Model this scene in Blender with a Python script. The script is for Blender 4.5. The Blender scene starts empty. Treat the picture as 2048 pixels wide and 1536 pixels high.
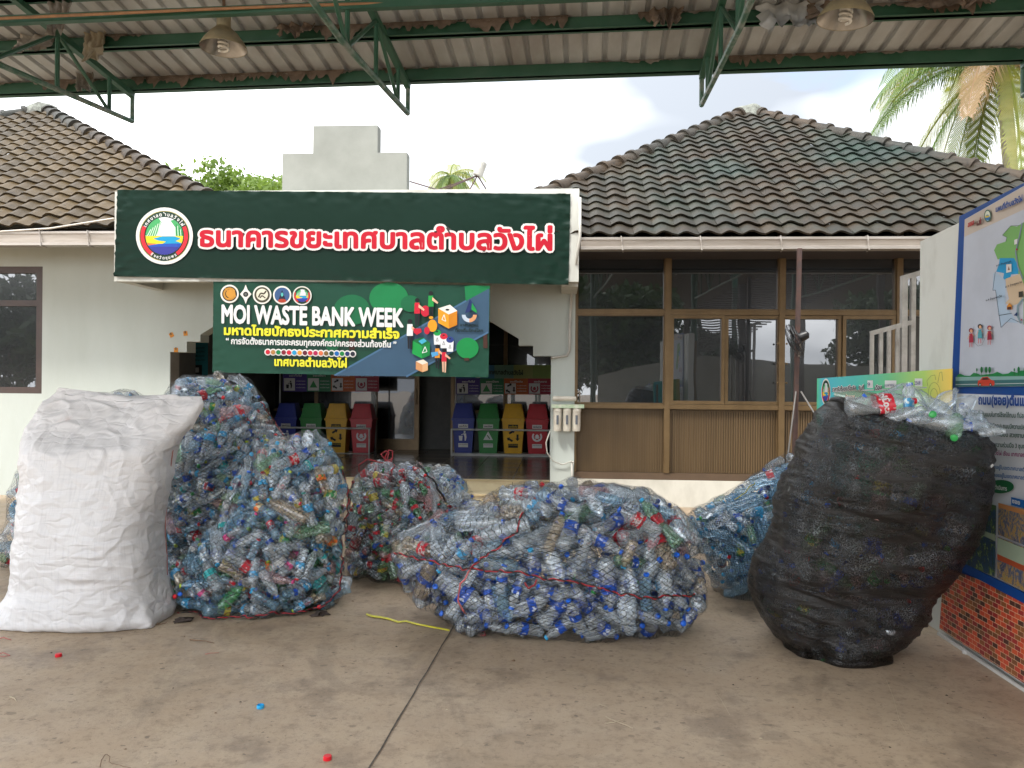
import bpy, bmesh, math, random
import numpy as np
from mathutils import Vector, Matrix, noise, Euler
from mathutils.bvhtree import BVHTree
random.seed(7); rs = np.random.RandomState(11)
sc = bpy.context.scene; COL = sc.collection
PI = math.pi
# ---------------------------------------------------------------- camera
F = 1547.0; CX = 1024.0; CY = 768.0; CAM = Vector((0, 0, 1.55))
ROT = Matrix.Rotation(math.radians(3.5), 3, 'Z') @ Matrix.Rotation(math.radians(90), 3, 'X') @ Matrix.Rotation(math.radians(0.5), 3, 'Z')
cd = bpy.data.cameras.new('camera'); cam = bpy.data.objects.new('camera', cd); COL.objects.link(cam)
cd.sensor_width = 36; cd.lens = 36 * F / 2048; cd.clip_start = 0.05; cd.clip_end = 500
cam.matrix_world = Matrix.Translation(CAM) @ ROT.to_4x4(); sc.camera = cam
# ---------------------------------------------------------------- world, sun, exposure
SUN_EL, SUN_AZ = math.radians(57), math.radians(218)      # azimuth measured clockwise from +Y
w = bpy.data.worlds.new('World'); sc.world = w; w.use_nodes = True
nt = w.node_tree; nt.nodes.clear(); N = nt.nodes.new; L_ = nt.links.new
sky = N('ShaderNodeTexSky'); sky.sky_type = 'NISHITA'; sky.sun_disc = False; sky.sun_elevation = SUN_EL; sky.sun_rotation = SUN_AZ
tc = N('ShaderNodeTexCoord'); mp = N('ShaderNodeMapping'); mp.inputs['Scale'].default_value = (1.3, 1.3, 3.2); mp.inputs['Location'].default_value = (3.1, .4, .2)
nz = N('ShaderNodeTexNoise'); nz.inputs['Scale'].default_value = 1.9; nz.inputs['Detail'].default_value = 7; nz.inputs['Roughness'].default_value = .56
cr = N('ShaderNodeValToRGB'); cr.color_ramp.elements[0].position = .30; cr.color_ramp.elements[0].color = (.35,.35,.35,1); cr.color_ramp.elements[1].position = .43
nz2 = N('ShaderNodeTexNoise'); nz2.inputs['Scale'].default_value = 1.3; nz2.inputs['Detail'].default_value = 4
cc = N('ShaderNodeValToRGB'); cc.color_ramp.elements[0].position = .40; cc.color_ramp.elements[0].color = (2.3, 2.5, 2.8, 1); cc.color_ramp.elements[1].position = .60; cc.color_ramp.elements[1].color = (8.8, 8.9, 9.0, 1)
mx = N('ShaderNodeMix'); mx.data_type = 'RGBA'; bg = N('ShaderNodeBackground'); bg.inputs['Strength'].default_value = .12; wo = N('ShaderNodeOutputWorld')
L_(tc.outputs['Generated'], mp.inputs[0]); L_(mp.outputs[0], nz.inputs['Vector']); L_(mp.outputs[0], nz2.inputs['Vector'])
L_(nz.outputs['Fac'], cr.inputs[0]); L_(nz2.outputs['Fac'], cc.inputs[0]); L_(cr.outputs[0], mx.inputs['Factor'])
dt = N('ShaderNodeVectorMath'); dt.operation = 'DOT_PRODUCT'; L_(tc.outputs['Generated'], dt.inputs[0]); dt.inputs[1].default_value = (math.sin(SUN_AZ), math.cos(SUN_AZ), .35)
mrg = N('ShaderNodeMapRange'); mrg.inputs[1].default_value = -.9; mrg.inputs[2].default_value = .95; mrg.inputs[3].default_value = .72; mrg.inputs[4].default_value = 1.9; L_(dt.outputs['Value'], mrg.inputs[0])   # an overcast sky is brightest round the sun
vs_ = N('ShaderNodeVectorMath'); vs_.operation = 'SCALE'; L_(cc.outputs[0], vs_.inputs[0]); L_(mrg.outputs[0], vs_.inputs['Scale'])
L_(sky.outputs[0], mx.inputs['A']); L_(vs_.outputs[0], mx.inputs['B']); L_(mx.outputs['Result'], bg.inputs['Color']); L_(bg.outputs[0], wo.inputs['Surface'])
sl = bpy.data.lights.new('sun', 'SUN'); sl.energy = 1.3; sl.angle = math.radians(9); sl.color = (1, .96, .89)
so = bpy.data.objects.new('sun', sl); COL.objects.link(so)
sdir = Vector((math.sin(SUN_AZ) * math.cos(SUN_EL), math.cos(SUN_AZ) * math.cos(SUN_EL), math.sin(SUN_EL)))
so.rotation_euler = sdir.to_track_quat('Z', 'Y').to_euler(); so.location = (0, -5, 30)
sc.view_settings.view_transform = 'Standard'; sc.view_settings.look = 'None'; sc.view_settings.exposure = 1.75; sc.view_settings.gamma = 1
sc.render.engine = 'CYCLES'
cy = sc.cycles; cy.max_bounces = 10; cy.transparent_max_bounces = 24; cy.diffuse_bounces = 3; cy.glossy_bounces = 3; cy.transmission_bounces = 4; cy.caustics_reflective = False; cy.caustics_refractive = False; cy.sample_clamp_indirect = 4
cy.use_denoising = True
# ---------------------------------------------------------------- projection helpers (photo pixel -> point on a world plane)
def ray(px, py): return ROT @ Vector((px - CX, CY - py, -F))
def P(px, py, Y): d = ray(px, py); return CAM + d * (Y / d.y)
def PX(px, py, X): d = ray(px, py); return CAM + d * (X / d.x)
def G(px, py, z=0.0): d = ray(px, py); return CAM + d * ((z - CAM.z) / d.z)
def PP(px, py, o, n): d = ray(px, py); return CAM + d * ((o - CAM).dot(n) / d.dot(n))
# ---------------------------------------------------------------- materials
MATS = {}
def mat(name, col, rough=.65, col2=None, scale=6, bump=0, bscale=40, metal=0, spec=.5, stretch=(1, 1, 1), thr=(.35, .65), detail=5, coat=0, trans=0, emit=None):
    m = bpy.data.materials.new(name); m.use_nodes = True; nt = m.node_tree; b = nt.nodes['Principled BSDF']; N = nt.nodes.new; K = nt.links.new
    b.inputs['Roughness'].default_value = rough; b.inputs['Metallic'].default_value = metal; b.inputs['Specular IOR Level'].default_value = spec
    b.inputs['Coat Weight'].default_value = coat
    b.inputs['Base Color'].default_value = (*col, 1)
    tc = N('ShaderNodeTexCoord'); mp = N('ShaderNodeMapping'); mp.inputs['Scale'].default_value = stretch; K(tc.outputs['Object'], mp.inputs[0])
    if col2 is None: col2 = tuple(c * .82 for c in col)
    nz = N('ShaderNodeTexNoise'); nz.inputs['Scale'].default_value = scale; nz.inputs['Detail'].default_value = detail; nz.inputs['Roughness'].default_value = .62; K(mp.outputs[0], nz.inputs['Vector'])
    r = N('ShaderNodeMapRange'); r.inputs[1].default_value = thr[0]; r.inputs[2].default_value = thr[1]; K(nz.outputs['Fac'], r.inputs[0])
    mx = N('ShaderNodeMix'); mx.data_type = 'RGBA'; mx.inputs['A'].default_value = (*col, 1); mx.inputs['B'].default_value = (*col2, 1); K(r.outputs[0], mx.inputs['Factor']); K(mx.outputs['Result'], b.inputs['Base Color'])
    if bump:
        n2 = N('ShaderNodeTexNoise'); n2.inputs['Scale'].default_value = bscale; n2.inputs['Detail'].default_value = 4; K(mp.outputs[0], n2.inputs['Vector'])
        bp = N('ShaderNodeBump'); bp.inputs['Strength'].default_value = bump; bp.inputs['Distance'].default_value = .01; K(n2.outputs['Fac'], bp.inputs['Height']); K(bp.outputs[0], b.inputs['Normal'])
    if trans:
        tb = N('ShaderNodeBsdfTranslucent'); K(mx.outputs['Result'], tb.inputs[0]); ms = N('ShaderNodeMixShader'); ms.inputs[0].default_value = trans
        o = nt.nodes['Material Output']; K(b.outputs[0], ms.inputs[1]); K(tb.outputs[0], ms.inputs[2]); K(ms.outputs[0], o.inputs['Surface'])
    MATS[name] = m; return m
def hexc(h):
    v = [int(h[i:i+2], 16) / 255 for i in (0, 2, 4)]
    return tuple(((c + .055) / 1.055) ** 2.4 if c > .04 else c / 12.92 for c in v)
_fl = {}
def flat(h, rough=.45):
    """printed ink / plain paint of one colour"""
    k = (h, rough)
    if k not in _fl:
        c = hexc(h) if isinstance(h, str) else h
        c = tuple(.004 + .74 * x for x in c)
        _fl[k] = mat('ink', c, rough, tuple(x * .9 for x in c), 3, spec=.2)
    return _fl[k]
# ---------------------------------------------------------------- mesh builder
class MB:
    def __init__(s): s.v = []; s.f = []; s.m = []; s.uv = None; s.xf = None
    def add(s, vs, fs, mi=0):
        o = len(s.v); s.v += [Vector(v) for v in vs]; s.f += [tuple(i + o for i in f) for f in fs]; s.m += [mi] * len(fs); return s
    def box(s, a, b, mi=0):
        x0, y0, z0 = a; x1, y1, z1 = b
        return s.add([(x0,y0,z0),(x1,y0,z0),(x1,y1,z0),(x0,y1,z0),(x0,y0,z1),(x1,y0,z1),(x1,y1,z1),(x0,y1,z1)],
                     [(3,2,1,0),(4,5,6,7),(0,1,5,4),(1,2,6,5),(2,3,7,6),(3,0,4,7)], mi)
    def hexa(s, bot, top, mi=0):
        return s.add(list(bot) + list(top), [(3,2,1,0),(4,5,6,7),(0,1,5,4),(1,2,6,5),(2,3,7,6),(3,0,4,7)], mi)
    def beam(s, a, b, w, h, mi=0, up=Vector((0, 0, 1))):
        a = Vector(a); b = Vector(b); d = (b - a).normalized(); x = d.cross(up)
        if x.length < .01: x = d.cross(Vector((0, 1, 0)))
        x.normalize(); u = x.cross(d); x = x * w / 2; u = u * h / 2
        return s.hexa([a - x - u, a + x - u, b + x - u, b - x - u], [a - x + u, a + x + u, b + x + u, b - x + u], mi)
    def tube(s, pts, r, seg=8, mi=0, cap=True):
        pts = [Vector(p) for p in pts]; n = len(pts); vs = []; fs = []
        t0 = (pts[1] - pts[0]).normalized(); up = Vector((0, 0, 1)) if abs(t0.z) < .9 else Vector((1, 0, 0)); x = t0.cross(up).normalized()
        for i, p in enumerate(pts):
            t = (pts[min(i + 1, n - 1)] - pts[max(i - 1, 0)]).normalized(); x = (x - t * x.dot(t)).normalized(); y = t.cross(x)
            rr = r[i] if isinstance(r, (list, tuple)) else r
            for k in range(seg): a = 2 * PI * k / seg; vs.append(p + x * (math.cos(a) * rr) + y * (math.sin(a) * rr))
        for i in range(n - 1):
            for k in range(seg): k2 = (k + 1) % seg; fs.append((i*seg+k, i*seg+k2, (i+1)*seg+k2, (i+1)*seg+k))
        if cap: fs.append(tuple(range(seg - 1, -1, -1))); fs.append(tuple((n - 1) * seg + k for k in range(seg)))
        return s.add(vs, fs, mi)
    def lathe(s, o, prof, seg=20, mi=0, axis=Vector((0, 0, 1)), cap=False):
        o = Vector(o); q = axis.normalized().to_track_quat('Z', 'Y').to_matrix(); vs = []; fs = []
        for r, z in prof:
            for k in range(seg): a = 2 * PI * k / seg; vs.append(o + q @ Vector((r * math.cos(a), r * math.sin(a), z)))
        for i in range(len(prof) - 1):
            for k in range(seg): k2 = (k + 1) % seg; fs.append((i*seg+k, i*seg+k2, (i+1)*seg+k2, (i+1)*seg+k))
        if cap: fs.append(tuple(range(seg - 1, -1, -1))); fs.append(tuple((len(prof) - 1) * seg + k for k in range(seg)))
        return s.add(vs, fs, mi)
    def prism(s, pts, off, mi=0):
        """polygon pts (3D) extruded by vector off"""
        n = len(pts); pts = [Vector(p) for p in pts]; off = Vector(off)
        return s.add(pts + [p + off for p in pts], [tuple(range(n - 1, -1, -1)), tuple(range(n, 2 * n))] + [(i, (i + 1) % n, (i + 1) % n + n, i + n) for i in range(n)], mi)
    def build(s, name, mats, parent=None, smooth=False, fixn=False, org=None):
        me = bpy.data.meshes.new(name)
        L = Vector((0, 0, 0))
        if parent is not None: L = Vector(parent['_L'])
        elif org is not None: L = Vector(org)
        vs = s.v if s.xf is None else [s.xf @ v for v in s.v]
        me.from_pydata([tuple(v - L) for v in vs], [], s.f)
        if not isinstance(mats, (list, tuple)): mats = [mats]
        for m in mats: me.materials.append(m)
        me.polygons.foreach_set('material_index', s.m)
        if smooth: me.polygons.foreach_set('use_smooth', [True] * len(s.f))
        if fixn:
            bm = bmesh.new(); bm.from_mesh(me); bmesh.ops.recalc_face_normals(bm, faces=bm.faces); bm.to_mesh(me); bm.free()
        me.update(); o = bpy.data.objects.new(name, me); COL.objects.link(o); o['_L'] = tuple(L)
        if parent is not None: o.parent = parent
        else: o.location = L
        if smooth == 'auto':
            try: me.set_sharp_from_angle(angle=math.radians(38))
            except Exception: pass
        return o
def tag(o, label, cat, group=None, kind=None):
    if label: o['label'] = label
    if cat: o['category'] = cat
    if group: o['group'] = group
    if kind: o['kind'] = kind
    return o
def thing(name, loc, label, cat, group=None):
    o = bpy.data.objects.new(name, None); COL.objects.link(o); o.location = loc; o['_L'] = tuple(loc); o.empty_display_size = .2
    return tag(o, label, cat, group)
def struct(o): o['kind'] = 'structure'; return o
def fbm(p, oct=4, H=.6):
    return noise.fractal(Vector(p), H, 2.0, oct, noise_basis='PERLIN_ORIGINAL')
# ---------------------------------------------------------------- lettering
_tcache = {}
def glyphs(s):
    if s in _tcache: return _tcache[s]
    out = []
    for mode in ('FRONT', 'NONE'):
        c = bpy.data.curves.new('t', 'FONT'); c.body = s; c.size = 1; c.resolution_u = 3; c.dimensions = '2D'; c.fill_mode = mode
        o = bpy.data.objects.new('t', c); COL.objects.link(o); dg = bpy.context.evaluated_depsgraph_get(); dg.update()
        me = bpy.data.meshes.new_from_object(o.evaluated_get(dg)); vs = [(v.co.x, v.co.y) for v in me.vertices]
        out.append((vs, [tuple(p.vertices) for p in me.polygons], [tuple(e.vertices) for e in me.edges]))
        bpy.data.objects.remove(o); bpy.data.curves.remove(c); bpy.data.meshes.remove(me)
    (v1, f1, _), (v2, _, e2) = out
    _tcache[s] = (v1, f1, v2, e2); return _tcache[s]
def glyph_shape(s, bold):
    """2D verts+faces of a string; strokes of half width bold thicken the outlines"""
    v1, f1, v2, e2 = glyphs(s); vs = [(x, y, 0) for x, y in v1]; fs = list(f1)
    if bold > 0:
        deg = {}
        for a, b in e2:
            A = Vector(v2[a]); B = Vector(v2[b]); d = B - A
            if d.length < 1e-5: continue
            d.normalize(); n = Vector((-d.y, d.x)) * bold; o = len(vs); z = .2 + .8 * random.random()
            vs += [(*(A + n), z), (*(A - n), z), (*(B - n), z), (*(B + n), z)]; fs.append((o, o+1, o+2, o+3))
            for q, w_ in ((a, A),):
                o = len(vs); z = .2 + .8 * random.random()
                vs += [(w_.x + bold * math.cos(k * PI / 3), w_.y + bold * math.sin(k * PI / 3), z) for k in range(6)]; fs.append(tuple(range(o, o + 6)))
    return vs, fs
def text3d(mb, s, A, B, H, up, nrm, mi, bold=0, lift=.003, center=False):
    """string from A to B (3D baseline ends), cap height H metres; nrm points to the viewer"""
    vs, fs = glyph_shape(s, bold); A = Vector(A); B = Vector(B)
    xs = [v[0] for v in vs]
    if not xs: return
    x0, x1 = min(xs), max(xs); ex = (B - A) / (x1 - x0); ez = up.normalized() * (H / .70)
    mb.add([A + ex * (x - x0) + ez * y + nrm * (lift + z * .0008) for x, y, z in vs], fs, mi)
class Art:
    """flat printed artwork laid on a plane, shapes measured as they appear on the sheet"""
    def __init__(s, proj, nrm, up=Vector((0, 0, 1))):
        s.pr = proj; s.n = nrm; s.up = up; s.mb = MB(); s.mats = []; s.k = 0
    def mi(s, h):
        m = flat(h) if not isinstance(h, bpy.types.Material) else h
        if m not in s.mats: s.mats.append(m)
        return s.mats.index(m)
    def poly(s, pts, h, lift=None):
        s.k += 1; l = (.0012 + s.k * .00022) if lift is None else lift
        s.mb.add([s.pr(x, y) + s.n * l for x, y in pts], [tuple(range(len(pts)))], s.mi(h))
    def rect(s, x0, y0, x1, y1, h): s.poly([(x0, y0), (x1, y0), (x1, y1), (x0, y1)], h)
    def ell(s, cx, cy_, rx, ry, h, n=28, a0=0, a1=360):
        full = a1 - a0 >= 360
        pts = [(cx + rx * math.cos(math.radians(a0 + (a1 - a0) * i / n)), cy_ + ry * math.sin(math.radians(a0 + (a1 - a0) * i / n))) for i in range(n + (0 if full else 1))]
        s.poly(pts, h)
    def arc(s, cx, cy_, r0, r1, a0, a1, h, n=12, ky=1):
        o = [(cx + r1 * math.cos(math.radians(a0 + (a1 - a0) * i / n)), cy_ + ky * r1 * math.sin(math.radians(a0 + (a1 - a0) * i / n))) for i in range(n + 1)]
        i_ = [(cx + r0 * math.cos(math.radians(a0 + (a1 - a0) * i / n)), cy_ + ky * r0 * math.sin(math.radians(a0 + (a1 - a0) * i / n))) for i in range(n + 1)]
        s.k += 1; l = .0012 + s.k * .00022; vs = [s.pr(*p) + s.n * l for p in o + i_]
        s.mb.add(vs, [(i, i + 1, n + 2 + i, n + 1 + i) for i in range(n)], s.mi(h))
    def line(s, pts, w, h):
        for a, b in zip(pts, pts[1:]):
            d = Vector((b[0] - a[0], b[1] - a[1])); 
            if d.length < 1e-6: continue
            n = Vector((-d.y, d.x)).normalized() * w / 2
            s.poly([(a[0]+n.x, a[1]+n.y), (b[0]+n.x, b[1]+n.y), (b[0]-n.x, b[1]-n.y), (a[0]-n.x, a[1]-n.y)], h)
    def text(s, st, x0, y0, x1, y1, hpx, h, bold=0):
        A = s.pr(x0, y0); B = s.pr(x1, y1); H = (s.pr(x0, y0 - hpx) - A).length; s.k += 6
        text3d(s.mb, st, A, B, H, s.up, s.n, s.mi(h), bold, .0012 + s.k * .00022 + .0006)
    def arctext(s, st, cx, cy_, r, a0, a1, hpx, h, bold=.02, inward=False):
        """clusters of st spread on an arc; angles in degrees, 90 = top"""
        cl = []
        for ch in st:
            if ch in '\u0e31\u0e34\u0e35\u0e36\u0e37\u0e38\u0e39\u0e47\u0e48\u0e49\u0e4c' and cl: cl[-1] += ch
            else: cl.append(ch)
        wd = []
        for c in cl:
            v = glyphs(c)[0]; wd.append((max(x for x, y in v) - min(x for x, y in v) + .08) if v else .3)
        tot = sum(wd); pos = 0; s.k += 1; l = .0018 + s.k * .00022
        for c, w_ in zip(cl, wd):
            a = math.radians(a0 + (a1 - a0) * (pos + w_ / 2) / tot); pos += w_
            vs, fs = glyph_shape(c, bold)
            if not vs: continue
            sc_ = hpx / .7; x0 = min(v[0] for v in vs); out = []
            ca, sa = math.cos(a), math.sin(a)
            for x, y, z in vs:
                u = (x - x0 - w_ / 2) * sc_ * .92; vv = y * sc_
                if not inward: px = cx + (r + vv) * ca + u * sa; py = cy_ - (r + vv) * sa + u * ca
                else: px = cx + (r - vv) * ca - u * sa; py = cy_ - (r - vv) * sa - u * ca
                out.append(s.pr(px, py) + s.n * (l + z * .0005))
            s.mb.add(out, fs, s.mi(h))
    def build(s, name, parent): return s.mb.build(name, s.mats, parent)
# ================================================================ SETTING
def concrete_ground():
    m = bpy.data.materials.new('concrete_slab'); m.use_nodes = True; nt = m.node_tree; b = nt.nodes['Principled BSDF']; N = nt.nodes.new; K = nt.links.new
    tc = N('ShaderNodeTexCoord')
    def nz(scale, det, rough, st=(1, 1, 1), loc=(0, 0, 0), dist=0):
        mp = N('ShaderNodeMapping'); mp.inputs['Scale'].default_value = st; mp.inputs['Location'].default_value = loc; K(tc.outputs['Object'], mp.inputs[0])
        n = N('ShaderNodeTexNoise'); n.inputs['Scale'].default_value = scale; n.inputs['Detail'].default_value = det; n.inputs['Roughness'].default_value = rough; n.inputs['Distortion'].default_value = dist; K(mp.outputs[0], n.inputs['Vector']); return n.outputs['Fac']
    def ramp(f, a, b_, lo=0., hi=1.):
        r = N('ShaderNodeMapRange'); r.inputs[1].default_value = a; r.inputs[2].default_value = b_; r.inputs[3].default_value = lo; r.inputs[4].default_value = hi; K(f, r.inputs[0]); return r.outputs[0]
    def mix(f, A, B):
        x = N('ShaderNodeMix'); x.data_type = 'RGBA'; K(f, x.inputs['Factor'])
        for s, v in (('A', A), ('B', B)):
            if isinstance(v, tuple): x.inputs[s].default_value = (*v, 1)
            else: K(v, x.inputs[s])
        return x.outputs['Result']
    c = mix(ramp(nz(.55, 6, .65), .35, .65), (.455, .345, .240), (.37, .28, .192))
    c = mix(ramp(nz(2.6, 7, .7), .45, .72, 0, .7), c, (.50, .40, .29))
    c = mix(ramp(nz(9, 8, .78), .52, .74, 0, .7), c, (.13, .10, .072)); c = mix(ramp(nz(24, 7, .8, (1, 1.15, 1), (7, 2, 0)), .53, .68, 0, .62), c, (.14, .105, .075)); c = mix(ramp(nz(.9, 6, .7, (1.3, .8, 1), (9, 4, 0), 1.2), .55, .62, 0, .28), c, (.17, .135, .10))
    c = mix(ramp(nz(1.5, 6, .68, (1, 1, 1), (3, 1, 0)), .54, .64, 0, .48), c, (.14, .105, .078))
    # round drip stains and small dark spots
    for sc_, th, f, col in ((2.6, .09, .32, (.15, .12, .09)), (8.5, .12, .5, (.13, .10, .075)), (19, .13, .6, (.09, .068, .05)), (38, .13, .55, (.09, .07, .05))):
        mp = N('ShaderNodeMapping'); mp.inputs['Scale'].default_value = (1, 1.35, 1); mp.inputs['Location'].default_value = (sc_, 2 * sc_, 0); K(tc.outputs['Object'], mp.inputs[0])
        nd = N('ShaderNodeTexNoise'); nd.inputs['Scale'].default_value = sc_ * 2.5; nd.inputs['Detail'].default_value = 3; K(mp.outputs[0], nd.inputs['Vector'])
        va = N('ShaderNodeMix'); va.data_type = 'RGBA'; va.inputs['Factor'].default_value = .16 if sc_ < 5 else .045; K(mp.outputs[0], va.inputs['A']); K(nd.outputs['Color'], va.inputs['B'])
        v = N('ShaderNodeTexVoronoi'); v.inputs['Scale'].default_value = sc_; v.inputs['Randomness'].default_value = 1; K(va.outputs['Result'], v.inputs['Vector'])
        wn = N('ShaderNodeSeparateColor'); K(v.outputs['Color'], wn.inputs[0]); keep = ramp(wn.outputs[0], .62, .64)
        rd = N('ShaderNodeMath'); rd.operation = 'MULTIPLY'; K(wn.outputs[1], rd.inputs[0]); rd.inputs[1].default_value = th * 2
        ls = N('ShaderNodeMath'); ls.operation = 'SUBTRACT'; K(rd.outputs[0], ls.inputs[0]); K(v.outputs['Distance'], ls.inputs[1])
        sp = ramp(ls.outputs[0], 0, .035); mu = N('ShaderNodeMath'); mu.operation = 'MULTIPLY'; K(sp, mu.inputs[0]); K(keep, mu.inputs[1])
        mu2 = N('ShaderNodeMath'); mu2.operation = 'MULTIPLY'; K(mu.outputs[0], mu2.inputs[0]); mu2.inputs[1].default_value = f; c = mix(mu2.outputs[0], c, col)
    K(c, b.inputs['Base Color'])
    K(ramp(nz(3, 5, .6), .35, .7, .42, .72), b.inputs['Roughness'])
    bp = N('ShaderNodeBump'); bp.inputs['Strength'].default_value = .35; bp.inputs['Distance'].default_value = .006; K(nz(38, 8, .7), bp.inputs['Height']); K(bp.outputs[0], b.inputs['Normal'])
    return m
M_ground = concrete_ground()
mb = MB(); mb.add([(-90, -90, 0), (90, -90, 0), (90, 90, 0), (-90, 90, 0)], [(0, 1, 2, 3)]); struct(mb.build('ground', M_ground))
M_joint = mat('joint_filler', (.05, .043, .036), .8, (.14, .115, .09), 26)
def joint(A, B, wd, name='ground_joint'):
    mb = MB(); d = (B - A); n = Vector((-d.y, d.x, 0)).normalized(); k = 90; L = []; R = []
    for i in range(k + 1):
        p = A + d * i / k; o = fbm((p.x * 3, p.y * 3, 0)) * .004 + fbm((p.x * 30, p.y * 30, 0)) * .002; w_ = wd * (.8 + .9 * abs(fbm((p.x * 9, p.y * 9, 4))))
        L.append(Vector((p.x, p.y, .004)) + n * (o + w_)); R.append(Vector((p.x, p.y, .004)) + n * (o - w_))
    mb.add(L + R, [(i, i + 1, k + 2 + i, k + 1 + i) for i in range(k)]); return struct(mb.build(name, M_joint))
jA, jB = G(915, 1240), G(740, 1536); jd = (jB - jA).normalized()
joint(jA - jd * 6, jA + jd * 7, .0042)
# ================================================================ BUILDING
YW = 9.95
M_wall = mat('painted_render', (.46, .495, .46), .7, (.41, .44, .40), 1.2, bump=.12, bscale=25, thr=(.35, .8), stretch=(1.8, 1, .6))
M_grey = mat('grey_render', (.215, .22, .195), .75, (.165, .17, .148), 2.2, bump=.1, bscale=30, thr=(.35, .75))
M_white = mat('white_render', (.50, .50, .46), .7, (.37, .365, .32), 3, bump=.08, bscale=30, thr=(.4, .8), stretch=(1, 1, .4))
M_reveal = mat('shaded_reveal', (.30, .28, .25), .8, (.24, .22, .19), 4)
M_alu = mat('bronze_aluminium', (.17, .11, .050), .4, (.13, .082, .036), 5, metal=.35)
M_alud = mat('dark_bronze', (.055, .030, .022), .45, (.04, .022, .016), 5)
M_dark = mat('dark_room', (.02, .02, .022), .8)
M_tile_f = mat('porch_tile', (.20, .17, .135), .22, (.15, .125, .1), 3)
M_cream = mat('cream_tile', (.62, .54, .36), .35, (.55, .46, .30), 5)
M_grout = mat('grout', (.12, .10, .08), .9)
def glass_mat(name, refl, base=(.006, .008, .01)):
    m = bpy.data.materials.new(name); m.use_nodes = True; nt = m.node_tree; N = nt.nodes.new; K = nt.links.new; b = nt.nodes['Principled BSDF']
    b.inputs['Base Color'].default_value = (*base, 1); b.inputs['Roughness'].default_value = .2
    g = N('ShaderNodeBsdfGlossy'); g.inputs['Roughness'].default_value = .01; g.inputs['Color'].default_value = (.95, .97, 1, 1)
    tc = N('ShaderNodeTexCoord'); nz = N('ShaderNodeTexNoise'); nz.inputs['Scale'].default_value = 1.4; nz.inputs['Detail'].default_value = 2; K(tc.outputs['Object'], nz.inputs['Vector'])
    bp = N('ShaderNodeBump'); bp.inputs['Strength'].default_value = .06; bp.inputs['Distance'].default_value = .02; K(nz.outputs['Fac'], bp.inputs['Height']); K(bp.outputs[0], g.inputs['Normal'])
    ms = N('ShaderNodeMixShader'); ms.inputs[0].default_value = refl; K(b.outputs[0], ms.inputs[1]); K(g.outputs[0], ms.inputs[2]); K(ms.outputs[0], nt.nodes['Material Output'].inputs['Surface']); return m
M_glass = glass_mat('tinted_glass', .11); M_glass2 = glass_mat('porch_glass', .06)
bld = thing('municipal_building', (0, YW, 0), 'long single storey municipal building with tiled hip roofs, stepped archway and brown window wall', 'building')
def X_(px, py=770, Y=YW): return P(px, py, Y).x
def Z_(px, py, Y=YW): return P(px, py, Y).z
# --- front wall with the stepped archway
TH = .25
xl = -16.0; xr = X_(1150, 700); oL = X_(339, 850); oR = X_(1101, 850); zT = 3.9
step = [(0, 712), (36, 712), (36, 691), (65, 691), (65, 677), (94, 660), (125, 641), (160, 622)]
zs = [Z_(1100, y) for _, y in step]; dx = 9.95 / F
arch = [(oR - a * dx, z) for (a, _), z in zip(step, zs)] 
archL = [(oL + a * dx * .98, z + .0) for (a, _), z in zip(step, [Z_(350, y - 8) for _, y in step])]
wx0, wx1, wz0, wz1 = X_(-330, 700), X_(84, 700), Z_(60, 787), Z_(60, 533)
mb = MB()
poly = [(wx1, 0), (oL, 0)] + archL + arch[::-1] + [(oR, 0), (xr, 0), (xr, zT), (wx1, zT)]
mb.prism([(x, YW, z) for x, z in poly], (0, TH, 0))
mb.box((xl, YW, 0), (wx0, YW + TH, zT)); mb.box((wx0, YW, 0), (wx1, YW + TH, wz0)); mb.box((wx0, YW, wz1), (wx1, YW + TH, zT))
mb.build('wall', M_wall, bld, fixn=True)
mb = MB(); mb.box((oL + .002, YW + .012, 0), (oL + .006, YW + TH - .012, archL[0][1] - .003)); mb.box((xl, YW + TH + .02, 0), (oL - .1, YW + 5, .02)); mb.build('archway_reveal', M_reveal, bld)
# --- left window
def window(x0, x1, z0, z1, Y, m_fr, fr=.06, mull=(), trans=(), name='window', glass=M_glass, dep=.09, label=None):
    mb = MB(); mb.box((x0, Y - .02, z0), (x1, Y + dep, z0 + fr)); mb.box((x0, Y - .02, z1 - fr), (x1, Y + dep, z1)); mb.box((x0, Y - .018, z0 + fr), (x0 + fr, Y + dep, z1 - fr)); mb.box((x1 - fr, Y - .018, z0 + fr), (x1, Y + dep, z1 - fr))
    for q in mull: mb.box((q - fr * .45, Y - .014, z0 + fr), (q + fr * .45, Y + dep, z1 - fr))
    for q in trans: mb.box((x0 + fr, Y - .010, q - fr * .45), (x1 - fr, Y + dep, q + fr * .45))
    o = mb.build(name, m_fr, bld)
    g = MB(); g.box((x0 + fr, Y + .03, z0 + fr), (x1 - fr, Y + .045, z1 - fr)); g.build('pane', glass, o)
    if label: o['label'] = label
    return o
window(wx0, wx1, wz0, wz1, YW + .02, M_alud, .085, [wx1 - 1.05], [Z_(60, 606)], label='dark brown framed window on the left wall')
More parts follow.
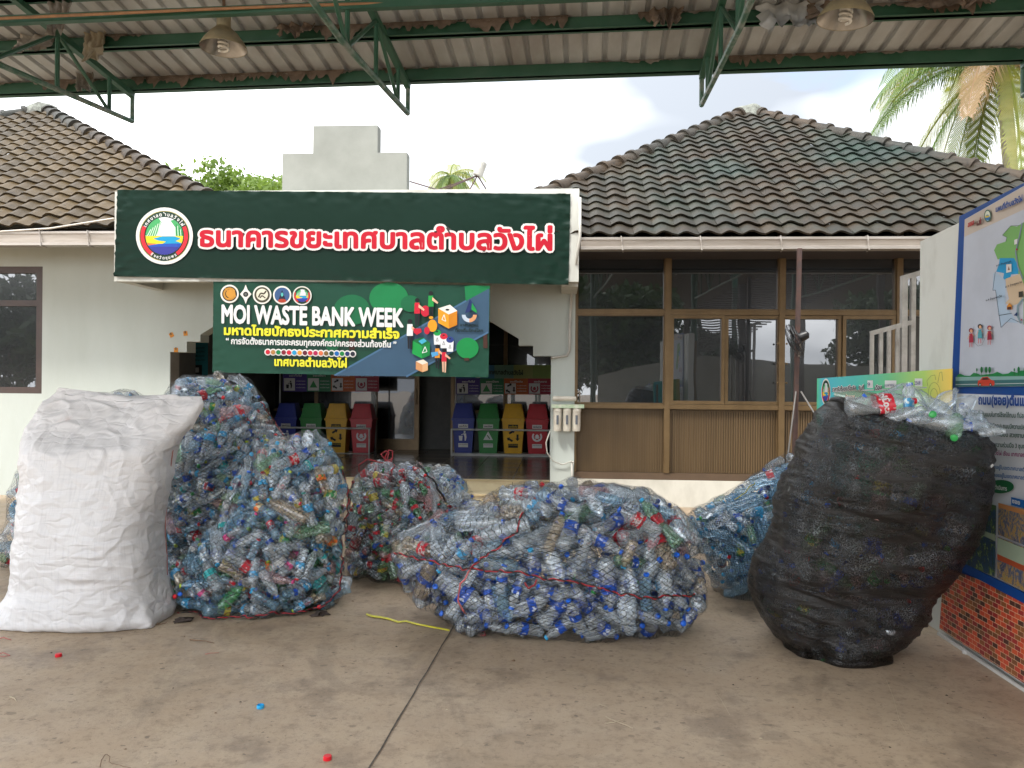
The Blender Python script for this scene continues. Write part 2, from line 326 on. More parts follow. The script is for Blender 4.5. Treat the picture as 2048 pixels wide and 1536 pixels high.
# --- right window wall
YR = 10.02; dR = YR / F
zb, zsill, ztr, ztop = Z_(1240, 958, YR), Z_(1240, 812, YR), Z_(1240, 625, YR), Z_(1240, 500, YR) + .25
xA, xB, xC, xD = X_(1148, 720, YR), X_(1334, 720, YR), X_(1562, 720, YR), X_(1796, 720, YR); xE = 8.3
mb = MB(); mb.box((xr, YW + .02, 0), (xE, YR + .25, zb)); mb.build('plinth', mat('plinth_paint', (.60, .58, .51), .7, (.42, .40, .34), 2.5, thr=(.45, .75), stretch=(1, 1, .5)), bld)
mb = MB(); mb.box((xA, YR + .06, zb), (xE, YR + .2, zsill), 0); p = .031; x = xA
while x < xE - p:
    mb.box((x + .002, YR + .035, zb + .09), (x + p * .52, YR + .06, zsill - .05), 0); mb.box((x + p * .60, YR + .045, zb + .09), (x + p * .84, YR + .06, zsill - .05), 0); x += p
mb.box((xA, YR - .03, zb), (xE, YR + .058, zb + .085), 1); mb.build('ribbed_panel', [mat('brown_cladding', (.145, .092, .042), .5, (.12, .076, .034), 2, stretch=(6, 1, .4)), mat('brown_skirting', (.10, .062, .035), .6)], bld)
mb = MB()
for x in (xA, xB, xC, xD, xE - .1): mb.box((x - .036, YR - .045, zb + .09), (x + .036, YR + .1, ztop))
mb.box((xA + .036, YR - .03, zsill - .03), (xE, YR + .1, zsill + .03)); mb.box((xA + .036, YR - .03, ztr - .03), (xE, YR + .1, ztr + .03)); mb.build('window_post', M_alu, bld)
e = .037
for a, b_ in ((xA, xB), (xB, xC), (xC, xD), (xD, xE - .1)): window(a + e, b_ - e, ztr + .032, ztop, YR, M_alu, .012, name='window')
window(xA + e, xB - e, zsill + .032, ztr - .032, YR, M_alu, .012, name='window')
xs = [xB + e, X_(1449, 720, YR), xC, X_(1683, 720, YR), xD - e]
for i in range(4): window(xs[i] + (.004 if i else 0), xs[i + 1] - .004, zsill + .034, ztr - .034, YR + (.012 if i in (1, 2) else -.012), M_alu, .042, name='sliding_window', dep=.05)
mb = MB()
for sx_ in (-.055, .055):
    for zz in (.35, .62, .9): mb = MB(); mb.lathe((xC + sx_, YR - .05, zsill + zz * .9), [(0, -.012), (.012, -.008), (.014, 0)], 8, 0, Vector((0, 1, 0))); mb.build('window_knob', M_alu, bld)
# dark room behind the panes: back wall and ceiling over the porch
mb = MB(); pf = .30; yb = 14.6
mb.box((xl, yb, 0), (xE, yb + .2, 4.0)); mb.box((xl, YW + TH + .01, 3.12), (xr, yb - .01, 3.22)); mb.box((xl, YW + TH + .01, 0), (xl + .2, yb - .01, 3.1)); mb.box((xr + .05, YW + TH + .1, .31), (xr + .2, yb - .01, 3.1))
mb.box((oL - .45, YW + TH + .01, .31), (oL - .25, yb - .01, 3.1))
mb.build('inner_wall', mat('porch_paint', (.10, .10, .095), .8), bld)
mb = MB(); mb.box((oL - .25, 10.08, .02), (xr + .05, yb, pf)); 
mb.build('porch_floor', M_tile_f, bld)
mb = MB(); q = oL - .25
while q < xr: mb.box((q - .003, 10.09, pf), (q + .003, yb - .02, pf + .003)); q += .6
q = 10.35
while q < yb: mb.box((oL - .24, q - .003, pf + .0031), (xr, q + .003, pf + .0055)); q += .6
mb.build('floor_grout', M_grout, bld)
mb = MB(); mb.box((oL + .01, 9.77, 0), (oR - .01, 10.077, .15), 0); mb.box((oL + .01, 10.05, .1505), (oR - .01, 10.079, pf + .004), 0)
mb.box((oL + .012, 9.755, .125), (oR - .012, 9.7695, .148), 1); mb.box((oL + .012, 10.03, pf - .022), (oR - .012, 10.0495, pf + .003), 1)
q = oL + .35
while q < oR: mb.box((q - .004, 9.766, .002), (q + .004, 9.7699, .124), 2); mb.box((q - .004, 10.046, .152), (q + .004, 10.0499, pf - .024), 2); q += .6
mb.build('step', [M_cream, mat('step_nosing', (.50, .40, .24), .4), M_grout], bld)
# --- sign slab, fascia, parapet
sx0, sx1, sz0, sz1 = X_(229, 460, 9.05), X_(1158, 470, 9.05), Z_(690, 563, 9.05), Z_(690, 380, 9.05)
mb = MB(); mb.box((sx0, 9.05, sz0), (sx1, 9.19, sz1)); mb.box((sx0 + .003, 9.191, sz1 - .35), (sx1 - .003, YW - .002, sz1 - .01)); mb.box((sx0 + .003, 9.191, sz0 + .005), (sx0 + .14, YW - .002, sz1 - .352)); mb.box((sx1 - .2, 9.191, sz0 - .04), (sx1 - .003, YW - .002, sz1 - .352))
mb.build('entrance_slab', M_white, bld)
mb = MB(); zp = [Z_(690, y, 9.75) for y in (381, 306, 251)]
a, b_, c_, d_ = (X_(q, 300, 9.75) for q in (565, 814, 626, 755))
mb.prism([(x, 9.75, z) for x, z in ((a, sz1 + .01), (b_, sz1 + .01), (b_, zp[1]), (d_, zp[1]), (d_, zp[2]), (c_, zp[2]), (c_, zp[1]), (a, zp[1]))], (0, .18, 0)); mb.build('parapet', M_grey, bld, fixn=True)
# --- tiled hip roofs
def tile_mat(name, A, B, C_, D):
    m = bpy.data.materials.new(name); m.use_nodes = True; nt = m.node_tree; b = nt.nodes['Principled BSDF']; N = nt.nodes.new; K = nt.links.new; tc = N('ShaderNodeTexCoord')
    def nz(s, d, r=.6, loc=0):
        mp = N('ShaderNodeMapping'); mp.inputs['Location'].default_value = (loc, loc, 0); K(tc.outputs['Object'], mp.inputs[0]); n = N('ShaderNodeTexNoise'); n.inputs['Scale'].default_value = s; n.inputs['Detail'].default_value = d; n.inputs['Roughness'].default_value = r; K(mp.outputs[0], n.inputs['Vector']); return n.outputs['Fac']
    def mix(f, lo, hi, A, B, k=1.):
        r = N('ShaderNodeMapRange'); r.inputs[1].default_value = lo; r.inputs[2].default_value = hi; r.inputs[4].default_value = k; K(f, r.inputs[0]); x = N('ShaderNodeMix'); x.data_type = 'RGBA'; K(r.outputs[0], x.inputs['Factor'])
        for s, v in (('A', A), ('B', B)):
            if isinstance(v, tuple): x.inputs[s].default_value = (*v, 1)
            else: K(v, x.inputs[s])
        return x.outputs['Result']
    at = N('ShaderNodeAttribute'); at.attribute_name = 'tone'
    c = mix(nz(.42, 4), .42, .60, A, B); c = mix(nz(1.8, 6, .7, 5), .45, .7, c, C_, .8); c = mix(nz(14, 6, .75, 9), .52, .72, c, D, .8)
    hv = N('ShaderNodeHueSaturation'); K(c, hv.inputs['Color']); r = N('ShaderNodeMapRange'); r.inputs[3].default_value = .72; r.inputs[4].default_value = 1.3; K(at.outputs['Fac'], r.inputs[0]); K(r.outputs[0], hv.inputs['Value'])
    K(hv.outputs[0], b.inputs['Base Color']); b.inputs['Roughness'].default_value = .55; b.inputs['Specular IOR Level'].default_value = .2
    bp = N('ShaderNodeBump'); bp.inputs['Strength'].default_value = .5; bp.inputs['Distance'].default_value = .01; K(nz(30, 6, .7), bp.inputs['Height']); K(bp.outputs[0], b.inputs['Normal']); return m
M_rt = tile_mat('weathered_tile', (.030, .021, .012), (.014, .027, .020), (.021, .030, .026), (.004, .005, .004))
M_lt = tile_mat('brown_tile', (.064, .043, .019), (.048, .033, .015), (.032, .024, .013), (.012, .009, .006))
M_cap = tile_mat('ridge_tile', (.042, .029, .018), (.030, .032, .028), (.02, .02, .017), (.009, .009, .008))
def tri_roof(mb, Lc, Rc, A, tw=.25, expo=.235, tones=None):
    e = (Rc - Lc); W = e.length; e.normalize(); n = e.cross(A - Lc).normalized()
    if n.z < 0: n = -n
    u = n.cross(e).normalized()
    if u.z < 0: u = -u
    ap = (A - Lc).dot(e); h = (A - Lc).dot(u); rows = int(h / expo); ex = h / rows; sub = 8
    def prof(ph): ph = ph % 1; return .5 - .5 * math.cos(2 * PI * (ph ** .72))
    for i in range(rows):
        t0 = i * ex - (.02 if i else .06); t1 = t0 + ex + .05; tm = i * ex + ex * .6
        a0 = ap * max(t0, 0) / h; a1 = ap * min(t1, h) / h; b0 = W - (W - ap) * max(t0, 0) / h; b1 = W - (W - ap) * min(t1, h) / h
        xa, xb = min(a0, a1), max(b0, b1); k0 = int(xa / tw * sub); k1 = int(xb / tw * sub) + 1
        for kk in range(k0 // sub, k1 // sub + 1):
            vs = []; fs = []; jt = random.uniform(-.006, .006); jr = random.uniform(-.006, .006); tone = random.random()
            js = range(sub + 1)
            for t, hh in ((t0, .034 + jt), ((t0 + t1) / 2, .018 + jt * .5), (t1, .002)):
                lo = ap * t / h if t > 0 else 0; hi = W - (W - ap) * t / h if t > 0 else W
                for j in js:
                    x = (kk * sub + j) / sub * tw; x = min(max(x, lo - .02), hi + .02); ph = j / sub
                    vs.append(Lc + e * x + u * (t + jr) + n * (hh + .043 * prof(ph)))
            for j in js: x_ = vs[j]; vs.append(x_ - n * (.024) + u * .006)
            for r_ in (0, 1):
                for j in range(sub): a_ = r_ * (sub + 1) + j; fs.append((a_, a_ + 1, a_ + sub + 2, a_ + sub + 1))
            for j in range(sub): fs.append((3 * (sub + 1) + j, 3 * (sub + 1) + j + 1, j + 1, j))
            if (vs[0] - vs[sub]).length < 1e-4 and (vs[2 * sub + 2] - vs[3 * sub + 2]).length < 1e-4: continue
            mb.add(vs, fs); tones += [tone] * len(fs)
def hip_cap(mb, A, B, r=.115, step=.33):
    """overlapping half round cap tiles from B (low) up to A"""
    d = (A - B); L = d.length; d.normalize(); x = d.cross(Vector((0, 0, 1))).normalized(); u = x.cross(d).normalized(); n = int(L / step)
    for i in range(n):
        t0 = i * L / n; t1 = t0 + L / n * 1.12; vs = []; fs = []; seg = 10; j = random.uniform(-.012, .012)
        rings = [(t0, r * 1.22, -.0), (t0 + .055, r * 1.24, 0), (t0 + .06, r * 1.05, 0), (t1, r * .94, -.01)]
        for t, rr, dz in rings:
            for k in range(seg + 1): a = PI * (k / seg) * 1.16 - .08 * PI; vs.append(B + d * t + x * (math.cos(a) * rr + j) + u * (math.sin(a) * rr + dz - .02))
        for r_ in range(3):
            for k in range(seg): a = r_ * (seg + 1) + k; fs.append((a, a + 1, a + seg + 2, a + seg + 1))
        o = len(vs); vs.append(B + d * t0 + x * j); fs += [(o, k + 1, k) for k in range(seg)]
        mb.add(vs, fs)
def hip_roof(Lf, Rf, A, back, mt, lbl):
    """front corners Lf, Rf, apex A, depth to the back eave"""
    Lb = Vector((Lf.x, back, Lf.z)); Rb = Vector((Rf.x, back, Rf.z)); mb = MB(); tones = []
    tri_roof(mb, Lf, Rf, A, tones=tones)
    for a, b_ in ((Rf, Rb), (Lb, Lf)): tri_roof(mb, a, b_, A, tw=.54, expo=.75, tones=tones)
    mb.add([Lb, Rb, A], [(0, 1, 2)]); tones += [.5]
    mb.add([Lf + Vector((.06, .06, -.02)), Rf + Vector((-.06, .06, -.02)), Rb, Lb], [(0, 1, 2, 3)]); tones += [.2]
    o = mb.build('roof', mt, bld, smooth='auto'); o['label'] = lbl
    at = o.data.attributes.new('tone', 'FLOAT', 'FACE'); at.data.foreach_set('value', tones)
    cm = MB(); hip_cap(cm, A, Lf); hip_cap(cm, A, Rf)
    if True:
        vs = []
        for k in range(60): pass
    c = cm.build('ridge_cap', M_cap, o, smooth='auto'); at = c.data.attributes.new('tone', 'FLOAT', 'FACE'); at.data.foreach_set('value', [random.random() for _ in c.data.polygons])
    mm = MB(); mm.lathe(A + Vector((0, -.02, -.06)), [(.30, -.10), (.26, .05), (.16, .12), (0, .16)], 14)
    for v in mm.v: v += Vector((fbm(v * 6), fbm(v * 6 + Vector((9, 0, 0))), fbm(v * 7))) * .05
    mm.build('mortar_cap', mat('mortar', (.2, .21, .18), .9, (.07, .07, .06), 12, bump=.5), o, smooth=True)
    return o
A_r = P(1495, 222, 13.7); Lr = P(885, 463, 9.12); Rr = P(2480, 463, 9.12); zr = (Lr.z + Rr.z) / 2 - .03; Lr.z = Rr.z = zr; Lr.y = Rr.y = 9.12
hip_roof(Lr, Rr, A_r, 18.2, M_rt, 'grey green weathered tiled hip roof over the window wall')
A_l = P(88, 218, 13.6); Ll = P(-1150, 463, 9.2); Rl = P(520, 455, 9.2); zl = P(100, 452, 9.2).z; Ll.z = Rl.z = zl; Ll.y = Rl.y = 9.2
hip_roof(Ll, Rl, A_l, 18.0, M_lt, 'brown tiled hip roof over the left wing')
# eaves: fascia boards and soffits, gutters
M_fascia = mat('dark_fascia', (.035, .025, .022), .7)
for bx in ([((sx1 + .01, 9.22, zr - .16), (Rr.x - .1, 9.2615, zr - .03)), ((sx1 + .01, 9.262, zr - .14), (Rr.x - .1, YR + .2, zr - .11))], [((Ll.x + .1, 9.30, zl - .16), (sx0 - .005, 9.3415, zl - .03)), ((Ll.x + .1, 9.342, zl - .13), (sx0 + .3, YW + .1, zl - .10))]):
    mb = MB()
    for q_ in bx: mb.box(*q_)
    mb.build('fascia', M_fascia, bld)
M_gut = mat('zinc_gutter', (.48, .44, .40), .38, (.34, .30, .26), 2.5, metal=.55, stretch=(.6, 4, 8), thr=(.35, .7))
def gutter(x0, x1, Yf, zt, zb_, nb, lbl):
    mb = MB(); pr = [(Yf - .015, zt), (Yf - .015, zt - .028), (Yf, zt - .035), (Yf + .012, zb_ + .045), (Yf - .01, zb_ + .035), (Yf - .01, zb_ + .004), (Yf + .02, zb_), (Yf + .12, zb_), (Yf + .125, zt), (Yf + .118, zt), (Yf + .112, zb_ + .01), (Yf + .02, zb_ + .012), (Yf + .012, zt)]
    mb.prism([(x0, y, z) for y, z in pr], (x1 - x0, 0, 0)); o = mb.build('gutter', M_gut, bld, fixn=True); o['label'] = lbl
    for i in range(nb):
        x = x0 + (x1 - x0) * (i + .5) / nb + random.uniform(-.05, .05); b2 = MB()
        b2.tube([(x, Yf + .05, zt + .012), (x, Yf - .02, zt + .008), (x + .006, Yf - .022, zt - .05), (x + .012, Yf - .014, zb_ + .05), (x + .02, Yf - .02, zb_ - .004), (x + .03, Yf + .08, zb_ - .012)], .008, 6); b2.build('bracket', M_gut, o)
gutter(sx1 + .02, X_(2150, 480, 9.05), 9.06, Z_(1500, 474, 9.06), Z_(1500, 499, 9.06), 6, 'zinc rain gutter under the right roof')
gutter(Ll.x + .2, sx0 - .01, 9.12, Z_(100, 463, 9.12), Z_(100, 491, 9.12), 14, 'zinc rain gutter under the left roof')
mb = MB(); mb.tube([P(-60, 467, 9.1), P(100, 457, 9.1), P(228, 437, 9.1)], .012, 6); tag(mb.build('conduit_pipe', mat('pvc_pipe', (.5, .46, .40), .5)), 'thin pale pipe slanting above the left gutter to the green sign', 'pipe')
# --- porch doors and notice frames at the back of the porch
YB = 14.35; K_ = lambda px, py=820: P(px, py, YB).x
mb = MB(); zt = 2.75
for x0, x1, n in ((K_(755), K_(838), 1),):
    pass
def door(x0, x1, z0, z1, lbl):
    mb = MB(); f = .09; mb.box((x0, YB, z0), (x0 + f * .5, YB + .06, z1)); mb.box((x1 - f, YB, z0), (x1, YB + .06, z1)); mb.box((x0 + f * .5, YB, z0), (x1 - f, YB + .06, z0 + .2)); mb.box((x0 + f * .5, YB, z1 - f), (x1 - f, YB + .06, z1))
    o = mb.build('door', M_alu, bld); o['label'] = lbl; g = MB(); g.box((x0 + f * .5, YB + .02, z0 + .2), (x1 - f, YB + .03, z1 - f)); g.build('pane', M_glass2, o)
    h = MB(); h.tube([(x1 - .05, YB - .01, 1.15), (x1 - .05, YB - .05, 1.2), (x1 - .05, YB - .05, 1.4), (x1 - .05, YB - .01, 1.45)], .01, 6); h.build('handle', M_alu, o)
door(K_(750), K_(838), pf, zt, 'glass sliding door in a bronze frame beside the dark doorway')
for xs_, (a, b_) in (((512, 632), (512, 750)), ((905, 1010, 1110), (905, 1110))):
    mb = MB()
    for px in xs_: x = K_(px); mb.box((x - .035, YB, pf), (x + .035, YB + .08, zt))
    for z in (1.0, 1.72, zt - .06): mb.box((K_(a) + .036, YB + .004, z), (K_(b_) - .036, YB + .07, z + .06))
    wf_ = mb.build('window_frame', M_alu, bld); mb = MB(); mb.box((K_(a) + .02, YB + .085, 1.06), (K_(b_), YB + .1, zt)); mb.build('pane', M_glass2, wf_)
# ================================================================ conduit on the pillar, water filter
M_pvc = mat('white_pvc', (.50, .48, .43), .45)
mb = MB(); q = lambda px, py, Y=YW - .03: P(px, py, Y)
mb.tube([q(1160, 395, 9.0), q(1160, 470, 9.0), q(1153, 520, 9.0), q(1150, 562, 9.3), q(1143, 590), q(1140, 640), q(1139, 700), q(1134, 711), q(1118, 713), q(1102, 716)], .017, 8)
tag(mb.build('conduit_pipe', M_pvc, smooth=True), 'white electric conduit bending down the pillar beside the window wall', 'pipe')
mb = MB(); mb.tube([q(1100, 862, YW - .05), q(1092, 885, YW - .1), q(1094, 905, YW - .1), q(1106, 922, YW - .06), q(1125, 929, YW - .04), q(1144, 922, YW - .04)], .008, 6)
tag(mb.build('water_hose', M_pvc, smooth=True), 'thin white hose looping down from the water filter', 'hose')
mb = MB(); mb.tube([q(1144, 926), q(1144, 985)], .014, 8); mb.tube([q(1147, 924, YW - .09), q(1144, 924), q(1140, 922)], .012, 6); tag(mb.build('water_pipe', M_pvc, smooth=True), 'short white upright pipe with a tap at the pillar foot', 'pipe')
wf = thing('water_filter', q(1130, 835, YW - .1), 'wall mounted water filter with three upright white cartridges on the pillar', 'water filter')
M_fil = mat('filter_plastic', (.55, .51, .43), .4, (.42, .36, .29), 8, thr=(.45, .7)); M_fg = mat('filter_green', (.30, .42, .25), .4, (.55, .55, .45), 12)
fy = YW - .13
mb = MB(); z = Z_(1130, 812, fy); x0 = X_(1103, 812, fy); x1 = X_(1168, 812, fy); mb.box((x0, fy - .03, z - .025), (x1, fy + .12, z + .02)); mb.build('bracket', M_fg, wf)
z2 = Z_(1130, 803, fy); mb = MB(); mb.lathe((x0 + .01, fy + .02, z2 + .035), [(0, 0), (.03, .004), (.034, .02), (.034, .28), (.03, .30), (0, .305)], 14, 0, Vector((1, 0, 0))); mb.build('inline_cartridge', M_fil, wf, smooth='auto')
for i, px in enumerate((1115, 1134, 1153)):
    x = X_(px, 840, fy); zt_ = Z_(px, 816, fy); zb_ = Z_(px, 863, fy); mb = MB(); mb.lathe((x, fy + .03, zb_), [(0, 0), (.046, .004), (.05, .02), (.054, (zt_ - zb_) - .05), (.06, (zt_ - zb_) - .045), (.06, (zt_ - zb_) - .01), (.05, zt_ - zb_)], 16)
    c = mb.build('cartridge', M_fil, wf, smooth='auto'); l = MB(); l.box((x - .014, fy - .03, zb_ + .09), (x + .014, fy - .0235, zt_ - .09)); l.build('printed_label', flat('6b6f76'), c)
mb = MB(); x = X_(1160, 800, fy); z = Z_(1160, 806, fy); mb.tube([(x, fy + .02, z), (x, fy + .02, z + .12), (x - .012, fy - .0, z + .155), (x - .03, fy - .03, z + .13)], .007, 6); mb.build('spout', M_gut, wf, smooth=True)
# stickers on the left wall
for (px, py, r), l in zip(((343, 670, .5), (371, 667, .1), (352, 700, 0)), ('tilted small orange paper tag left of the arch, upper left of three', 'small orange paper tag left of the arch, nearest the banner', 'small orange paper tag lowest on the wall above the arch corner')):
    c = P(px, py, YW - .004); a = Art(lambda u, v, c=c, r=r: c + Vector((math.cos(r) * u - math.sin(r) * v, 0, math.sin(r) * u + math.cos(r) * v)), Vector((0, -1, 0)))
    a.rect(-.028, -.03, .028, .03, 'e8962a'); a.rect(-.012, .0, .01, .035, '7a5a30'); tag(a.build('paper_tag', None), l, 'tag', 'orange tags on the wall')
# ================================================================ SIGNS
nY = Vector((0, -1, 0))
def emblem(a, cx, cy_, r, rim='eceae4'):
    a.ell(cx, cy_, r, r, rim, 40); a.ell(cx, cy_, r * .885, r * .885, '1f3d30', 40)
    a.arc(cx, cy_, r * .865, r * .88, 100, 440, 'c9b861', 40)
    a.arc(cx, cy_, r * .66, r * .83, -205, -130 - 25 + 0, 'e8303c', 12) if False else None
    R = r * .66
    a.ell(cx, cy_, R, R, 'e6e8ea', 40)
    # bamboo left and right, sand, water
    a.poly([(cx - R * .98, cy_ - R * .02)] + [(cx + R * math.cos(t), cy_ - R * math.sin(t)) for t in np.linspace(PI * .98, PI * .60, 8)] + [(cx - R * .15, cy_ - R * .72), (cx - R * .48, cy_ + R * .05)], '4fae6a')
    a.poly([(cx + R * .60, cy_ + R * .05), (cx + R * .58, cy_ - R * .45), (cx + R * .32, cy_ - R * .82)] + [(cx + R * math.cos(t), cy_ - R * math.sin(t)) for t in np.linspace(PI * .33, 0, 8)], '4fae6a')
    for i in range(5):
        x = cx - R * (.92 - .13 * i); a.line([(x, cy_ + R * .02), (x + R * .2, cy_ - R * (.35 + .1 * i))], R * .04, 'dff3e0'); x = cx + R * (.66 + .075 * i); a.line([(x, cy_), (x - R * .03, cy_ - R * (.62 - .09 * i))], R * .035, 'dff3e0' if i % 2 else '1d7a3c')
    y0 = cy_ + R * .02
    a.poly([(cx + R * math.cos(t), cy_ + R * math.sin(t)) for t in np.linspace(PI * .0, PI, 20)], 'f2d62a')
    a.poly([(cx - R * .93, cy_ + R * .36), (cx - R * .45, cy_ + R * .42), (cx - R * .5, cy_ + R * .55), (cx - R * .84, cy_ + R * .54)], 'ee7a3a')
    a.poly([(cx - R * .6, cy_ + R * .14), (cx - R * .1, y0), (cx + R * .55, y0), (cx + R * .88, cy_ + R * .14), (cx + R * .6, cy_ + R * .27), (cx + R * .92, cy_ + R * .38), (cx + R * .6, cy_ + R * .45), (cx - R * .1, cy_ + R * .42), (cx + R * .1, cy_ + R * .3), (cx - R * .3, cy_ + R * .25)], '1f9fd0')
    a.poly([(cx + R * math.cos(t), cy_ + R * math.sin(t)) for t in np.linspace(PI * .13, PI * .83, 14)] + [(cx - R * .3, cy_ + R * .42)], '2c55b8')
    a.poly([(cx + R * math.cos(t), cy_ + R * math.sin(t)) for t in np.linspace(PI * .2, PI * .8, 14)] + [(cx - R * .3, cy_ + R * .56)], '3b3f9a')
    a.arc(cx, cy_, r * .70, r * .83, 122, 205, 'e8303c', 14); a.arc(cx, cy_, r * .70, r * .83, -25, 55, 'e8303c', 14)
    if r > 30:
        a.arctext('เทศบาลตำบลวังไผ่', cx, cy_, r * .70, 155, 27, r * .115, 'f4f4f0', .03)
        a.arctext('จังหวัดชุมพร', cx, cy_, r * .82, 232, 304, r * .10, 'f4f4f0', .03, inward=True)
# vinyl sheets
def vinyl(pc, Y, h, nx, nz_, fold=.006, label=None, name='banner'):
    (a, b_, c_, d_) = pc; mb = MB(); TL, TR, BR, BL = (P(*q, Y) for q in pc); vs = []
    for j in range(nz_ + 1):
        for i in range(nx + 1):
            u = i / nx; v = j / nz_; p = (TL * (1 - u) + TR * u) * (1 - v) + (BL * (1 - u) + BR * u) * v
            ed = math.exp(-min(u, 1 - u) * 22) + .8 * math.exp(-min(v, 1 - v) * 9)
            p.y -= max(0, fold * ed * (.5 + fbm((u * 22 + v * 16, v * 5 - u * 30, 3)) * 1.6)) + .0008 * fbm((u * 9, v * 4, 1)); vs.append(p)
    mb.add(vs, [(j*(nx+1)+i, (j+1)*(nx+1)+i, (j+1)*(nx+1)+i+1, j*(nx+1)+i+1) for j in range(nz_) for i in range(nx)])
    return mb
M_dg = mat('dark_green_vinyl', (.005, .019, .012), .36, (.006, .021, .014), 2, spec=.12, bump=.03, bscale=3)
s1 = thing('sign_banner', P(690, 470, 9.04), 'long dark green banner with round emblem and red Thai lettering over the entrance', 'banner')
mb = vinyl([(236, 380), (1141, 388), (1137, 570), (229, 553)], 9.04, 0, 160, 34, .014); mb.build('sheet', M_dg, s1, smooth=True)
a = Art(lambda x, y: P(x, y, 9.028), nY); emblem(a, 329, 472, 57); a.build('emblem', s1)
a = Art(lambda x, y: P(x, y, 9.026), nY); T1 = 'ธนาคารขยะเทศบาลตำบลวังไผ่'
a.text(T1, 395, 492, 1109, 500, 38, 'eee9e4', .115); a.text(T1, 399, 492, 1105, 500, 38, 'c8102c', .04)
a.build('lettering', s1)
M_g2 = mat('green_vinyl', (.006, .045, .026), .42, (.007, .05, .03), 2, spec=.2)
s2 = thing('event_banner', P(700, 655, 9.035), 'dark green waste bank event banner with white and yellow lettering below the long sign', 'banner')
mb = vinyl([(427, 561), (980, 571), (977, 755), (425, 745)], 9.062, 0, 110, 40, .004); mb.build('sheet', M_g2, s2, smooth=True)
a = Art(lambda x, y: P(x, y, 9.052), nY)
def zc(X, Y): return 420 + X / 3.593, 560 + Y / 3.593      # from the enlarged view of the banner
def zp_(pts): return [zc(*p) for p in pts]
def E(X, Y, rx, ry, h, n=28): x, y = zc(X, Y); a.ell(x, y, rx / 3.593, ry / 3.593, h, n)
E(1020, 215, 130, 110, '0f6b42'); E(1285, 130, 140, 115, '118048'); E(1440, 170, 70, 60, '0f6b42'); a.poly(zp_([(1830, 45), (1870, 38), (2010, 42), (2005, 300), (1900, 330), (1840, 200)]), '118048')
a.poly(zp_([(1960, 330), (1990, 330), (1995, 490), (1965, 490)]), '4a2c22')
a.poly(zp_([(890, 688), (1840, 150), (2008, 60), (2003, 372), (1420, 692)]), '3c5a74'); a.line(zp_([(895, 686), (1840, 150)]), 3.5, '4d7396'); a.line(zp_([(1410, 694), (2000, 375)]), 3.5, '4d7396')
a.poly(zp_([(1000, 415), (1040, 415), (1040, 500), (1000, 500)]), '4a2c22'); E(880, 440, 60, 70, '0f6b42'); E(930, 560, 24, 10, '4a2c22')
E(1850, 490, 80, 75, '109048'); a.poly(zp_([(1828, 560), (1862, 560), (1862, 580), (1828, 580)]), '4a2c22')
# emblems
E(142, 100, 66, 66, 'f2efe6'); E(142, 100, 54, 54, '33271a'); E(150, 98, 34, 30, 'd99a3c'); a.arc(*zc(142, 100), 9, 13, 20, 330, 'c98f3a'); a.line(zp_([(110, 60), (140, 90), (175, 75), (185, 120), (120, 135)]), 2, 'd99a3c')
a.poly(zp_([(258, 34), (272, 70), (300, 102), (272, 135), (258, 172), (244, 135), (217, 102), (244, 70)]), 'f2efe6'); E(258, 103, 19, 19, '26282c'); E(258, 103, 9, 9, '6a6b64')
E(376, 107, 67, 67, 'f2efe6'); E(376, 107, 56, 56, '4b4636'); E(376, 105, 42, 42, 'eae4cf'); a.line(zp_([(350, 125), (365, 95), (390, 100), (405, 80)]), 3, '3d3524'); a.line(zp_([(360, 130), (375, 112), (400, 130)]), 2.4, '3d3524')
E(520, 109, 66, 66, 'f2efe6'); E(520, 109, 55, 55, '3f5f8e'); a.poly(zp_([(520, 70), (548, 150), (492, 150)]), '20283e'); E(520, 150, 30, 14, 'b8452e'); E(520, 105, 9, 14, '5fc4c0')
emblem(a, *zc(664, 113), 68 / 3.593)
# colour dots
for i, h in enumerate('d8213b c38a4b 0f8a4c 8c2034 d8213b 2aa3d8 f0a038 6a1f33 d63440 bf1e58 ee7a50 8c6a3a 134a3c 1b72c4 118a44 22356e 2b2b3a'.split()): x, y = zc(419 + i * 38.1, 518 + i * .85); a.ell(x, y, 6.9, 6.9, 'f4f2ee', 20)
for i, h in enumerate('d8213b c38a4b 0f8a4c 8c2034 d8213b 2aa3d8 f0a038 6a1f33 d63440 bf1e58 ee7a50 8c6a3a 134a3c 1b72c4 118a44 22356e 2b2b3a'.split()): x, y = zc(419 + i * 38.1, 518 + i * .85); a.ell(x, y, 4.6, 4.6, h, 18)
# isometric recycling people and bins
def iso_bin(x0, y0, w_, h_, top, left, right):
    a.poly(zp_([(x0, y0), (x0 + w_ * .62, y0 - h_ * .18), (x0 + w_, y0 + h_ * .12), (x0 + w_ * .55, y0 + h_ * .30)]), top); a.poly(zp_([(x0, y0), (x0 + w_ * .55, y0 + h_ * .30), (x0 + w_ * .55, y0 + h_), (x0, y0 + h_ * .72)]), left); a.poly(zp_([(x0 + w_ * .55, y0 + h_ * .30), (x0 + w_, y0 + h_ * .12), (x0 + w_, y0 + h_ * .82), (x0 + w_ * .55, y0 + h_)]), right)
iso_bin(1642, 205, 136, 145, 'f7f3ea', 'f5a623', 'd9881a'); E(1708, 215, 14, 7, '1c1c20'); a.line(zp_([(1668, 285), (1684, 250), (1697, 298), (1668, 285)]), 1.2, 'ffffff')
iso_bin(1455, 435, 128, 130, '0c6e3a', '15a34a', '0f8440'); a.line(zp_([(1528, 525), (1548, 480), (1562, 515), (1528, 525)]), 1.2, 'ffffff'); a.poly(zp_([(1500, 440), (1540, 420), (1560, 440), (1525, 462)]), '49b6d6')
iso_bin(1482, 585, 86, 78, 'f2e6d6', 'd99a66', 'e9b583')
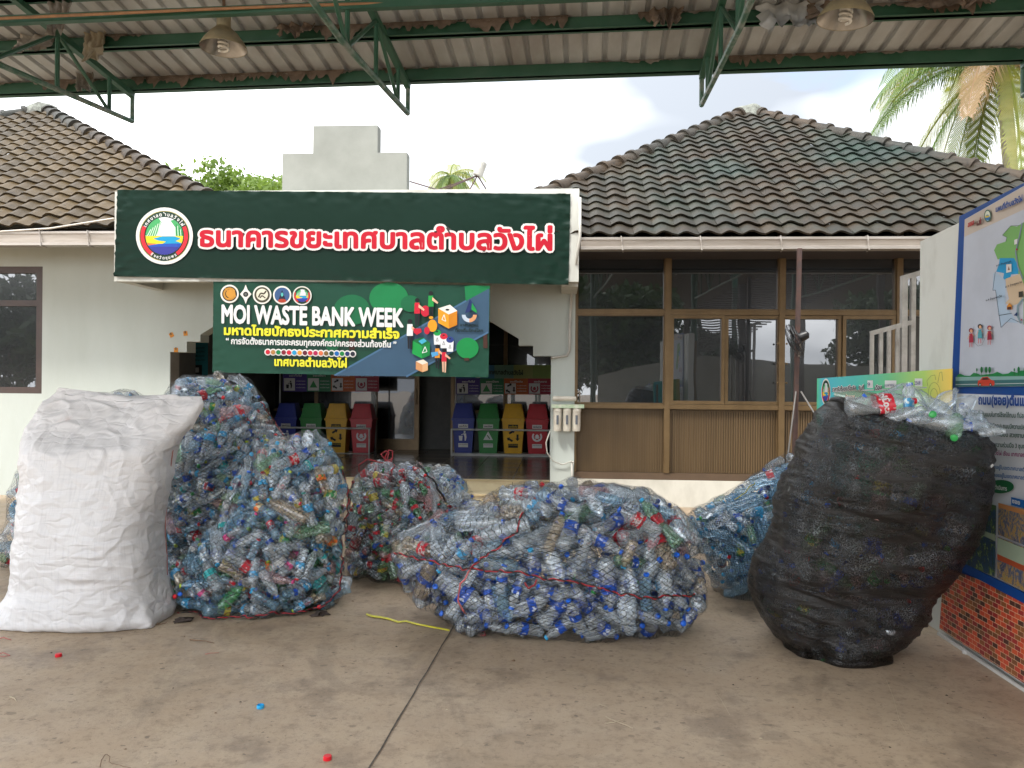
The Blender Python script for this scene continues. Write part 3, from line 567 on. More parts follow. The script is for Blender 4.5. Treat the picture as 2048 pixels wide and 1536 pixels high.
for X, c in ((1635, '15a34a'), (1682, 'd8213b'), (1727, '2a3f8a')):
    yy = 380 + (X - 1635) * .55; a.poly(zp_([(X - 26, yy), (X + 26, yy), (X + 22, yy + 85), (X - 22, yy + 85)]), 'f2f4f6'); E(X, yy, 27, 22, c); E(X, yy - 8, 9, 5, '1c1c20'); a.line(zp_([(X - 8, yy + 60), (X, yy + 35), (X + 8, yy + 60), (X - 8, yy + 60)]), .8, '333333')
a.ell(*zc(1550, 225), 9, 11, 'd01f3a')
def fig(x, y, h, top, leg, skin='f0bfa0', red=False):
    E(x, y, h * .085, h * .085, '17131a'); a.poly(zp_([(x - h * .09, y + h * .09), (x + h * .09, y + h * .09), (x + h * .11, y + h * .5), (x - h * .11, y + h * .5)]), top); a.poly(zp_([(x + h * .06, y + h * .14), (x + h * .28, y + h * .34), (x + h * .25, y + h * .40), (x + h * .05, y + h * .27)]), skin)
    a.poly(zp_([(x - h * .09, y + h * .5), (x - h * .01, y + h * .5), (x - h * .01, y + h * .95), (x - h * .07, y + h * .95)]), leg); a.poly(zp_([(x + h * .02, y + h * .5), (x + h * .1, y + h * .5), (x + h * .08, y + h * .97), (x + h * .02, y + h * .97)]), leg)
fig(1590, 98, 190, '23a047', '1c1c24'); fig(1492, 148, 190, 'd8213b', '1c1c24'); fig(1440, 300, 205, 'f4f4f4', '1c1c24'); fig(1637, 478, 165, 'ee9a2a', '1c1c24'); fig(1685, 505, 165, 'd8213b', 'f0bfa0')
a.poly(zp_([(1465, 350), (1520, 350), (1525, 375), (1492, 395), (1468, 380)]), 'd01f3a'); E(1602, 330, 34, 44, 'f5a623'); E(1592, 272, 16, 10, 'f5a623'); E(1563, 365, 20, 27, 'd01f3a'); a.poly(zp_([(1590, 522), (1640, 515), (1645, 540), (1600, 555)]), '59a9e0')
# drop shaped logo
a.poly(zp_([(1870, 138), (1905, 190), (1870, 230), (1835, 240)]), '1f2f66'); a.poly(zp_([(1885, 165), (1918, 220), (1920, 240), (1880, 215)]), '1f9a48')
a.arc(*zc(1866, 252), 7.5, 15, 0, 90, 'e0a070', 8); a.arc(*zc(1866, 252), 7.5, 15, 90, 180, 'c9d6e6', 8)
a.build('artwork', s2)
a = Art(lambda x, y: P(x, y, 9.045), nY)
a.text('MOI WASTE BANK WEEK', 443, 645, 807, 653, 35, 'f4f4f2', .040)
a.text('มหาดไทยปักธงประกาศความสำเร็จ', 448, 669, 799, 677, 17, 'f6ee3a', .045)
a.text('“ การจัดตั้งธนาคารขยะครบทุกองค์กรปกครองส่วนท้องถิ่น ”', 452, 687.5, 793, 695, 11.5, 'f4f4f2', .035)
a.text('เทศบาลตำบลวังไผ่', 549, 731, 694, 735, 15.5, 'f6ee3a', .045)
a.text('อาสาสมัคร', 920, 652, 957, 654, 5.2, '14281f', .02); a.text('ท้องถิ่นรักษ์โลก', 911, 663, 966, 664, 5.6, '14281f', .03)
a.build('lettering', s2)
# ================================================================ CANOPY over the yard
M_green = mat('green_paint', (.020, .085, .050), .5, (.035, .10, .065), 5, thr=(.4, .7), bump=.05)
M_greenw = mat('worn_green_paint', (.05, .13, .09), .5, (.20, .24, .21), 7, thr=(.45, .6))
def foil_mat():
    m = mat('foil_underside', (.47, .50, .52), .5, (.29, .285, .28), 1.6, bump=.15, bscale=30, stretch=(1, .35, 1), thr=(.38, .66), metal=.15); return m
M_foil = foil_mat(); M_scrap = mat('torn_foil', (.36, .34, .31), .7, (.22, .18, .145), 5, bump=.3, bscale=60, thr=(.4, .6)); M_scrap2 = mat('brown_backing', (.21, .16, .125), .85, (.13, .10, .075), 9, thr=(.4, .6))
ca = math.radians(2.6); E0 = P(1024, 158, 6.9)
CE = Vector((math.cos(ca), -math.sin(ca), 0)); CT = Vector((math.sin(ca), math.cos(ca), 0)); SL = .115
def C3(s, t, dz=0): p = E0 + CE * s + CT * t; return Vector((p.x, p.y, E0.z + dz))
def rz(t): return .105 - SL * t      # underside of the sheet above the eave beam's foot
can = thing('yard_canopy', (0, 2.5, 0), 'open steel canopy with green trusses and a ribbed metal roof over the yard', 'canopy')
S0, S1, T1 = -9.0, 9.0, -7.7
mb = MB(); s = S0; prof = [(0, 0), (.055, 0), (.070, .028), (.098, .028), (.113, 0)]; ss = []
while s < S1: ss += [(s + a, b) for a, b in prof]; s += .165
TT = list(np.linspace(.12, T1, 14)); vs = []
for t in TT: vs += [C3(a, t, rz(t) + b) for a, b in ss]
n = len(ss); mb.add(vs, [(j*n+i, j*n+i+1, (j+1)*n+i+1, (j+1)*n+i) for j in range(len(TT) - 1) for i in range(n - 1)])
mb.add([C3(a, t, rz(t) + b + .006) for t in (.12, T1) for a, b in ss], [(i, n + i, n + i + 1, i + 1) for i in range(n - 1)])
mb.build('roof_sheet', M_foil, can)
pt = [-.02 - .69 * k for k in range(11)]
for k, t in enumerate(pt):
    mb = MB(); h = .10; z = rz(t) - .002
    A, B = C3(S0, t, z - h / 2), C3(S1, t, z - h / 2); mb.beam(A, B, .045, h); mb.beam(C3(S0, t + (.035 if k == 0 else 0), z - h + .003), C3(S1, t + (.035 if k == 0 else 0), z - h + .003), .10, .006)
    mb.build('purlin', M_green, can)
def truss(s, tag_=None):
    R = .021; m = M_green; back = -7.5; top = lambda t: C3(s, t, rz(t) - .125); bot = lambda t: C3(s, t, -.27 + .085 * t if t > -1.8 else -.27 + .085 * -1.8)
    mb = MB(); mb.beam(C3(s, .03, rz(0) - .128), top(back), .05, .05); tr = mb.build('truss', m, can)
    mb = MB(); mb.tube([C3(s, .03, rz(0) - .12), C3(s, .03, -.27)], R, 8); mb.tube([C3(s, .03, -.27), bot(-1.8), bot(back)], R * 1.1, 8); mb.build('bottom_chord', M_greenw, tr, smooth='auto')
    mb = MB(); t = -.32
    ts = [-.32, -1.0, -1.7, -2.6, -3.6, -4.6, -5.6, -6.5, -7.3]
    for i, t in enumerate(ts):
        mb.tube([top(t), bot(t)], R * .85, 6)
        if i: mb.tube([top(ts[i - 1]), bot(t)] if i % 2 == 0 else [bot(ts[i - 1]), top(t)], R * .8, 6)
    mb.build('web', m, tr)
tip = [((P(px, 175, 6.9) - E0).dot(CE)) for px in (240, 812, 1402)]; sp = (tip[2] - tip[0]) / 2
trs = [tip[0] - 2 * sp, tip[0] - sp] + tip + [tip[2] + sp, tip[2] + 2 * sp]
for s in trs: truss(s)
for s in trs[::1]:
    for t in (-7.3,):
        mb = MB(); mb.tube([Vector((*C3(s, t).xy, 0)), C3(s, t, rz(t) - .15)], .085, 14); mb.box(tuple(Vector((*C3(s, t).xy, 0)) - Vector((.15, .15, 0))), tuple(Vector((*C3(s, t).xy, 0)) + Vector((.15, .15, .02)))); mb.build('column', M_green, can, smooth='auto')
mb = MB(); A = P(0, 42, 5.32); B = P(620, 16, 5.25); d = (B - A); mb.beam(A - d * .8, B + d * 1.5, .05, .055); mb.build('tie_beam', M_green, can)
mb = MB(); pts = [P(x, y - 2, 5.22) + Vector((0, 0, .01 * fbm((x * .02, 0, 0)))) for x, y in ((-300, 49), (0, 39), (200, 30), (400, 21), (600, 13), (800, 8), (960, 1), (1150, -6))]; mb.tube(pts, .011, 8)
tag(mb.build('conduit_pipe', mat('orange_brown_pipe', (.34, .17, .07), .5, (.22, .11, .05), 12), smooth=True), 'rusty orange conduit running along the green tie beam under the canopy', 'pipe')
def scraps(name, t, thr, lo, hi, m, seed, s0=-5.4, s1=4.6, zoff=0.0, back=0):
    mb = MB(); rr = random.Random(seed); s = s0
    while s < s1:
        L = rr.uniform(.2, 1.1) if thr > .5 else rr.uniform(.12, .7); on = rr.random() < thr
        if on:
            nn = max(3, int(L / .02)); top = []; bt = []; H = rr.uniform(lo, hi)
            for i in range(nn + 1):
                q = s + L * i / nn; e_ = min(1, 3 * min(i, nn - i) / nn + .45); hh = H * e_ * (.75 + .8 * fbm((q * 11, seed, 0)) + .3 * fbm((q * 40, seed, 7))); wob = .018 * fbm((q * 9, 3, seed))
                top.append(C3(q, t - back + wob * .4, rz(t) + zoff)); bt.append(C3(q, t - back - .02 - abs(wob) - hh * .25, rz(t) + zoff - max(.008, hh)))
            mb = MB(); mb.add(top + bt, [(i, i + 1, nn + 2 + i, nn + 1 + i) for i in range(nn)]); mb.build(name, m, can, smooth=True)
        s += L + rr.uniform(0, .05)
for k in range(0, 3):
    scraps('torn_insulation', pt[k] - .03, .95, .02, .05, M_scrap, 10 + k, back=.0)
    scraps('torn_insulation', pt[k] - .045, .34, .07, .14, M_scrap2, 40 + k)
def scrap(px, py, w_, h, t, lean=.0, m=M_scrap):
    """one large torn flap hanging from the roof under the purlins"""
    s = (P(px, py, E0.y + t) - E0).dot(CE); mb = MB(); nx, nz_ = 14, 10; vs = []
    for j in range(nz_ + 1):
        for i in range(nx + 1):
            u = i / nx - .5; v = j / nz_; ww = w_ * (1 - .3 * v + .25 * fbm((v * 4, px, 0))); hh = h * (1 + .35 * fbm((u * 5, px, 5)))
            vs.append(C3(s + u * ww + lean * v, t - .05 - .1 * v * v + .03 * math.sin(u * 22) + .03 * fbm((u * 4, v * 4, px)), rz(t) - v * hh))
    mb.add(vs, [(j*(nx+1)+i, j*(nx+1)+i+1, (j+1)*(nx+1)+i+1, (j+1)*(nx+1)+i) for j in range(nz_) for i in range(nx)]); mb.build('torn_insulation', m, can, smooth=True)
scrap(172, 85, .22, .26, -.75, .02, mat('pale_foil', (.42, .37, .27), .7, (.33, .28, .2), 6)); scrap(100, 40, .2, .34, -1.3, .04); scrap(55, 105, .4, .17, -.75, -.04); scrap(150, 150, .2, .18, -.12, .05); scrap(1570, 40, .5, .22, -.75, .0, M_foil); scrap(1330, 50, .26, .16, -.75, 0, M_scrap2); scrap(1650, 25, .5, .16, -.75, 0, M_scrap2); scrap(1860, 20, .6, .15, -.8, 0, M_scrap2); scrap(590, 75, .34, .12, -.75, 0, M_scrap2)
# pendant lamps
M_shade = mat('dusty_enamel', (.30, .25, .15), .5, (.2, .17, .11), 9); M_shin = mat('shade_inside', (.34, .32, .29), .28, (.25, .23, .2), 8, metal=.7); M_bulb = mat('white_glass', (.75, .74, .70), .25)
def lamp(px, py, Y, D, ax, lbl):
    o = P(px, py, Y); r = D / 2; t = thing('pendant_lamp', o, lbl, 'lamp', 'pendant lamps under the canopy'); ax = Vector(ax).normalized()
    mb = MB(); mb.lathe(o, [(r, 0), (r * .99, .012), (r * .86, .05), (r * .62, .105), (r * .36, .145), (r * .30, .16), (r * .30, .24), (r * .24, .26), (0, .262)], 32, 0, ax); sh = mb.build('shade', M_shade, t, smooth='auto')
    mb = MB(); mb.lathe(o + ax * .003, [(r * .985, 0), (r * .84, .046), (r * .6, .099), (r * .34, .138), (0, .150)], 32, 0, ax); mb.build('reflector', M_shin, t, smooth='auto')
    mb = MB(); q = ax.to_track_quat('Z', 'Y').to_matrix(); mb.tube([o + q @ Vector((.034 * math.cos(a), .034 * math.sin(a), .13 - a * .0046)) for a in np.linspace(0, 2 * PI * 5, 80)], .0105, 6); mb.lathe(o, [(.028, .13), (.028, .15)], 12, 0, ax, True); mb.build('spiral_bulb', M_bulb, t, smooth=True)
    mb = MB(); mb.tube([o + ax * .26, Vector((o.x + ax.x * .3, o.y + ax.y * .3, E0.z + 1.0 if False else o.z + .52))], .011, 6); mb.build('rod', mat('rusty_rod', (.12, .07, .04), .8), t)
lamp(447, 97, 5.55, .335, (0, 0, 1), 'dusty beige pendant lamp with a white spiral bulb, hanging above the stepped parapet')
lamp(1690, 40, 5.05, .345, (.1, -.05, 1), 'pendant lamp with a shiny reflector and spiral bulb above the right hip roof')
# ================================================================ RIGHT WALL with printed panel
WX = 2.41
M_bw = mat('white_board', (.60, .61, .57), .6, (.46, .46, .42), 5, thr=(.5, .85), stretch=(1, 1, .5), bump=.05)
pw = PX(1835, 700, WX).y
wal = thing('partition_wall', (2.48, 3.5, 0), 'white painted partition wall carrying the printed panel on the right', 'wall')
mb = MB(); mb.prism([(WX + .012, 1.2, 0), (WX + .012, pw, 0), (WX + .012, pw, PX(1835, 484, WX).z), (WX + .012, 4.7, PX(1916, 442, WX).z), (WX + .012, 1.2, 2.6)], (.1, 0, 0)); mb.build('panel', M_bw, wal, fixn=True)
mb = MB(); mb.box((WX + .115, 1.2, 0), (WX + .16, pw - .01, .05)); mb.box((WX + .115, pw - .06, .055), (WX + .16, pw - .01, 2.4)); mb.build('stud', M_alu, wal)
pb = thing('printed_panel', (2.4, 4, 1.2), 'large printed village map and project panel with a brick patterned foot', 'poster')
px_ = lambda x, y: PX(x, y, WX); nX = Vector((-1, 0, 0))
a = Art(px_, nX)
def c7(pts): return [(1840 + x / 3.49, 360 + y / 3.49) for x, y in pts]
def c8(pts): return [(1880 + x / 2.4, 760 + y / 2.4) for x, y in pts]
XR = 2260
def ext(x0, y0, x1, y1): return y0 + (XR - x0) * (y1 - y0) / (x1 - x0)
a.poly([(1919, 433), (XR, ext(1919, 433, 2048, 366)), (XR, ext(1884, 1262, 2048, 1365)), (1884, 1260), (1902, 800)], '0d4c9c')
a.poly([(1930, 439), (XR, ext(1930, 439, 2048, 372)), (XR, 771), (1918, 774)], 'cfd5e2')
a.poly([(1930, 440), (XR, ext(1930, 440, 2048, 373)), (XR, ext(1929, 474, 2048, 419)), (1929, 474)], 'd6c8ba')
a.poly([(1914, 787), (XR, 798), (XR, ext(1922, 1122, 2048, 1183) + 0), (1899, 1112)], 'e6e8ee')
a.poly(c7([(545,555),(520,490),(540,450),(600,430),(610,400),(580,385),(610,350),(640,320),(680,325),(726,295),(900,240),(900,1000),(726,1010),(726,780),(690,660),(660,570),(600,545)]), '83bf6a')
a.poly(c7([(560,545),(660,545),(690,600),(690,655),(640,660),(630,695),(582,695),(590,650),(535,640),(555,585)]), '22a3dc')
a.poly(c7([(515,650),(535,642),(600,700),(600,870),(660,960),(690,1000),(600,990),(570,1030),(550,930),(530,770),(510,770)]), 'bcd3ea')
a.poly(c7([(600,690),(700,655),(726,720),(740,780),(700,860),(640,880),(600,860),(625,830),(605,740)]), 'e0c7a8')
a.line(c7([(530,640),(512,770),(532,768),(555,930),(570,1030),(640,965),(715,1000)]), .8, '3b4250'); a.line(c7([(605,430),(612,400),(582,385),(640,320),(700,318)]), .8, '3b5a3a')
a.line(c7([(720,300),(700,400),(675,500),(690,600),(726,690)]), 2.4, '8f9bb0'); a.line(c7([(726,830),(690,880),(690,950),(715,1000)]), 4, '8fa9b4'); a.line(c7([(558,945),(650,930)]), 1, '40464e')
a.poly(c7([(668,418),(690,410),(688,445),(668,452)]), 'f2f2f2'); a.poly(c7([(612,590),(648,585),(648,640),(612,648)]), 'f0eee8'); a.poly(c7([(622,630),(630,600),(638,628)]), '9c6a4a'); a.poly(c7([(616,880),(634,858),(652,878),(652,905),(616,905)]), 'e8962a'); a.poly(c7([(620, 885), (648, 885), (648, 905), (620, 905)]), '5c3326'); a.poly(c7([(700,780),(730,775),(730,815),(700,820)]), '3c3a30'); a.poly(c7([(665, 945), (690, 920), (690, 950)]), '1f3d70'); a.poly(c7([(715, 965), (726, 975), (715, 985)]), 'c23040'); a.poly(c7([(682, 475), (700, 487), (682, 492)]), 'c23040')
a.poly(c7([(352, 300), (398, 280), (398, 296), (352, 316)]), 'd6c8ba'); a.poly(c7([(406, 290), (450, 268), (450, 300), (406, 322)]), '6a3a34'); 
for X in (415, 430, 443): a.poly(c7([(X, 262), (X + 6, 259), (X + 6, 300), (X, 303)]), 'd6c8ba' if X != 430 else 'a0342c')
ae = (1840 + 485 / 3.49, 360 + 250 / 3.49)
a.ell(ae[0], ae[1], 7.0, 12.4, '2f6a58'); a.ell(ae[0], ae[1], 5.4, 10, 'e9ecd8'); a.ell(ae[0], ae[1] + 3.5, 4.8, 6, '2276b8'); a.poly([(ae[0] - 4.8, ae[1]), (ae[0] + 4.8, ae[1] - 1), (ae[0] + 2, ae[1] + 3), (ae[0] - 4, ae[1] + 4)], 'e8cf3a')
# children skipping
for X, Y_, c, hair in ((370, 1050, 'b8354c', '8a2c3c'), (434, 1022, '58a9b8', '1a1a1c'), (503, 1032, 'a82440', 'a82440')):
    a.ell(*c7([(X, Y_)])[0], 4.6, 4.8, hair, 16); a.ell(*c7([(X + 2, Y_ + 4)])[0], 2.8, 3.4, 'f0b890', 14); a.poly(c7([(X - 12, Y_ + 22), (X + 12, Y_ + 20), (X + 17, Y_ + 82), (X - 15, Y_ + 85)]), c); a.line(c7([(X - 10, Y_ + 30), (X - 24, Y_ + 62)]), 1.2, 'f0b890'); a.line(c7([(X + 10, Y_ + 28), (X + 24, Y_ + 40)]), 1.2, 'f0b890')
    a.line(c7([(X - 7, Y_ + 84), (X - 9, Y_ + 118)]), 1.3, 'e07070'); a.line(c7([(X + 7, Y_ + 84), (X + 8, Y_ + 118)]), 1.3, 'e07070')
a.line(c7([(394, 1090), (400, 1135), (425, 1160), (455, 1150), (475, 1100)]), .5, '555555')
# hedge, road, car
a.poly(c7([(274,1385),(280,1362),(300,1352),(330,1366),(370,1366),(395,1345),(425,1352),(445,1362),(530,1352),(560,1338),(600,1356),(640,1350),(660,1335),(700,1345),(726,1330),(1300,1310),(1300,1390),(274,1400)]), '1f8a4c')
for X in (418, 452, 484, 510, 684, 715, 760, 800): a.ell(*c7([(X, 1325)])[0], 2.7 if X not in (418, 684) else 1.6, 6.4 if X not in (418, 684) else 3.4, '1b7a42', 12); a.line(c7([(X, 1330), (X, 1366)]), .8, '2d5c38')
a.poly(c7([(273, 1375), (1300, 1362), (1300, 1385), (273, 1402)]), '8fb6b4'); a.poly(c7([(272, 1402), (1300, 1382), (1300, 1430), (271, 1444)]), '3f7276'); a.line(c7([(274, 1428), (1300, 1410)]), .9, 'e6ecec')
a.poly(c7([(428,1425),(432,1400),(446,1396),(462,1376),(500,1374),(522,1394),(545,1402),(550,1428),(540,1436),(434,1438)]), 'd8402f'); a.poly(c7([(456, 1394), (468, 1381), (497, 1379), (512, 1394)]), '4a2226')
for X in (446, 520): a.ell(*c7([(X, 1430)])[0], 2.4, 3.6, '222226', 14); a.ell(*c7([(X, 1430)])[0], 1.2, 1.9, 'd8d8d8', 10)
# photographs printed on the panel
def photo_mat(name, cols, sc_):
    m = bpy.data.materials.new(name); m.use_nodes = True; nt = m.node_tree; b = nt.nodes['Principled BSDF']; N = nt.nodes.new; K = nt.links.new; b.inputs['Roughness'].default_value = .4
    tc = N('ShaderNodeTexCoord'); mp = N('ShaderNodeMapping'); mp.inputs['Scale'].default_value = (1, 1, .7); K(tc.outputs['Object'], mp.inputs[0]); n = N('ShaderNodeTexNoise'); n.inputs['Scale'].default_value = sc_; n.inputs['Detail'].default_value = 8; n.inputs['Roughness'].default_value = .8; n.inputs['Distortion'].default_value = 1.2; K(mp.outputs[0], n.inputs['Vector'])
    r = N('ShaderNodeValToRGB'); cr = r.color_ramp; 
    while len(cr.elements) < len(cols): cr.elements.new(.5)
    for i, c in enumerate(cols): cr.elements[i].position = .34 + .32 * i / (len(cols) - 1); cr.elements[i].color = (*hexc(c), 1)
    K(n.outputs['Fac'], r.inputs[0]); K(r.outputs[0], b.inputs['Base Color']); return m
ph1 = photo_mat('photo_green', ('0c1a14', '1c3a22', '26406a', '16241c', '7a9440', 'd4dcc8'), 22); ph2 = photo_mat('photo_hall', ('1c1a1c', '4a3a30', '2f4a7a', '6a6a62', 'b88a3a', '3f5a3a', 'd0c8b8'), 24)
a.poly(c8([(110,560),(290,603),(288,745),(110,700)]), ph1); a.poly(c8([(100,712),(288,757),(283,945),(100,868)]), ph1)
a.poly(c8([(301,590),(640,680),(640,880),(299,742)]), ph2); a.poly(c8([(301,590),(640,680),(640,710),(301,612)]), 'c98a55'); a.poly(c8([(297,752),(640,890),(640,1120),(294,948)]), ph2); a.poly(c8([(297,757),(640,895),(640,1000),(296,835)]), 'a9b9a0'); a.poly(c8([(296,835),(640,985),(640,1012),(296,862)]), 'b5522f')
a.poly(c8([(110,560),(290,603),(290,625),(110,585)]), '56724a'); a.poly(c8([(170, 700), (288, 745), (288, 775), (190, 730)]), 'a8b49a')
a.poly([(1899, 1110), (1960, 1138), (XR, ext(1922, 1122, 2048, 1183)), (XR, ext(1922, 1122, 2048, 1189) + 12), (1896, 1122)], '0d4c9c')
a.ell(*c8([(313, 512)])[0], 27, 13.5, '14663c'); a.ell(*c8([(238, 545)])[0], 9, 9, '1767b5'); a.poly(c8([(150, 520), (240, 527), (240, 563), (150, 552)]), '1767b5'); a.poly(c8([(365, 562), (520, 600), (520, 640), (365, 600)]), '1767b5')
a.build('print', pb)
a = Art(px_, nX); a.k = 60
a.text('สสส', *c7([(353, 330)])[0], *c7([(398, 308)])[0], 9, 'c23a34', .05)
a.text('แผนที่ตำบลวังไผ่', 1998, 424, 2052, 402, 10, '2350a0', .05)
a.text('ม.5 บ้านเขาบุก', *c7([(558, 604)])[0], *c7([(662, 572)])[0], 3.6, '1c2438', .03); a.text('ม.3 บ้านหูหนาน', *c7([(624, 752)])[0], *c7([(740, 716)])[0], 3.6, '1c2438', .03); a.text('ม.4 บ้านนาเหนือ', *c7([(488, 846)])[0], *c7([(600, 815)])[0], 3.6, '1c2438', .03)
a.text('ถนน(ซอย)ต้นแบบ', 1965, 808, 2078, 812, 17, '1f4fa0', .05)
def body(s_, X, Y_, X2, Y2, h, c): a.text(s_, *c8([(X, Y_)])[0], *c8([(X2, Y2)])[0], h * 1.25, c, .03)
body('วัตถุประสงค์', 100, 171, 168, 173, 6.5, 'b02a40'); body('เพื่อเป็นต้นแบบในการใช้รถใช้ถนน ที่ปลอดภัย', 178, 172, 470, 184, 6.5, '2a5a4c'); body('(อุปกรณ์ครบ) ถนนมีความปลอดภัย', 228, 226, 480, 240, 6.5, '2a5a4c'); body('เป็นระเบียบ สวยงาม', 265, 268, 430, 278, 6.5, '2a5a4c'); body('ได้รับความร่วมมือ 3 ชุมชน', 255, 318, 450, 330, 6.5, '2a5a4c'); body('ถนนวังไผ่ เชื่อม เทศบาลตำบล', 262, 358, 470, 372, 6, 'a0307a'); body('ซอยอยู่ในเขตเทศบาลตำบล', 268, 424, 470, 442, 5.5, '2a6ab0'); body('ต้นซอยอยู่ในเขตเทศบาลตำบล', 268, 462, 470, 482, 5.5, '2a6ab0')
body('ก่อนดำเนินการ', 270, 520, 354, 532, 6, 'f4f4f4'); body('29', 226, 552, 246, 556, 5.5, 'f4f4f4'); body('ซอย', 382, 590, 420, 600, 6.5, 'f4f4f4')
a.build('lettering', pb)
def brick_mat():
    m = bpy.data.materials.new('printed_brick'); m.use_nodes = True; nt = m.node_tree; b = nt.nodes['Principled BSDF']; N = nt.nodes.new; K = nt.links.new; b.inputs['Roughness'].default_value = .45
    tc = N('ShaderNodeTexCoord'); sp_ = N('ShaderNodeSeparateXYZ'); cb = N('ShaderNodeCombineXYZ'); K(tc.outputs['Object'], sp_.inputs[0]); K(sp_.outputs['Y'], cb.inputs['X']); K(sp_.outputs['Z'], cb.inputs['Y'])
    t = N('ShaderNodeTexBrick'); t.inputs['Color1'].default_value = (0, 0, 0, 1); t.inputs['Color2'].default_value = (1, 1, 1, 1); t.inputs['Mortar'].default_value = (.5, .5, .5, 1); t.inputs['Scale'].default_value = 1; t.inputs['Mortar Size'].default_value = .0013; t.inputs['Brick Width'].default_value = .052; t.inputs['Row Height'].default_value = .0275; t.inputs['Bias'].default_value = 0
    K(cb.outputs[0], t.inputs['Vector']); r = N('ShaderNodeValToRGB'); cr = r.color_ramp; cr.interpolation = 'CONSTANT'
    cols = ['c84a2c', '9c2a2a', '8c5228', 'b83c26', '4e2e26', 'c8502c', '8e2629', '7a4a2c']
    while len(cr.elements) < len(cols): cr.elements.new(.5)
    for i, c in enumerate(cols): cr.elements[i].position = i / len(cols); cr.elements[i].color = (*hexc(c), 1)
    K(t.outputs['Color'], r.inputs[0]); x = N('ShaderNodeMix'); x.data_type = 'RGBA'; K(t.outputs['Fac'], x.inputs['Factor']); K(r.outputs[0], x.inputs['A']); x.inputs['B'].default_value = (*hexc('d8c0a0'), 1); K(x.outputs['Result'], b.inputs['Base Color']); return m
mb = MB(); mb.add([px_(*p) + nX * .016 for p in ((1893, 1133), (XR, ext(1897, 1137, 2048, 1192)), (XR, ext(1884, 1256, 2048, 1362)), (1884, 1257))], [(0, 1, 2, 3)]); mb.build('brick_print', brick_mat(), pb)
mb = MB(); p0 = px_(1884, 1262); mb.box((WX - .03, 1.25, 0), (WX - .018, p0.y, .018)); mb.build('edge_strip', flat('e2e0da'), pb)
# price board
o1 = P(1640, 770, 5.42); o2 = P(1903, 770, 4.78); pn = Vector((o2.y - o1.y, -(o2.x - o1.x), 0)).normalized()
if pn.y > 0: pn = -pn
pr = lambda x, y: PP(x, y, o1, pn)
bd = thing('price_board', (o1 + o2) / 2 * 1, 'teal to yellow recycling price board standing behind the black net bag', 'sign'); 
def grad():
    m = bpy.data.materials.new('gradient_print'); m.use_nodes = True; nt = m.node_tree; b = nt.nodes['Principled BSDF']; N = nt.nodes.new; K = nt.links.new; b.inputs['Roughness'].default_value = .4; tc = N('ShaderNodeTexCoord'); s_ = N('ShaderNodeSeparateXYZ'); K(tc.outputs['Generated'], s_.inputs[0]); r = N('ShaderNodeValToRGB'); cr = r.color_ramp
    cols = [(0, '2fae7a'), (.05, '1aa3b8'), (.33, '23a99a'), (.55, '4fae72'), (.8, '9ac04e'), (.93, 'd8bf48'), (1, 'e8c040')]
    while len(cr.elements) < len(cols): cr.elements.new(.5)
    for e_, (p_, c) in zip(cr.elements, cols): e_.position = p_; e_.color = (*hexc(c), 1)
    K(s_.outputs[0], r.inputs[0]); K(r.outputs[0], b.inputs['Base Color']); return m
mb = MB(); c4 = [pr(1634, 757), pr(1904, 737)]; zb2 = .5; mb.prism([c4[0], c4[1], Vector((c4[1].x, c4[1].y, zb2)), Vector((c4[0].x, c4[0].y, zb2))], -pn * .012); mb.build('board', grad(), bd, fixn=True)
mb = MB()
for c in c4: q = c + (c4[1] - c4[0]).normalized() * (.08 if c is c4[0] else -.42) - pn * .03; mb.box((q.x - .015, q.y - .015, 0), (q.x + .015, q.y + .015, c.z - .05))
mb.build('leg', M_alu, bd)
aa = Art(lambda x, y: pr(1652 + (x - 1652) * .34, 784 + (y - 784)), pn); emblem(aa, 1652, 784, 27); aa.build('emblem', bd)
a = Art(pr, pn); a.rect(1735, 761, 1746, 776, 'f0f0ee'); a.rect(1770, 761, 1793, 776, 'f0f0ee'); a.rect(1830, 757, 1845, 773, 'f0f0ee')
for s_, x0, y0, x1, y1, h in (('ราคารับซื้อขยะรีไซเคิล', 1665, 783, 1713, 779.5, 6), ('วันที่', 1718, 781, 1729, 779.5, 6.5), ('เดือน', 1751, 780, 1765, 778.5, 6.5), ('พ.ศ.', 1808, 778, 1822, 776.5, 6.5), ('จำนวน', 1692, 799, 1712, 798, 6)): a.text(s_, x0, y0, x1, y1, h * 1.3, 'f2f2f0', .14); a.text(s_, x0, y0, x1, y1, h * 1.3, '1a1c20', .03)
for x0, y0, x1, y1 in ((1730, 780.5, 1750, 780), (1766, 779.5, 1806, 778.5), (1825, 776.5, 1856, 775)): a.line([(x0, y0), (x1, y1)], 2.4, 'eef0ee'); a.line([(x0, y0), (x1, y1)], .8, '1a1c20')
a.text('9', 1738, 773, 1743, 773, 8, '4a4a80', .01); a.text('เมษายน', 1772, 773, 1791, 772, 5.5, '4a4a80', .01); a.text('2568', 1832, 770, 1844, 769, 7.5, '4a4a80', .01)
# line drawing of a jar on the print
a.line([(1872 + 12 * math.cos(t), 787 + 22 * math.sin(t)) for t in np.linspace(0, 2 * PI, 20)], .7, '5a7a40'); a.line([(1872 + 7 * math.cos(t), 790 + 13 * math.sin(t)) for t in np.linspace(0, 2 * PI, 18)], .7, '5a7a40'); a.line([(1860, 772), (1858, 762), (1866, 752), (1874, 750), (1876, 760)], .7, '5a7a40'); a.line([(1880, 766), (1884, 745), (1888, 744), (1890, 762)], .7, '5a7a40')
a.build('print', bd)
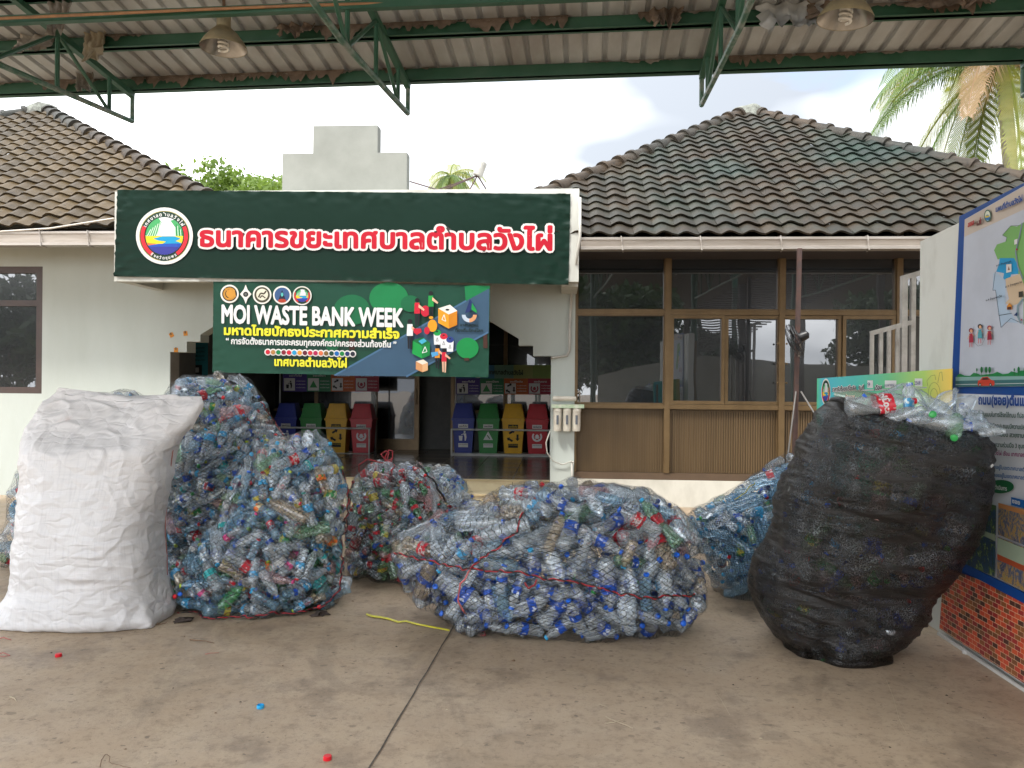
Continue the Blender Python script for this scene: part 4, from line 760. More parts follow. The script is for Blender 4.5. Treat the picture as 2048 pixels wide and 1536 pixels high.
# steel gate, rust post with struts, fan
M_ss = mat('dull_stainless', (.45, .43, .40), .4, (.3, .28, .25), 9, metal=.6, thr=(.4, .7))
YG = 7.2; gt = thing('steel_gate', P(1780, 900, YG), 'dull steel railing gate standing open behind the price board', 'gate')
mb = MB(); q = lambda x, y: P(x, y, YG)
mb.beam(q(1808, 552), Vector((q(1808, 552).x, YG, 0)), .05, .05); mb.beam(q(1826, 550), Vector((q(1826, 550).x, YG, 0)), .04, .04); mb.beam(q(1806, 556), q(1850, 543), .035, .045); mb.beam(q(1741, 667), q(1822, 645), .035, .04); mb.beam(Vector((q(1741, 667).x, YG, .2)), Vector((q(1806, 667).x, YG, .2)), .035, .04); mb.build('frame', M_ss, gt)
for x in (1744, 1762, 1778, 1795): 
    b_ = MB(); t_ = q(x, 664 - (x - 1744) * .28); b_.beam(t_, Vector((t_.x, YG, .22)), .032, .022, up=Vector((0, 1, 0))); b_.build('bar', M_ss, gt)
YPp = 8.9; rp = thing('steel_post', P(1592, 1000, YPp), 'rust brown steel post propping the eave in front of the windows', 'post')
M_rust = mat('rust_brown', (.075, .035, .026), .7, (.045, .03, .028), 9)
mb = MB(); t_ = P(1599, 497, YPp); b_ = P(1591, 900, YPp); mb.beam(t_, Vector((b_.x - .02, YPp, 0)), .045, .045, up=Vector((0, 1, 0))); mb.build('post', M_rust, rp)
for pa, pb_ in (((1592, 783), (1574, 925)), ((1602, 783), (1640, 845))):
    mb = MB(); A = P(*pa, YPp - .03); B = P(*pb_, YPp - .25); B = A + (B - A) * 1.9; B.z = max(B.z, .02); mb.tube([A, B], .009, 6); mb.build('strut', mat('grey_strut', (.16, .15, .14), .6), rp)
fn = thing('wall_fan', P(1590, 682, 8.8), 'dark round fan clamped on the rust brown post, seen edge on', 'fan')
M_blk = mat('black_plastic', (.012, .012, .014), .4)
o = P(1587, 681, 8.72); ax = Vector((.86, -.28, .42)).normalized(); mb = MB()
for rr, zz in ((.19, 0), (.185, .03), (.15, -.03), (.1, -.045), (.05, -.055), (.15, .055), (.09, .07)):
    qd = ax.to_track_quat('Z', 'Y').to_matrix(); mb.tube([o + qd @ Vector((rr * math.cos(a_), rr * math.sin(a_), zz)) for a_ in np.linspace(0, 2 * PI, 25)], .0045, 5, cap=False)
for k in range(20):
    a_ = 2 * PI * k / 20; qd = ax.to_track_quat('Z', 'Y').to_matrix(); mb.tube([o + qd @ Vector((r_ * math.cos(a_), r_ * math.sin(a_), z_)) for r_, z_ in ((.02, -.055), (.12, -.04), (.19, 0), (.15, .055), (.03, .075))], .0022, 4)
mb.build('cage', M_blk, fn)
mb = MB(); mb.lathe(o + ax * .06, [(0, 0), (.05, .005), (.055, .04), (.045, .1), (0, .12)], 14, 0, ax); mb.build('motor', M_blk, fn, smooth='auto')
mb = MB(); qd = ax.to_track_quat('Z', 'Y').to_matrix()
for k in range(3):
    a_ = 2 * PI * k / 3; mb.add([o + qd @ Vector((r_ * math.cos(a_ + d), r_ * math.sin(a_ + d), z_)) for r_, d, z_ in ((.02, 0, .0), (.15, -.15, -.01), (.165, .3, .02), (.1, .6, .025), (.02, .6, .01))], [(0, 1, 2, 3, 4)])
mb.build('blade', M_blk, fn)
mb = MB(); mb.tube([o + ax * .12, o + Vector((.09, .05, -.05)), P(1598, 712, YPp - .02)], .012, 6); mb.build('bracket', M_ss, fn)
# ================================================================ PORCH: bins, racks, notices
YN = 13.6
M_rack = mat('white_tube', (.52, .52, .50), .4)
def sym(a, kind, cx, cy_, r, h):
    if kind == 'recycle':
        for k in range(3):
            t = math.radians(90 + 120 * k); 
            for dt in (0,):
                A = (cx + r * math.cos(t + .95), cy_ - r * math.sin(t + .95)); B = (cx + r * math.cos(t + .1), cy_ - r * math.sin(t + .1)); a.line([A, B], r * .42, h)
                d = Vector((B[0] - A[0], B[1] - A[1])).normalized(); n = Vector((-d.y, d.x)); p = Vector(B); a.poly([tuple(p + n * r * .45), tuple(p + d * r * .55), tuple(p - n * r * .45)], h)
    elif kind == 'skull':
        a.arc(cx, cy_, r * .65, r, 150 - 180 - 20, 210 + 0 - 0, h, 16) if False else a.arc(cx, cy_, r * .7, r * 1.05, -40, 220, h, 18)
        a.ell(cx, cy_ - r * .1, r * .36, r * .36, h, 14); a.line([(cx - r * .5, cy_ + r * .55), (cx + r * .5, cy_ + r * .05)], r * .16, h); a.line([(cx + r * .5, cy_ + r * .55), (cx - r * .5, cy_ + r * .05)], r * .16, h)
    elif kind == 'tri': a.poly([(cx - r, cy_ + r * .8), (cx, cy_ - r), (cx + r, cy_ + r * .8)], h); a.line([(cx - r * .2, cy_ - r * .2), (cx + r * .35, cy_ + r * .55)], r * .2, '2a7a40')
    else:
        a.ell(cx + r * .3, cy_ - r * .8, r * .22, r * .22, h, 12); a.poly([(cx + r * .05, cy_ - r * .5), (cx + r * .6, cy_ - r * .5), (cx + r * .7, cy_ + r * .3), (cx + r * .55, cy_ + r), (cx + r * .3, cy_ + r), (cx + r * .3, cy_ + r * .3)], h); a.poly([(cx - r * .9, cy_ - .0 * r), (cx - r * .1, cy_), (cx - r * .2, cy_ + r), (cx - r * .8, cy_ + r)], h); a.line([(cx + r * .1, cy_ - r * .4), (cx - r * .4, cy_ - r * .2)], r * .15, h)
def notice(x0, x1, y0, y1, Y, lbl, cut=0, header=False):
    t = thing('notice_board', P((x0 + x1) / 2, y1, Y), lbl, 'notice board'); a = Art(lambda x, y: P(x, y, Y - .012), nY); mb = MB(); A = P(x0, y0, Y); B = P(x1, y1, Y); mb.box((A.x, Y - .01, B.z), (B.x, Y + .01, A.z)); mb.build('board', flat('8a8f98'), t)
    w4 = (x1 - x0) / 4
    if header:
        for i, c in enumerate(('2c5a9a', '3f7aa0', '6f9a8a', '9aa868', '86a058')): a.rect(x0 + (x1 - x0) * i / 5, y0 - 27, x0 + (x1 - x0) * (i + 1) / 5, y0, c)
    for i, (c, k) in enumerate((('4a3a86', 'man'), ('2f7a55', 'tri'), ('c2622e', 'recycle'), ('a12840', 'skull'))):
        X = x0 + w4 * i; a.rect(X, y0, X + w4, y1, c); a.rect(X, y0, X + w4, y0 + 10, c); a.rect(X + w4 * .04, y0 + (y1 - y0) * .30, X + w4 * .50, y1 - 2, 'd8d8d6'); sym(a, k, X + w4 * .27, (y0 + y1) / 2 + (y1 - y0) * .13, w4 * .16, {'man': '1c1c20', 'tri': '2f8a4a', 'recycle': '1c1c20', 'skull': 'a12840'}[k])
    a.build('print', t); a = Art(lambda x, y: P(x, y, Y - .02), nY)
    for i, s_ in enumerate(('ขยะทั่วไป', 'ขยะเปียก', 'ขยะรีไซเคิล', 'ขยะอันตราย')):
        X = x0 + w4 * i; a.text(s_, X + w4 * .25, y0 + 8, X + w4 * .78, y0 + 8, 3.4, 'e8e8e8', .03)
        for k in range(3): a.text('การจัดการขยะ', X + w4 * .56, y0 + (y1 - y0) * (.48 + .17 * k), X + w4 * .94, y0 + (y1 - y0) * (.48 + .17 * k), 2.4, 'e8e8e8')
    if header:
        a.text('ขยะ', x0 + 4, y0 - 9, x0 + 20, y0 - 9, 8, 'dfe6ea', .05); a.text('เทศบาลตำบลวังไผ่', x0 + 66, y0 - 9, x0 + 134, y0 - 7, 8, '1f3a2a', .04)
        aa = Art(lambda x, y: P(x, y, Y - .016), nY); emblem(aa, x0 + 44, y0 - 13, 12); aa.build('emblem', t)
    a.build('lettering', t); return t
notice(912, 1104, 757, 789, YN, 'four colour sorting notice with a round emblem header, above the right row of bins', header=True)
notice(566, 758, 745, 783, YN, 'four colour sorting notice half under the event banner, above the left row of bins')
notice(424, 510, 744, 782, YN + .3, 'red and dark sorting notice behind the tall net bag')
def rack(x0, x1, yb_, yt, lbl):
    t = thing('bin_rack', P((x0 + x1) / 2, yb_, YN), lbl, 'rack', 'white tube bin racks'); mb = MB(); zb_ = P(x0, yb_ - 4, YN).z; zt_ = P(x0, yt, YN).z; X0, X1 = P(x0, yb_, YN).x, P(x1, yb_, YN).x; r = .016
    for x in (X0, X1): mb.tube([(x, YN - .25, pf), (x, YN - .25, zt_)], r, 8); mb.tube([(x, YN + .22, pf), (x, YN + .22, 2.35)], r, 8)
    mb.tube([(X0, YN - .25, zt_), (X1, YN - .25, zt_)], r, 8); mb.tube([(X0, YN - .25, zb_), (X1, YN - .25, zb_)], r, 8); mb.tube([(X0, YN + .22, zb_), (X1, YN + .22, zb_)], r, 8); mb.tube([(X0, YN + .22, 1.75), (X1, YN + .22, 1.75)], r, 8)
    for x in (X0, X1): mb.tube([(x, YN - .25, zb_), (x, YN + .22, zb_)], r, 8); mb.tube([(x, YN - .25, zt_), (x, YN + .22, zt_)], r, 8)
    mb.build('frame', M_rack, t); mb = MB(); mb.box((X0, YN - .24, zb_ + .017), (X1, YN + .21, zb_ + .027)); mb.build('shelf', M_rack, t); return zb_ + .028
zr1 = rack(907, 1101, 911, 857, 'right white bin rack holding four coloured bins'); zr2 = rack(550, 745, 909, 853, 'left white bin rack holding four coloured bins')
def bin_(px, zb_, hexc_, kind, word, lbl):
    x = P(px, 850, YN).x; Y = YN - .02; t = thing('recycling_bin', (x, Y, zb_), lbl, 'bin', 'coloured sorting bins'); m = mat('bin_plastic', tuple(c * .75 for c in hexc(hexc_)), .38, tuple(c * .62 for c in hexc(hexc_)), 4)
    def ring(w_, d, z): return [(x - w_, Y - d, z), (x + w_, Y - d, z), (x + w_, Y + d, z), (x - w_, Y + d, z)]
    mb = MB(); mb.hexa(ring(.15, .14, zb_), ring(.19, .175, zb_ + .57)); mb.hexa(ring(.205, .19, zb_ + .571), ring(.207, .192, zb_ + .605)); mb.build('body', m, t)
    mb = MB(); mb.hexa(ring(.19, .178, zb_ + .607), ring(.14, .11, zb_ + .865)); ld = mb.build('lid', m, t); mb = MB(); d0 = .01
    mb.add([(x - .155, Y - .168 - d0, zb_ + .64), (x + .155, Y - .168 - d0, zb_ + .64), (x + .125, Y - .122 - d0, zb_ + .84), (x - .125, Y - .122 - d0, zb_ + .84), (x - .155, Y - .155, zb_ + .64), (x + .155, Y - .155, zb_ + .64), (x + .125, Y - .11, zb_ + .84), (x - .125, Y - .11, zb_ + .84)], [(0,1,2,3),(1,0,4,5),(2,1,5,6),(3,2,6,7),(0,3,7,4)]); mb.build('flap', m, ld)
    fr = lambda u, v: Vector((x + u, Y - .14 - .035 * v / .57 - .002, zb_ + v)); a = Art(fr, Vector((0, -1, .06)).normalized()); dark = kind == 'recycle'; bgc = '22221c' if dark else 'e8e8e6'; fg = 'e8c020' if dark else '2c2c30'
    a.rect(-.085, .44, .085, .505, bgc); a2 = Art(fr, a.n); a2.rect(-.085, .10, .085, .17, bgc); a2.build('sticker', t)
    af = Art(lambda u, v: fr(u, -v), a.n); cc_ = {'man': 'f0f0f0', 'tri': 'f0f0f0', 'recycle': '1c1c1c', 'skull': 'f4f4f4'}[kind]; sym(af, kind, 0, -.30, .085, cc_)
    a.build('sticker', t); af.build('symbol', t); al = Art(lambda u, v: fr(u, -v), a.n); al.k = 3; al.text(word, -.07, -.455, .07, -.455, .028, fg, .03); al.text('เทศบาลตำบลวังไผ่', -.075, -.14, .075, -.14, .018, fg); al.build('lettering', t)
for i, (h, k, wd, cn) in enumerate((('2a3c9c', 'man', 'ขยะทั่วไป', 'blue'), ('1c8a34', 'tri', 'ขยะเปียก', 'green'), ('f0b818', 'recycle', 'ขยะรีไซเคิล', 'yellow'), ('cc1c2c', 'skull', 'ขยะอันตราย', 'red'))):
    bin_(929 + 49.3 * i - (i == 3) * 2, zr1, h, k, wd, cn + ' lidded sorting bin on the right white rack')
    bin_(579 + 49.6 * i, zr2, h, k, wd, cn + ' lidded sorting bin on the left white rack behind the tall net bags')
tn = thing('notice_board', P(385, 745, 11.2), 'teal notice board just inside the left edge of the archway', 'notice board'); a = Art(lambda x, y: P(x, y, 11.19), nY); a.poly([(350, 695), (416, 672), (416, 830), (350, 830)], '2c7d8c'); a.rect(377, 730, 404, 752, '16181a'); a.rect(383, 735, 398, 745, 'a8acb0'); a.build('board', tn)
a = Art(lambda x, y: P(x, y, 11.18), nY)
for i, s_ in enumerate(('การคัดแยกขยะ', 'นำกลับมาใช้ใหม่', 'ลดปริมาณขยะ', 'เพื่อชุมชน')): a.text(s_, 380 + i * 2, 698 + 8 * i, 410, 697 + 8 * i, 3.4, '123a44', .02)
a.build('lettering', tn)
# ================================================================ TREES, PALMS, ANTENNA
M_leaf = mat('sunlit_leaves', (.20, .29, .045), .5, (.10, .17, .03), 1.4, thr=(.35, .65), trans=.45); M_leafd = mat('dark_leaves', (.045, .085, .025), .55, (.03, .055, .018), 1.5, trans=.25)
M_bark = mat('bark', (.16, .12, .085), .9, (.08, .06, .045), 6, bump=.5)
def tree(o, H, R, crown, n, m, lbl, sz=.09, name='tree', grp=None, cz=None):
    o = Vector(o); t = thing(name, o, lbl, 'tree', grp); rr = random.Random(int(o.x * 77 + H * 13)); mb = MB(); cz = H - R * .75 if cz is None else cz
    top = o + Vector((0, 0, cz)); mb.tube([o, o + Vector((.1, .05, cz * .5)), top], [.2, .15, .09], 9); ends = []
    for k in range(9):
        a_ = rr.uniform(0, 2 * PI); e_ = top + Vector((math.cos(a_) * R * rr.uniform(.4, .8), math.sin(a_) * R * rr.uniform(.4, .8), rr.uniform(-.3, .7) * R * .8)); st = o + Vector((0, 0, cz * rr.uniform(.55, .95))); mb.tube([st, (st + e_) / 2 + Vector((0, 0, .15)), e_], [.06, .04, .015], 5); ends.append(e_)
    mb.build('trunk', M_bark, t, smooth=True); cl = [(e_, R * rr.uniform(.25, .45)) for e_ in ends] + [(top + Vector((rr.uniform(-1, 1), rr.uniform(-1, 1), rr.uniform(-.5, .9))) * R * .75, R * rr.uniform(.18, .42)) for _ in range(crown)]
    C = np.array([c[0] for c in cl]); Rr = np.array([c[1] for c in cl]); rs2 = np.random.RandomState(int(H * 100)); idx = rs2.choice(len(cl), n, p=Rr ** 2 / (Rr ** 2).sum()); d = rs2.normal(size=(n, 3)); d /= np.linalg.norm(d, axis=1)[:, None]; rad = Rr[idx] * rs2.uniform(.45, 1.08, n); c = C[idx] + d * rad[:, None] * np.array([1, 1, .8])
    u = rs2.normal(size=(n, 3)); u /= np.linalg.norm(u, axis=1)[:, None]; v = np.cross(u, rs2.normal(size=(n, 3))); v /= np.linalg.norm(v, axis=1)[:, None]; s_ = sz * rs2.uniform(.6, 1.3, n)[:, None]
    V = np.stack([c - u * s_, c + v * s_ * .45, c + u * s_, c - v * s_ * .45], 1).reshape(-1, 3) - np.array(o); me = bpy.data.meshes.new('crown'); me.from_pydata(V.tolist(), [], [(4*i, 4*i+1, 4*i+2, 4*i+3) for i in range(n)]); me.materials.append(m); ob = bpy.data.objects.new('crown', me); COL.objects.link(ob); ob.parent = t; ob['_L'] = tuple(o); return t
c = P(470, 420, 20); tree((c.x, 20, 0), P(470, 350, 20).z, 1.75, 26, 9000, M_leaf, 'bright green leafy tree behind the entrance, right of the left roof', .085)
c = P(385, 430, 21); tree((c.x, 21, 0), P(385, 358, 21).z, 1.3, 18, 5000, M_leaf, 'lower bright green tree showing just beside the left roof ridge', .085)
c = P(545, 430, 22); tree((c.x, 22, 0), P(545, 366, 22).z, 1.3, 18, 5000, M_leaf, 'green tree top showing right against the stepped parapet', .085)
M_pl = [mat('palm_green', (.13, .22, .04), .45, (.08, .14, .03), 2, trans=.4), mat('palm_yellow', (.30, .30, .05), .45, (.20, .25, .045), 2, trans=.45), mat('palm_brown', (.36, .24, .13), .6, (.28, .18, .09), 2, trans=.4)]
M_ptr = mat('palm_trunk', (.27, .23, .18), .85, (.18, .145, .11), 3, bump=.5, bscale=12, stretch=(1, 1, 5))
def palm(base, top, nf, L, lbl, seed, leaf=.55, tr=.16, dens=46, cols=(0, 0, 1, 1, 2)):
    base = Vector(base); top = Vector(top); t = thing('palm_tree', base, lbl, 'palm'); rr = random.Random(seed); mb = MB(); pts = [base + (top - base) * k / 16 + Vector((math.sin(k * .3) * .08, 0, 0)) for k in range(17)]; mb.tube(pts, [tr * (1.15 - .3 * k / 16) * (1 + .05 * (k % 2)) for k in range(17)], 12); mb.build('trunk', M_ptr, t, smooth=True)
    for f in range(nf):
        az = 2 * PI * f / nf * 2.4 + rr.uniform(-.3, .3); el = rr.uniform(-.6, 1.15); mb = MB(); p = pts[-1].copy(); d = Vector((math.cos(az) * math.cos(el), math.sin(az) * math.cos(el), math.sin(el))); rp_ = [p.copy()]; n = 26; LL = L * rr.uniform(.8, 1.1)
        for k in range(n): d = (d + Vector((0, 0, -.062 - .035 * k / n))).normalized(); p = p + d * (LL / n); rp_.append(p.copy())
        mb.tube(rp_, [.028 * (1 - .85 * k / n) for k in range(n + 1)], 4); side = Vector((-math.sin(az), math.cos(az), 0))
        for k in range(dens):
            q = 2 + (n - 3) * k / dens; i = int(q); pp = rp_[i].lerp(rp_[i + 1], q - i); dd = (rp_[i + 1] - rp_[i]).normalized(); u = k / dens; ll = leaf * (.55 + .9 * math.sin(PI * min(1, u * .9 + .12))) * rr.uniform(.8, 1.1)
            for sg in (-1, 1):
                o_ = (side * sg * .75 + dd * .55 + Vector((0, 0, -.15))).normalized(); e1 = pp + o_ * ll * .5; e2 = e1 + (o_ * .55 + Vector((0, 0, -.85 - rr.uniform(0, .4)))).normalized() * ll * .5; wv = dd * .010
                mb.add([pp - wv, pp + wv, e1 + wv * 1.1, e1 - wv * 1.1, e2], [(0, 1, 2, 3), (3, 2, 4)])
        mb.build('frond', M_pl[rr.choice(cols)], t)
ct = P(2016, 118, 15.5); cb_ = P(2036, 900, 15.5); palm((cb_.x + .1, 15.5, 0), ct, 40, 3.5, 'tall coconut palm with green and yellowing fronds behind the right roof', 5, .52, .135, 84)
ct = P(905, 352, 24); palm((ct.x, 24, 0), ct, 26, 1.25, 'small distant palm top between the parapet and the antenna', 9, .3, .12, 30, (1, 1, 0))
# antenna
sa = thing('satellite_antenna', P(950, 385, 9.6), 'grey satellite receiver can on thin struts above the entrance slab', 'antenna'); q = lambda x, y, Y=9.5: P(x, y, Y)
ax = (q(963, 322) - q(954, 350)).normalized(); mb = MB(); mb.lathe(q(955, 352), [(0, 0), (.055, .002), (.062, .01), (.068, .165), (.06, .18), (0, .185)], 16, 0, ax); mb.build('feed_can', mat('grey_can', (.42, .41, .38), .5, (.3, .29, .26), 8), sa, smooth='auto')
zt2 = sz1 + .01
for a_ in ((820, 384), (866, 384), (934, 384), (985, 386)):
    mb = MB(); e_ = P(*a_, 9.35 if a_[0] in (866, 934) else 9.6); e_.z = zt2; mb.tube([q(955, 351), e_], .009, 5); mb.build('strut', M_rust, sa)
mb = MB(); mb.tube([P(820, 363, 9.62), P(870, 378, 9.5), P(900, 384, 9.4)], .009, 5); mb.build('cable', M_rust, sa)
# ---- behind the camera, seen only as reflections in the windows
tree((2.6, -13.5, 0), 7.4, 3.4, 60, 16000, M_leafd, 'dark leafy tree across the yard mirrored in the left window pane', .22, grp='trees across the yard', cz=3.0)
tree((-24, -13, 0), 9.5, 4.0, 40, 9000, M_leafd, 'dark leafy tree far left across the yard mirrored in the porch glass', .25, grp='trees across the yard', cz=3.2)
tree((15, -12.5, 0), 8.6, 3.4, 30, 9000, M_leafd, 'dark leafy tree across the yard mirrored in the right panes', .2, grp='trees across the yard', cz=3.6)
tree((7.5, -20, 0), 4.2, 1.8, 22, 5000, M_leafd, 'low dark bush beyond the yard wall mirrored in the middle panes', .2, grp='trees across the yard')
mb = MB(); mb.prism([(1.5, -9.5, 0), (16, -9.5, 0), (16, -9.5, 2.2), (9.0, -9.5, 2.4), (5, -9.5, 2.7), (1.5, -9.5, 1.9)], (0, -.15, 0)); tag(mb.build('yard_wall', M_grey, fixn=True), 'grey concrete yard wall mirrored low in the dark windows', 'wall')
lt = thing('slatted_screen', (5, -8, 0), 'slanting slatted screen mirrored in the upper window panes', 'screen'); 
mb = MB()
for k in range(56):
    z = 2.5 + k * .085; xa_ = max(4.6, 4.7 + (z - 2.4 - 1.9) / .5); xb_ = min(11.5, 4.7 + (z - 2.4) / .5)
    if xb_ - xa_ > .2: mb.beam((xa_, -8.3, z), (xb_, -8.3, z + .02), .03, .05)
mb.build('slats', M_fascia, lt)
mb = MB()
for x in (4.6, 6.6, 8.7, 11.5): mb.beam((x, -8.45, 0), (x, -8.45, 2.4 + .5 * (x - 4.7) + 1.9), .22, .16, up=Vector((0, 1, 0)))
mb.build('column', M_fascia, lt)


rs_t = thing('added_shelter', (9, -25, 0), 'added dark shelter roof behind the camera that darkens reflections in the upper window panes', 'shelter'); mb = MB(); mb.prism([(-2, -20, 9.4), (20, -20, 9.4), (20, -31, 6.4), (-2, -31, 6.4)], (0, 0, .1)); mb.build('roof', M_fascia, rs_t, fixn=True)  # added roof, put here to keep bright sky out of the upper pane reflections
for x in (-1.5, 9, 19.5):
    for y in (-20.4, -30.6): mb = MB(); mb.beam((x, y, 0), (x, y, 9.2 if y > -22 else 6.4), .22, .22, up=Vector((0, 1, 0))); mb.build('column', M_green, rs_t)
# ================================================================ BAGS
def catmull(R, n):
    R = np.array(R, float); k = len(R); out = []
    L = np.r_[0, np.cumsum(np.hypot(np.diff(R[:, :4].mean(1) * 0 + (R[:, 1] + R[:, 3]) / 2), .35 * np.diff((R[:, 2] - R[:, 0]) / 2)))]
    for t in np.linspace(0, L[-1], n):
        i = min(max(np.searchsorted(L, t) - 1, 0), k - 2); f = (t - L[i]) / max(L[i + 1] - L[i], 1e-6)
        p0, p1, p2, p3 = R[max(i - 1, 0)], R[i], R[i + 1], R[min(i + 2, k - 1)]
        m1 = (p2 - p0) / 2; m2 = (p3 - p1) / 2; v = (2*f**3-3*f**2+1)*p1 + (f**3-2*f**2+f)*m1 + (-2*f**3+3*f**2)*p2 + (f**3-f**2)*m2; out.append(v)
    return np.array(out)
class Bag:
    """rows from top to floor: left x,y and right x,y of the outline as seen, depth Y of the widest section, half thickness"""
    def __init__(s, rows, nu, nv, nexp=2.3, lump=.02, seed=0, lsc=3.2):
        R = catmull(rows, nv); s.nu, s.nv = nu, nv; V = np.zeros((nv, nu, 3)); s.seed = seed; R[:, 5] = np.maximum(R[:, 5], .02); T = R.copy(); RT = np.array(ROT).T
        for it in range(4):
            for j in range(nv):
                A = P(R[j, 0], R[j, 1], R[j, 4]); B = P(R[j, 2], R[j, 3], R[j, 4]); aa = np.linspace(0, 2 * PI, 64, endpoint=False); ux = np.sign(np.cos(aa)) * abs(np.cos(aa)) ** (2 / nexp); uy = np.sign(np.sin(aa)) * abs(np.sin(aa)) ** (2 / nexp)
                c = np.array((A + B) / 2); hx = np.array((B - A) / 2); W = c + ux[:, None] * hx; W[:, 1] += R[j, 5] * uy; q = (W - np.array(CAM)) @ RT.T; xs = CX + F * q[:, 0] / -q[:, 2]; R[j, 0] += T[j, 0] - xs.min(); R[j, 2] += T[j, 2] - xs.max()
        for j, (xl_, yl, xr_, yr, Yc, d) in enumerate(R):
            A = P(xl_, yl, Yc); B = P(xr_, yr, Yc); c = (A + B) / 2; hx = (B - A) / 2
            for i in range(nu):
                a = 2 * PI * i / nu; ca_, sa_ = math.cos(a), math.sin(a); ux = math.copysign(abs(ca_) ** (2 / nexp), ca_); uy = math.copysign(abs(sa_) ** (2 / nexp), sa_)
                V[j, i] = c + hx * ux + Vector((0, d * uy, 0))
        V[-1, :, 2] = .004; V[:, :, 2] = np.maximum(V[:, :, 2], .004)
        # outward normals from the smooth form
        du = np.roll(V, -1, 1) - np.roll(V, 1, 1); dv = np.gradient(V, axis=0); Nn = np.cross(du, dv); l = np.linalg.norm(Nn, axis=2, keepdims=True); Nn = Nn / np.maximum(l, 1e-9)
        cen = V.mean((0, 1)); 
        if ((V - cen) * Nn).sum() < 0: Nn = -Nn
        s.smooth = V.copy()
        if lump:
            for j in range(nv):
                for i in range(nu):
                    p = Vector(V[j, i]); V[j, i] += Nn[j, i] * lump * (noise.noise(p * lsc + Vector((seed, 0, 0))) * 1.2 + noise.noise(p * lsc * 3.1 + Vector((0, seed, 0))) * .55)
        V[:, :, 2] = np.maximum(V[:, :, 2], .003); s.V = V; s.N = Nn
    def faces(s):
        nu, nv = s.nu, s.nv; return [(j*nu+i, (j+1)*nu+i, (j+1)*nu+(i+1) % nu, j*nu+(i+1) % nu) for j in range(nv - 1) for i in range(nu)]
    def tree(s): s.bvh = BVHTree.FromPolygons([tuple(v) for v in s.V.reshape(-1, 3)], s.faces()); return s.bvh
    def mesh(s, name, m, label, cat, group=None, caps=(True, True), cell=None, V=None, root=None):
        V = s.V if V is None else V; vs = V.reshape(-1, 3); f = s.faces(); n = len(vs); vs = vs.tolist()
        if caps[0]: vs.append(V[0].mean(0).tolist()); f += [(i, (i + 1) % s.nu, n) for i in range(s.nu)]
        if caps[1]: k = len(vs); vs.append(V[-1].mean(0).tolist()); b = (s.nv - 1) * s.nu; f += [(b + (i + 1) % s.nu, b + i, k) for i in range(s.nu)]
        base = V.reshape(-1, 3).mean(0); base[2] = 0; vs = (np.array(vs) - base).tolist()
        me = bpy.data.meshes.new(name); me.from_pydata(vs, [], f); me.materials.append(m); me.polygons.foreach_set('use_smooth', [True] * len(f))
        # lattice coordinates in metres along the girth and down the side
        gir = np.linalg.norm(np.diff(np.concatenate([V, V[:, :1]], 1), axis=1), axis=2).sum(1).mean(); dn = np.r_[0, np.cumsum(np.linalg.norm(np.diff(V, axis=0), axis=2).mean(1))]
        uv = me.uv_layers.new(name='UVMap'); co = []
        rep = round(gir * .8 / .0283 / 2) * 2
        for p in f:
            for k_, q in enumerate(p):
                if q >= n: co += [0, 0]; continue
                j, i = divmod(q, s.nu)
                if i == 0 and any((w_ % s.nu) == s.nu - 1 for w_ in p if w_ < n): i = s.nu
                co += [i / s.nu * rep * .0283, float(dn[j])]
        uv.data.foreach_set('uv', co); o = bpy.data.objects.new(name, me); COL.objects.link(o); o.location = base.tolist(); o['_L'] = tuple(base.tolist()); me.update()
        tag(o, label, cat, group); s.obj = o; return o
def net_mat(name, cell=.02, wd=.10, col=(.012, .014, .016), rot=45):
    m = bpy.data.materials.new(name); m.use_nodes = True; nt = m.node_tree; N = nt.nodes.new; K = nt.links.new; b = nt.nodes['Principled BSDF']; b.inputs['Base Color'].default_value = (*col, 1); b.inputs['Roughness'].default_value = .38
    uv = N('ShaderNodeUVMap'); mp = N('ShaderNodeMapping'); mp.inputs['Rotation'].default_value = (0, 0, math.radians(rot)); mp.inputs['Scale'].default_value = (1 / cell,) * 3; K(uv.outputs[0], mp.inputs[0])
    ns = N('ShaderNodeTexNoise'); ns.inputs['Scale'].default_value = .35; ns.inputs['Detail'].default_value = 2; K(mp.outputs[0], ns.inputs['Vector']); mv = N('ShaderNodeVectorMath'); mv.operation = 'MULTIPLY_ADD'; K(ns.outputs['Color'], mv.inputs[0]); mv.inputs[1].default_value = (1.6, 1.6, 0); K(mp.outputs[0], mv.inputs[2])
    s_ = N('ShaderNodeSeparateXYZ'); K(mv.outputs[0], s_.inputs[0]); ds = []
    for ax in 'XY':
        f = N('ShaderNodeMath'); f.operation = 'PINGPONG'; K(s_.outputs[ax], f.inputs[0]); f.inputs[1].default_value = .5; ds.append(f)
    mn = N('ShaderNodeMath'); mn.operation = 'MINIMUM'; K(ds[0].outputs[0], mn.inputs[0]); K(ds[1].outputs[0], mn.inputs[1])
    lt_ = N('ShaderNodeMath'); lt_.operation = 'LESS_THAN'; K(mn.outputs[0], lt_.inputs[0]); lt_.inputs[1].default_value = wd / 2
    tr = N('ShaderNodeBsdfTransparent'); ms = N('ShaderNodeMixShader'); K(lt_.outputs[0], ms.inputs[0]); K(tr.outputs[0], ms.inputs[1]); K(b.outputs[0], ms.inputs[2]); K(ms.outputs[0], nt.nodes['Material Output'].inputs['Surface']); return m
def onbag(bag, px, py, off=.012):
    d = ray(px, py).normalized(); h = bag.bvh.ray_cast(CAM, d)
    if h[0] is None: 
        nb = bag.bvh.find_nearest(CAM + d * ((Vector(bag.smooth.reshape(-1, 3).mean(0)) - CAM).length)); return nb[0]
    return h[0] - d * off
def sr(py, xl_, xr_, Yc, d): return (xl_, py, xr_, py, Yc, d)
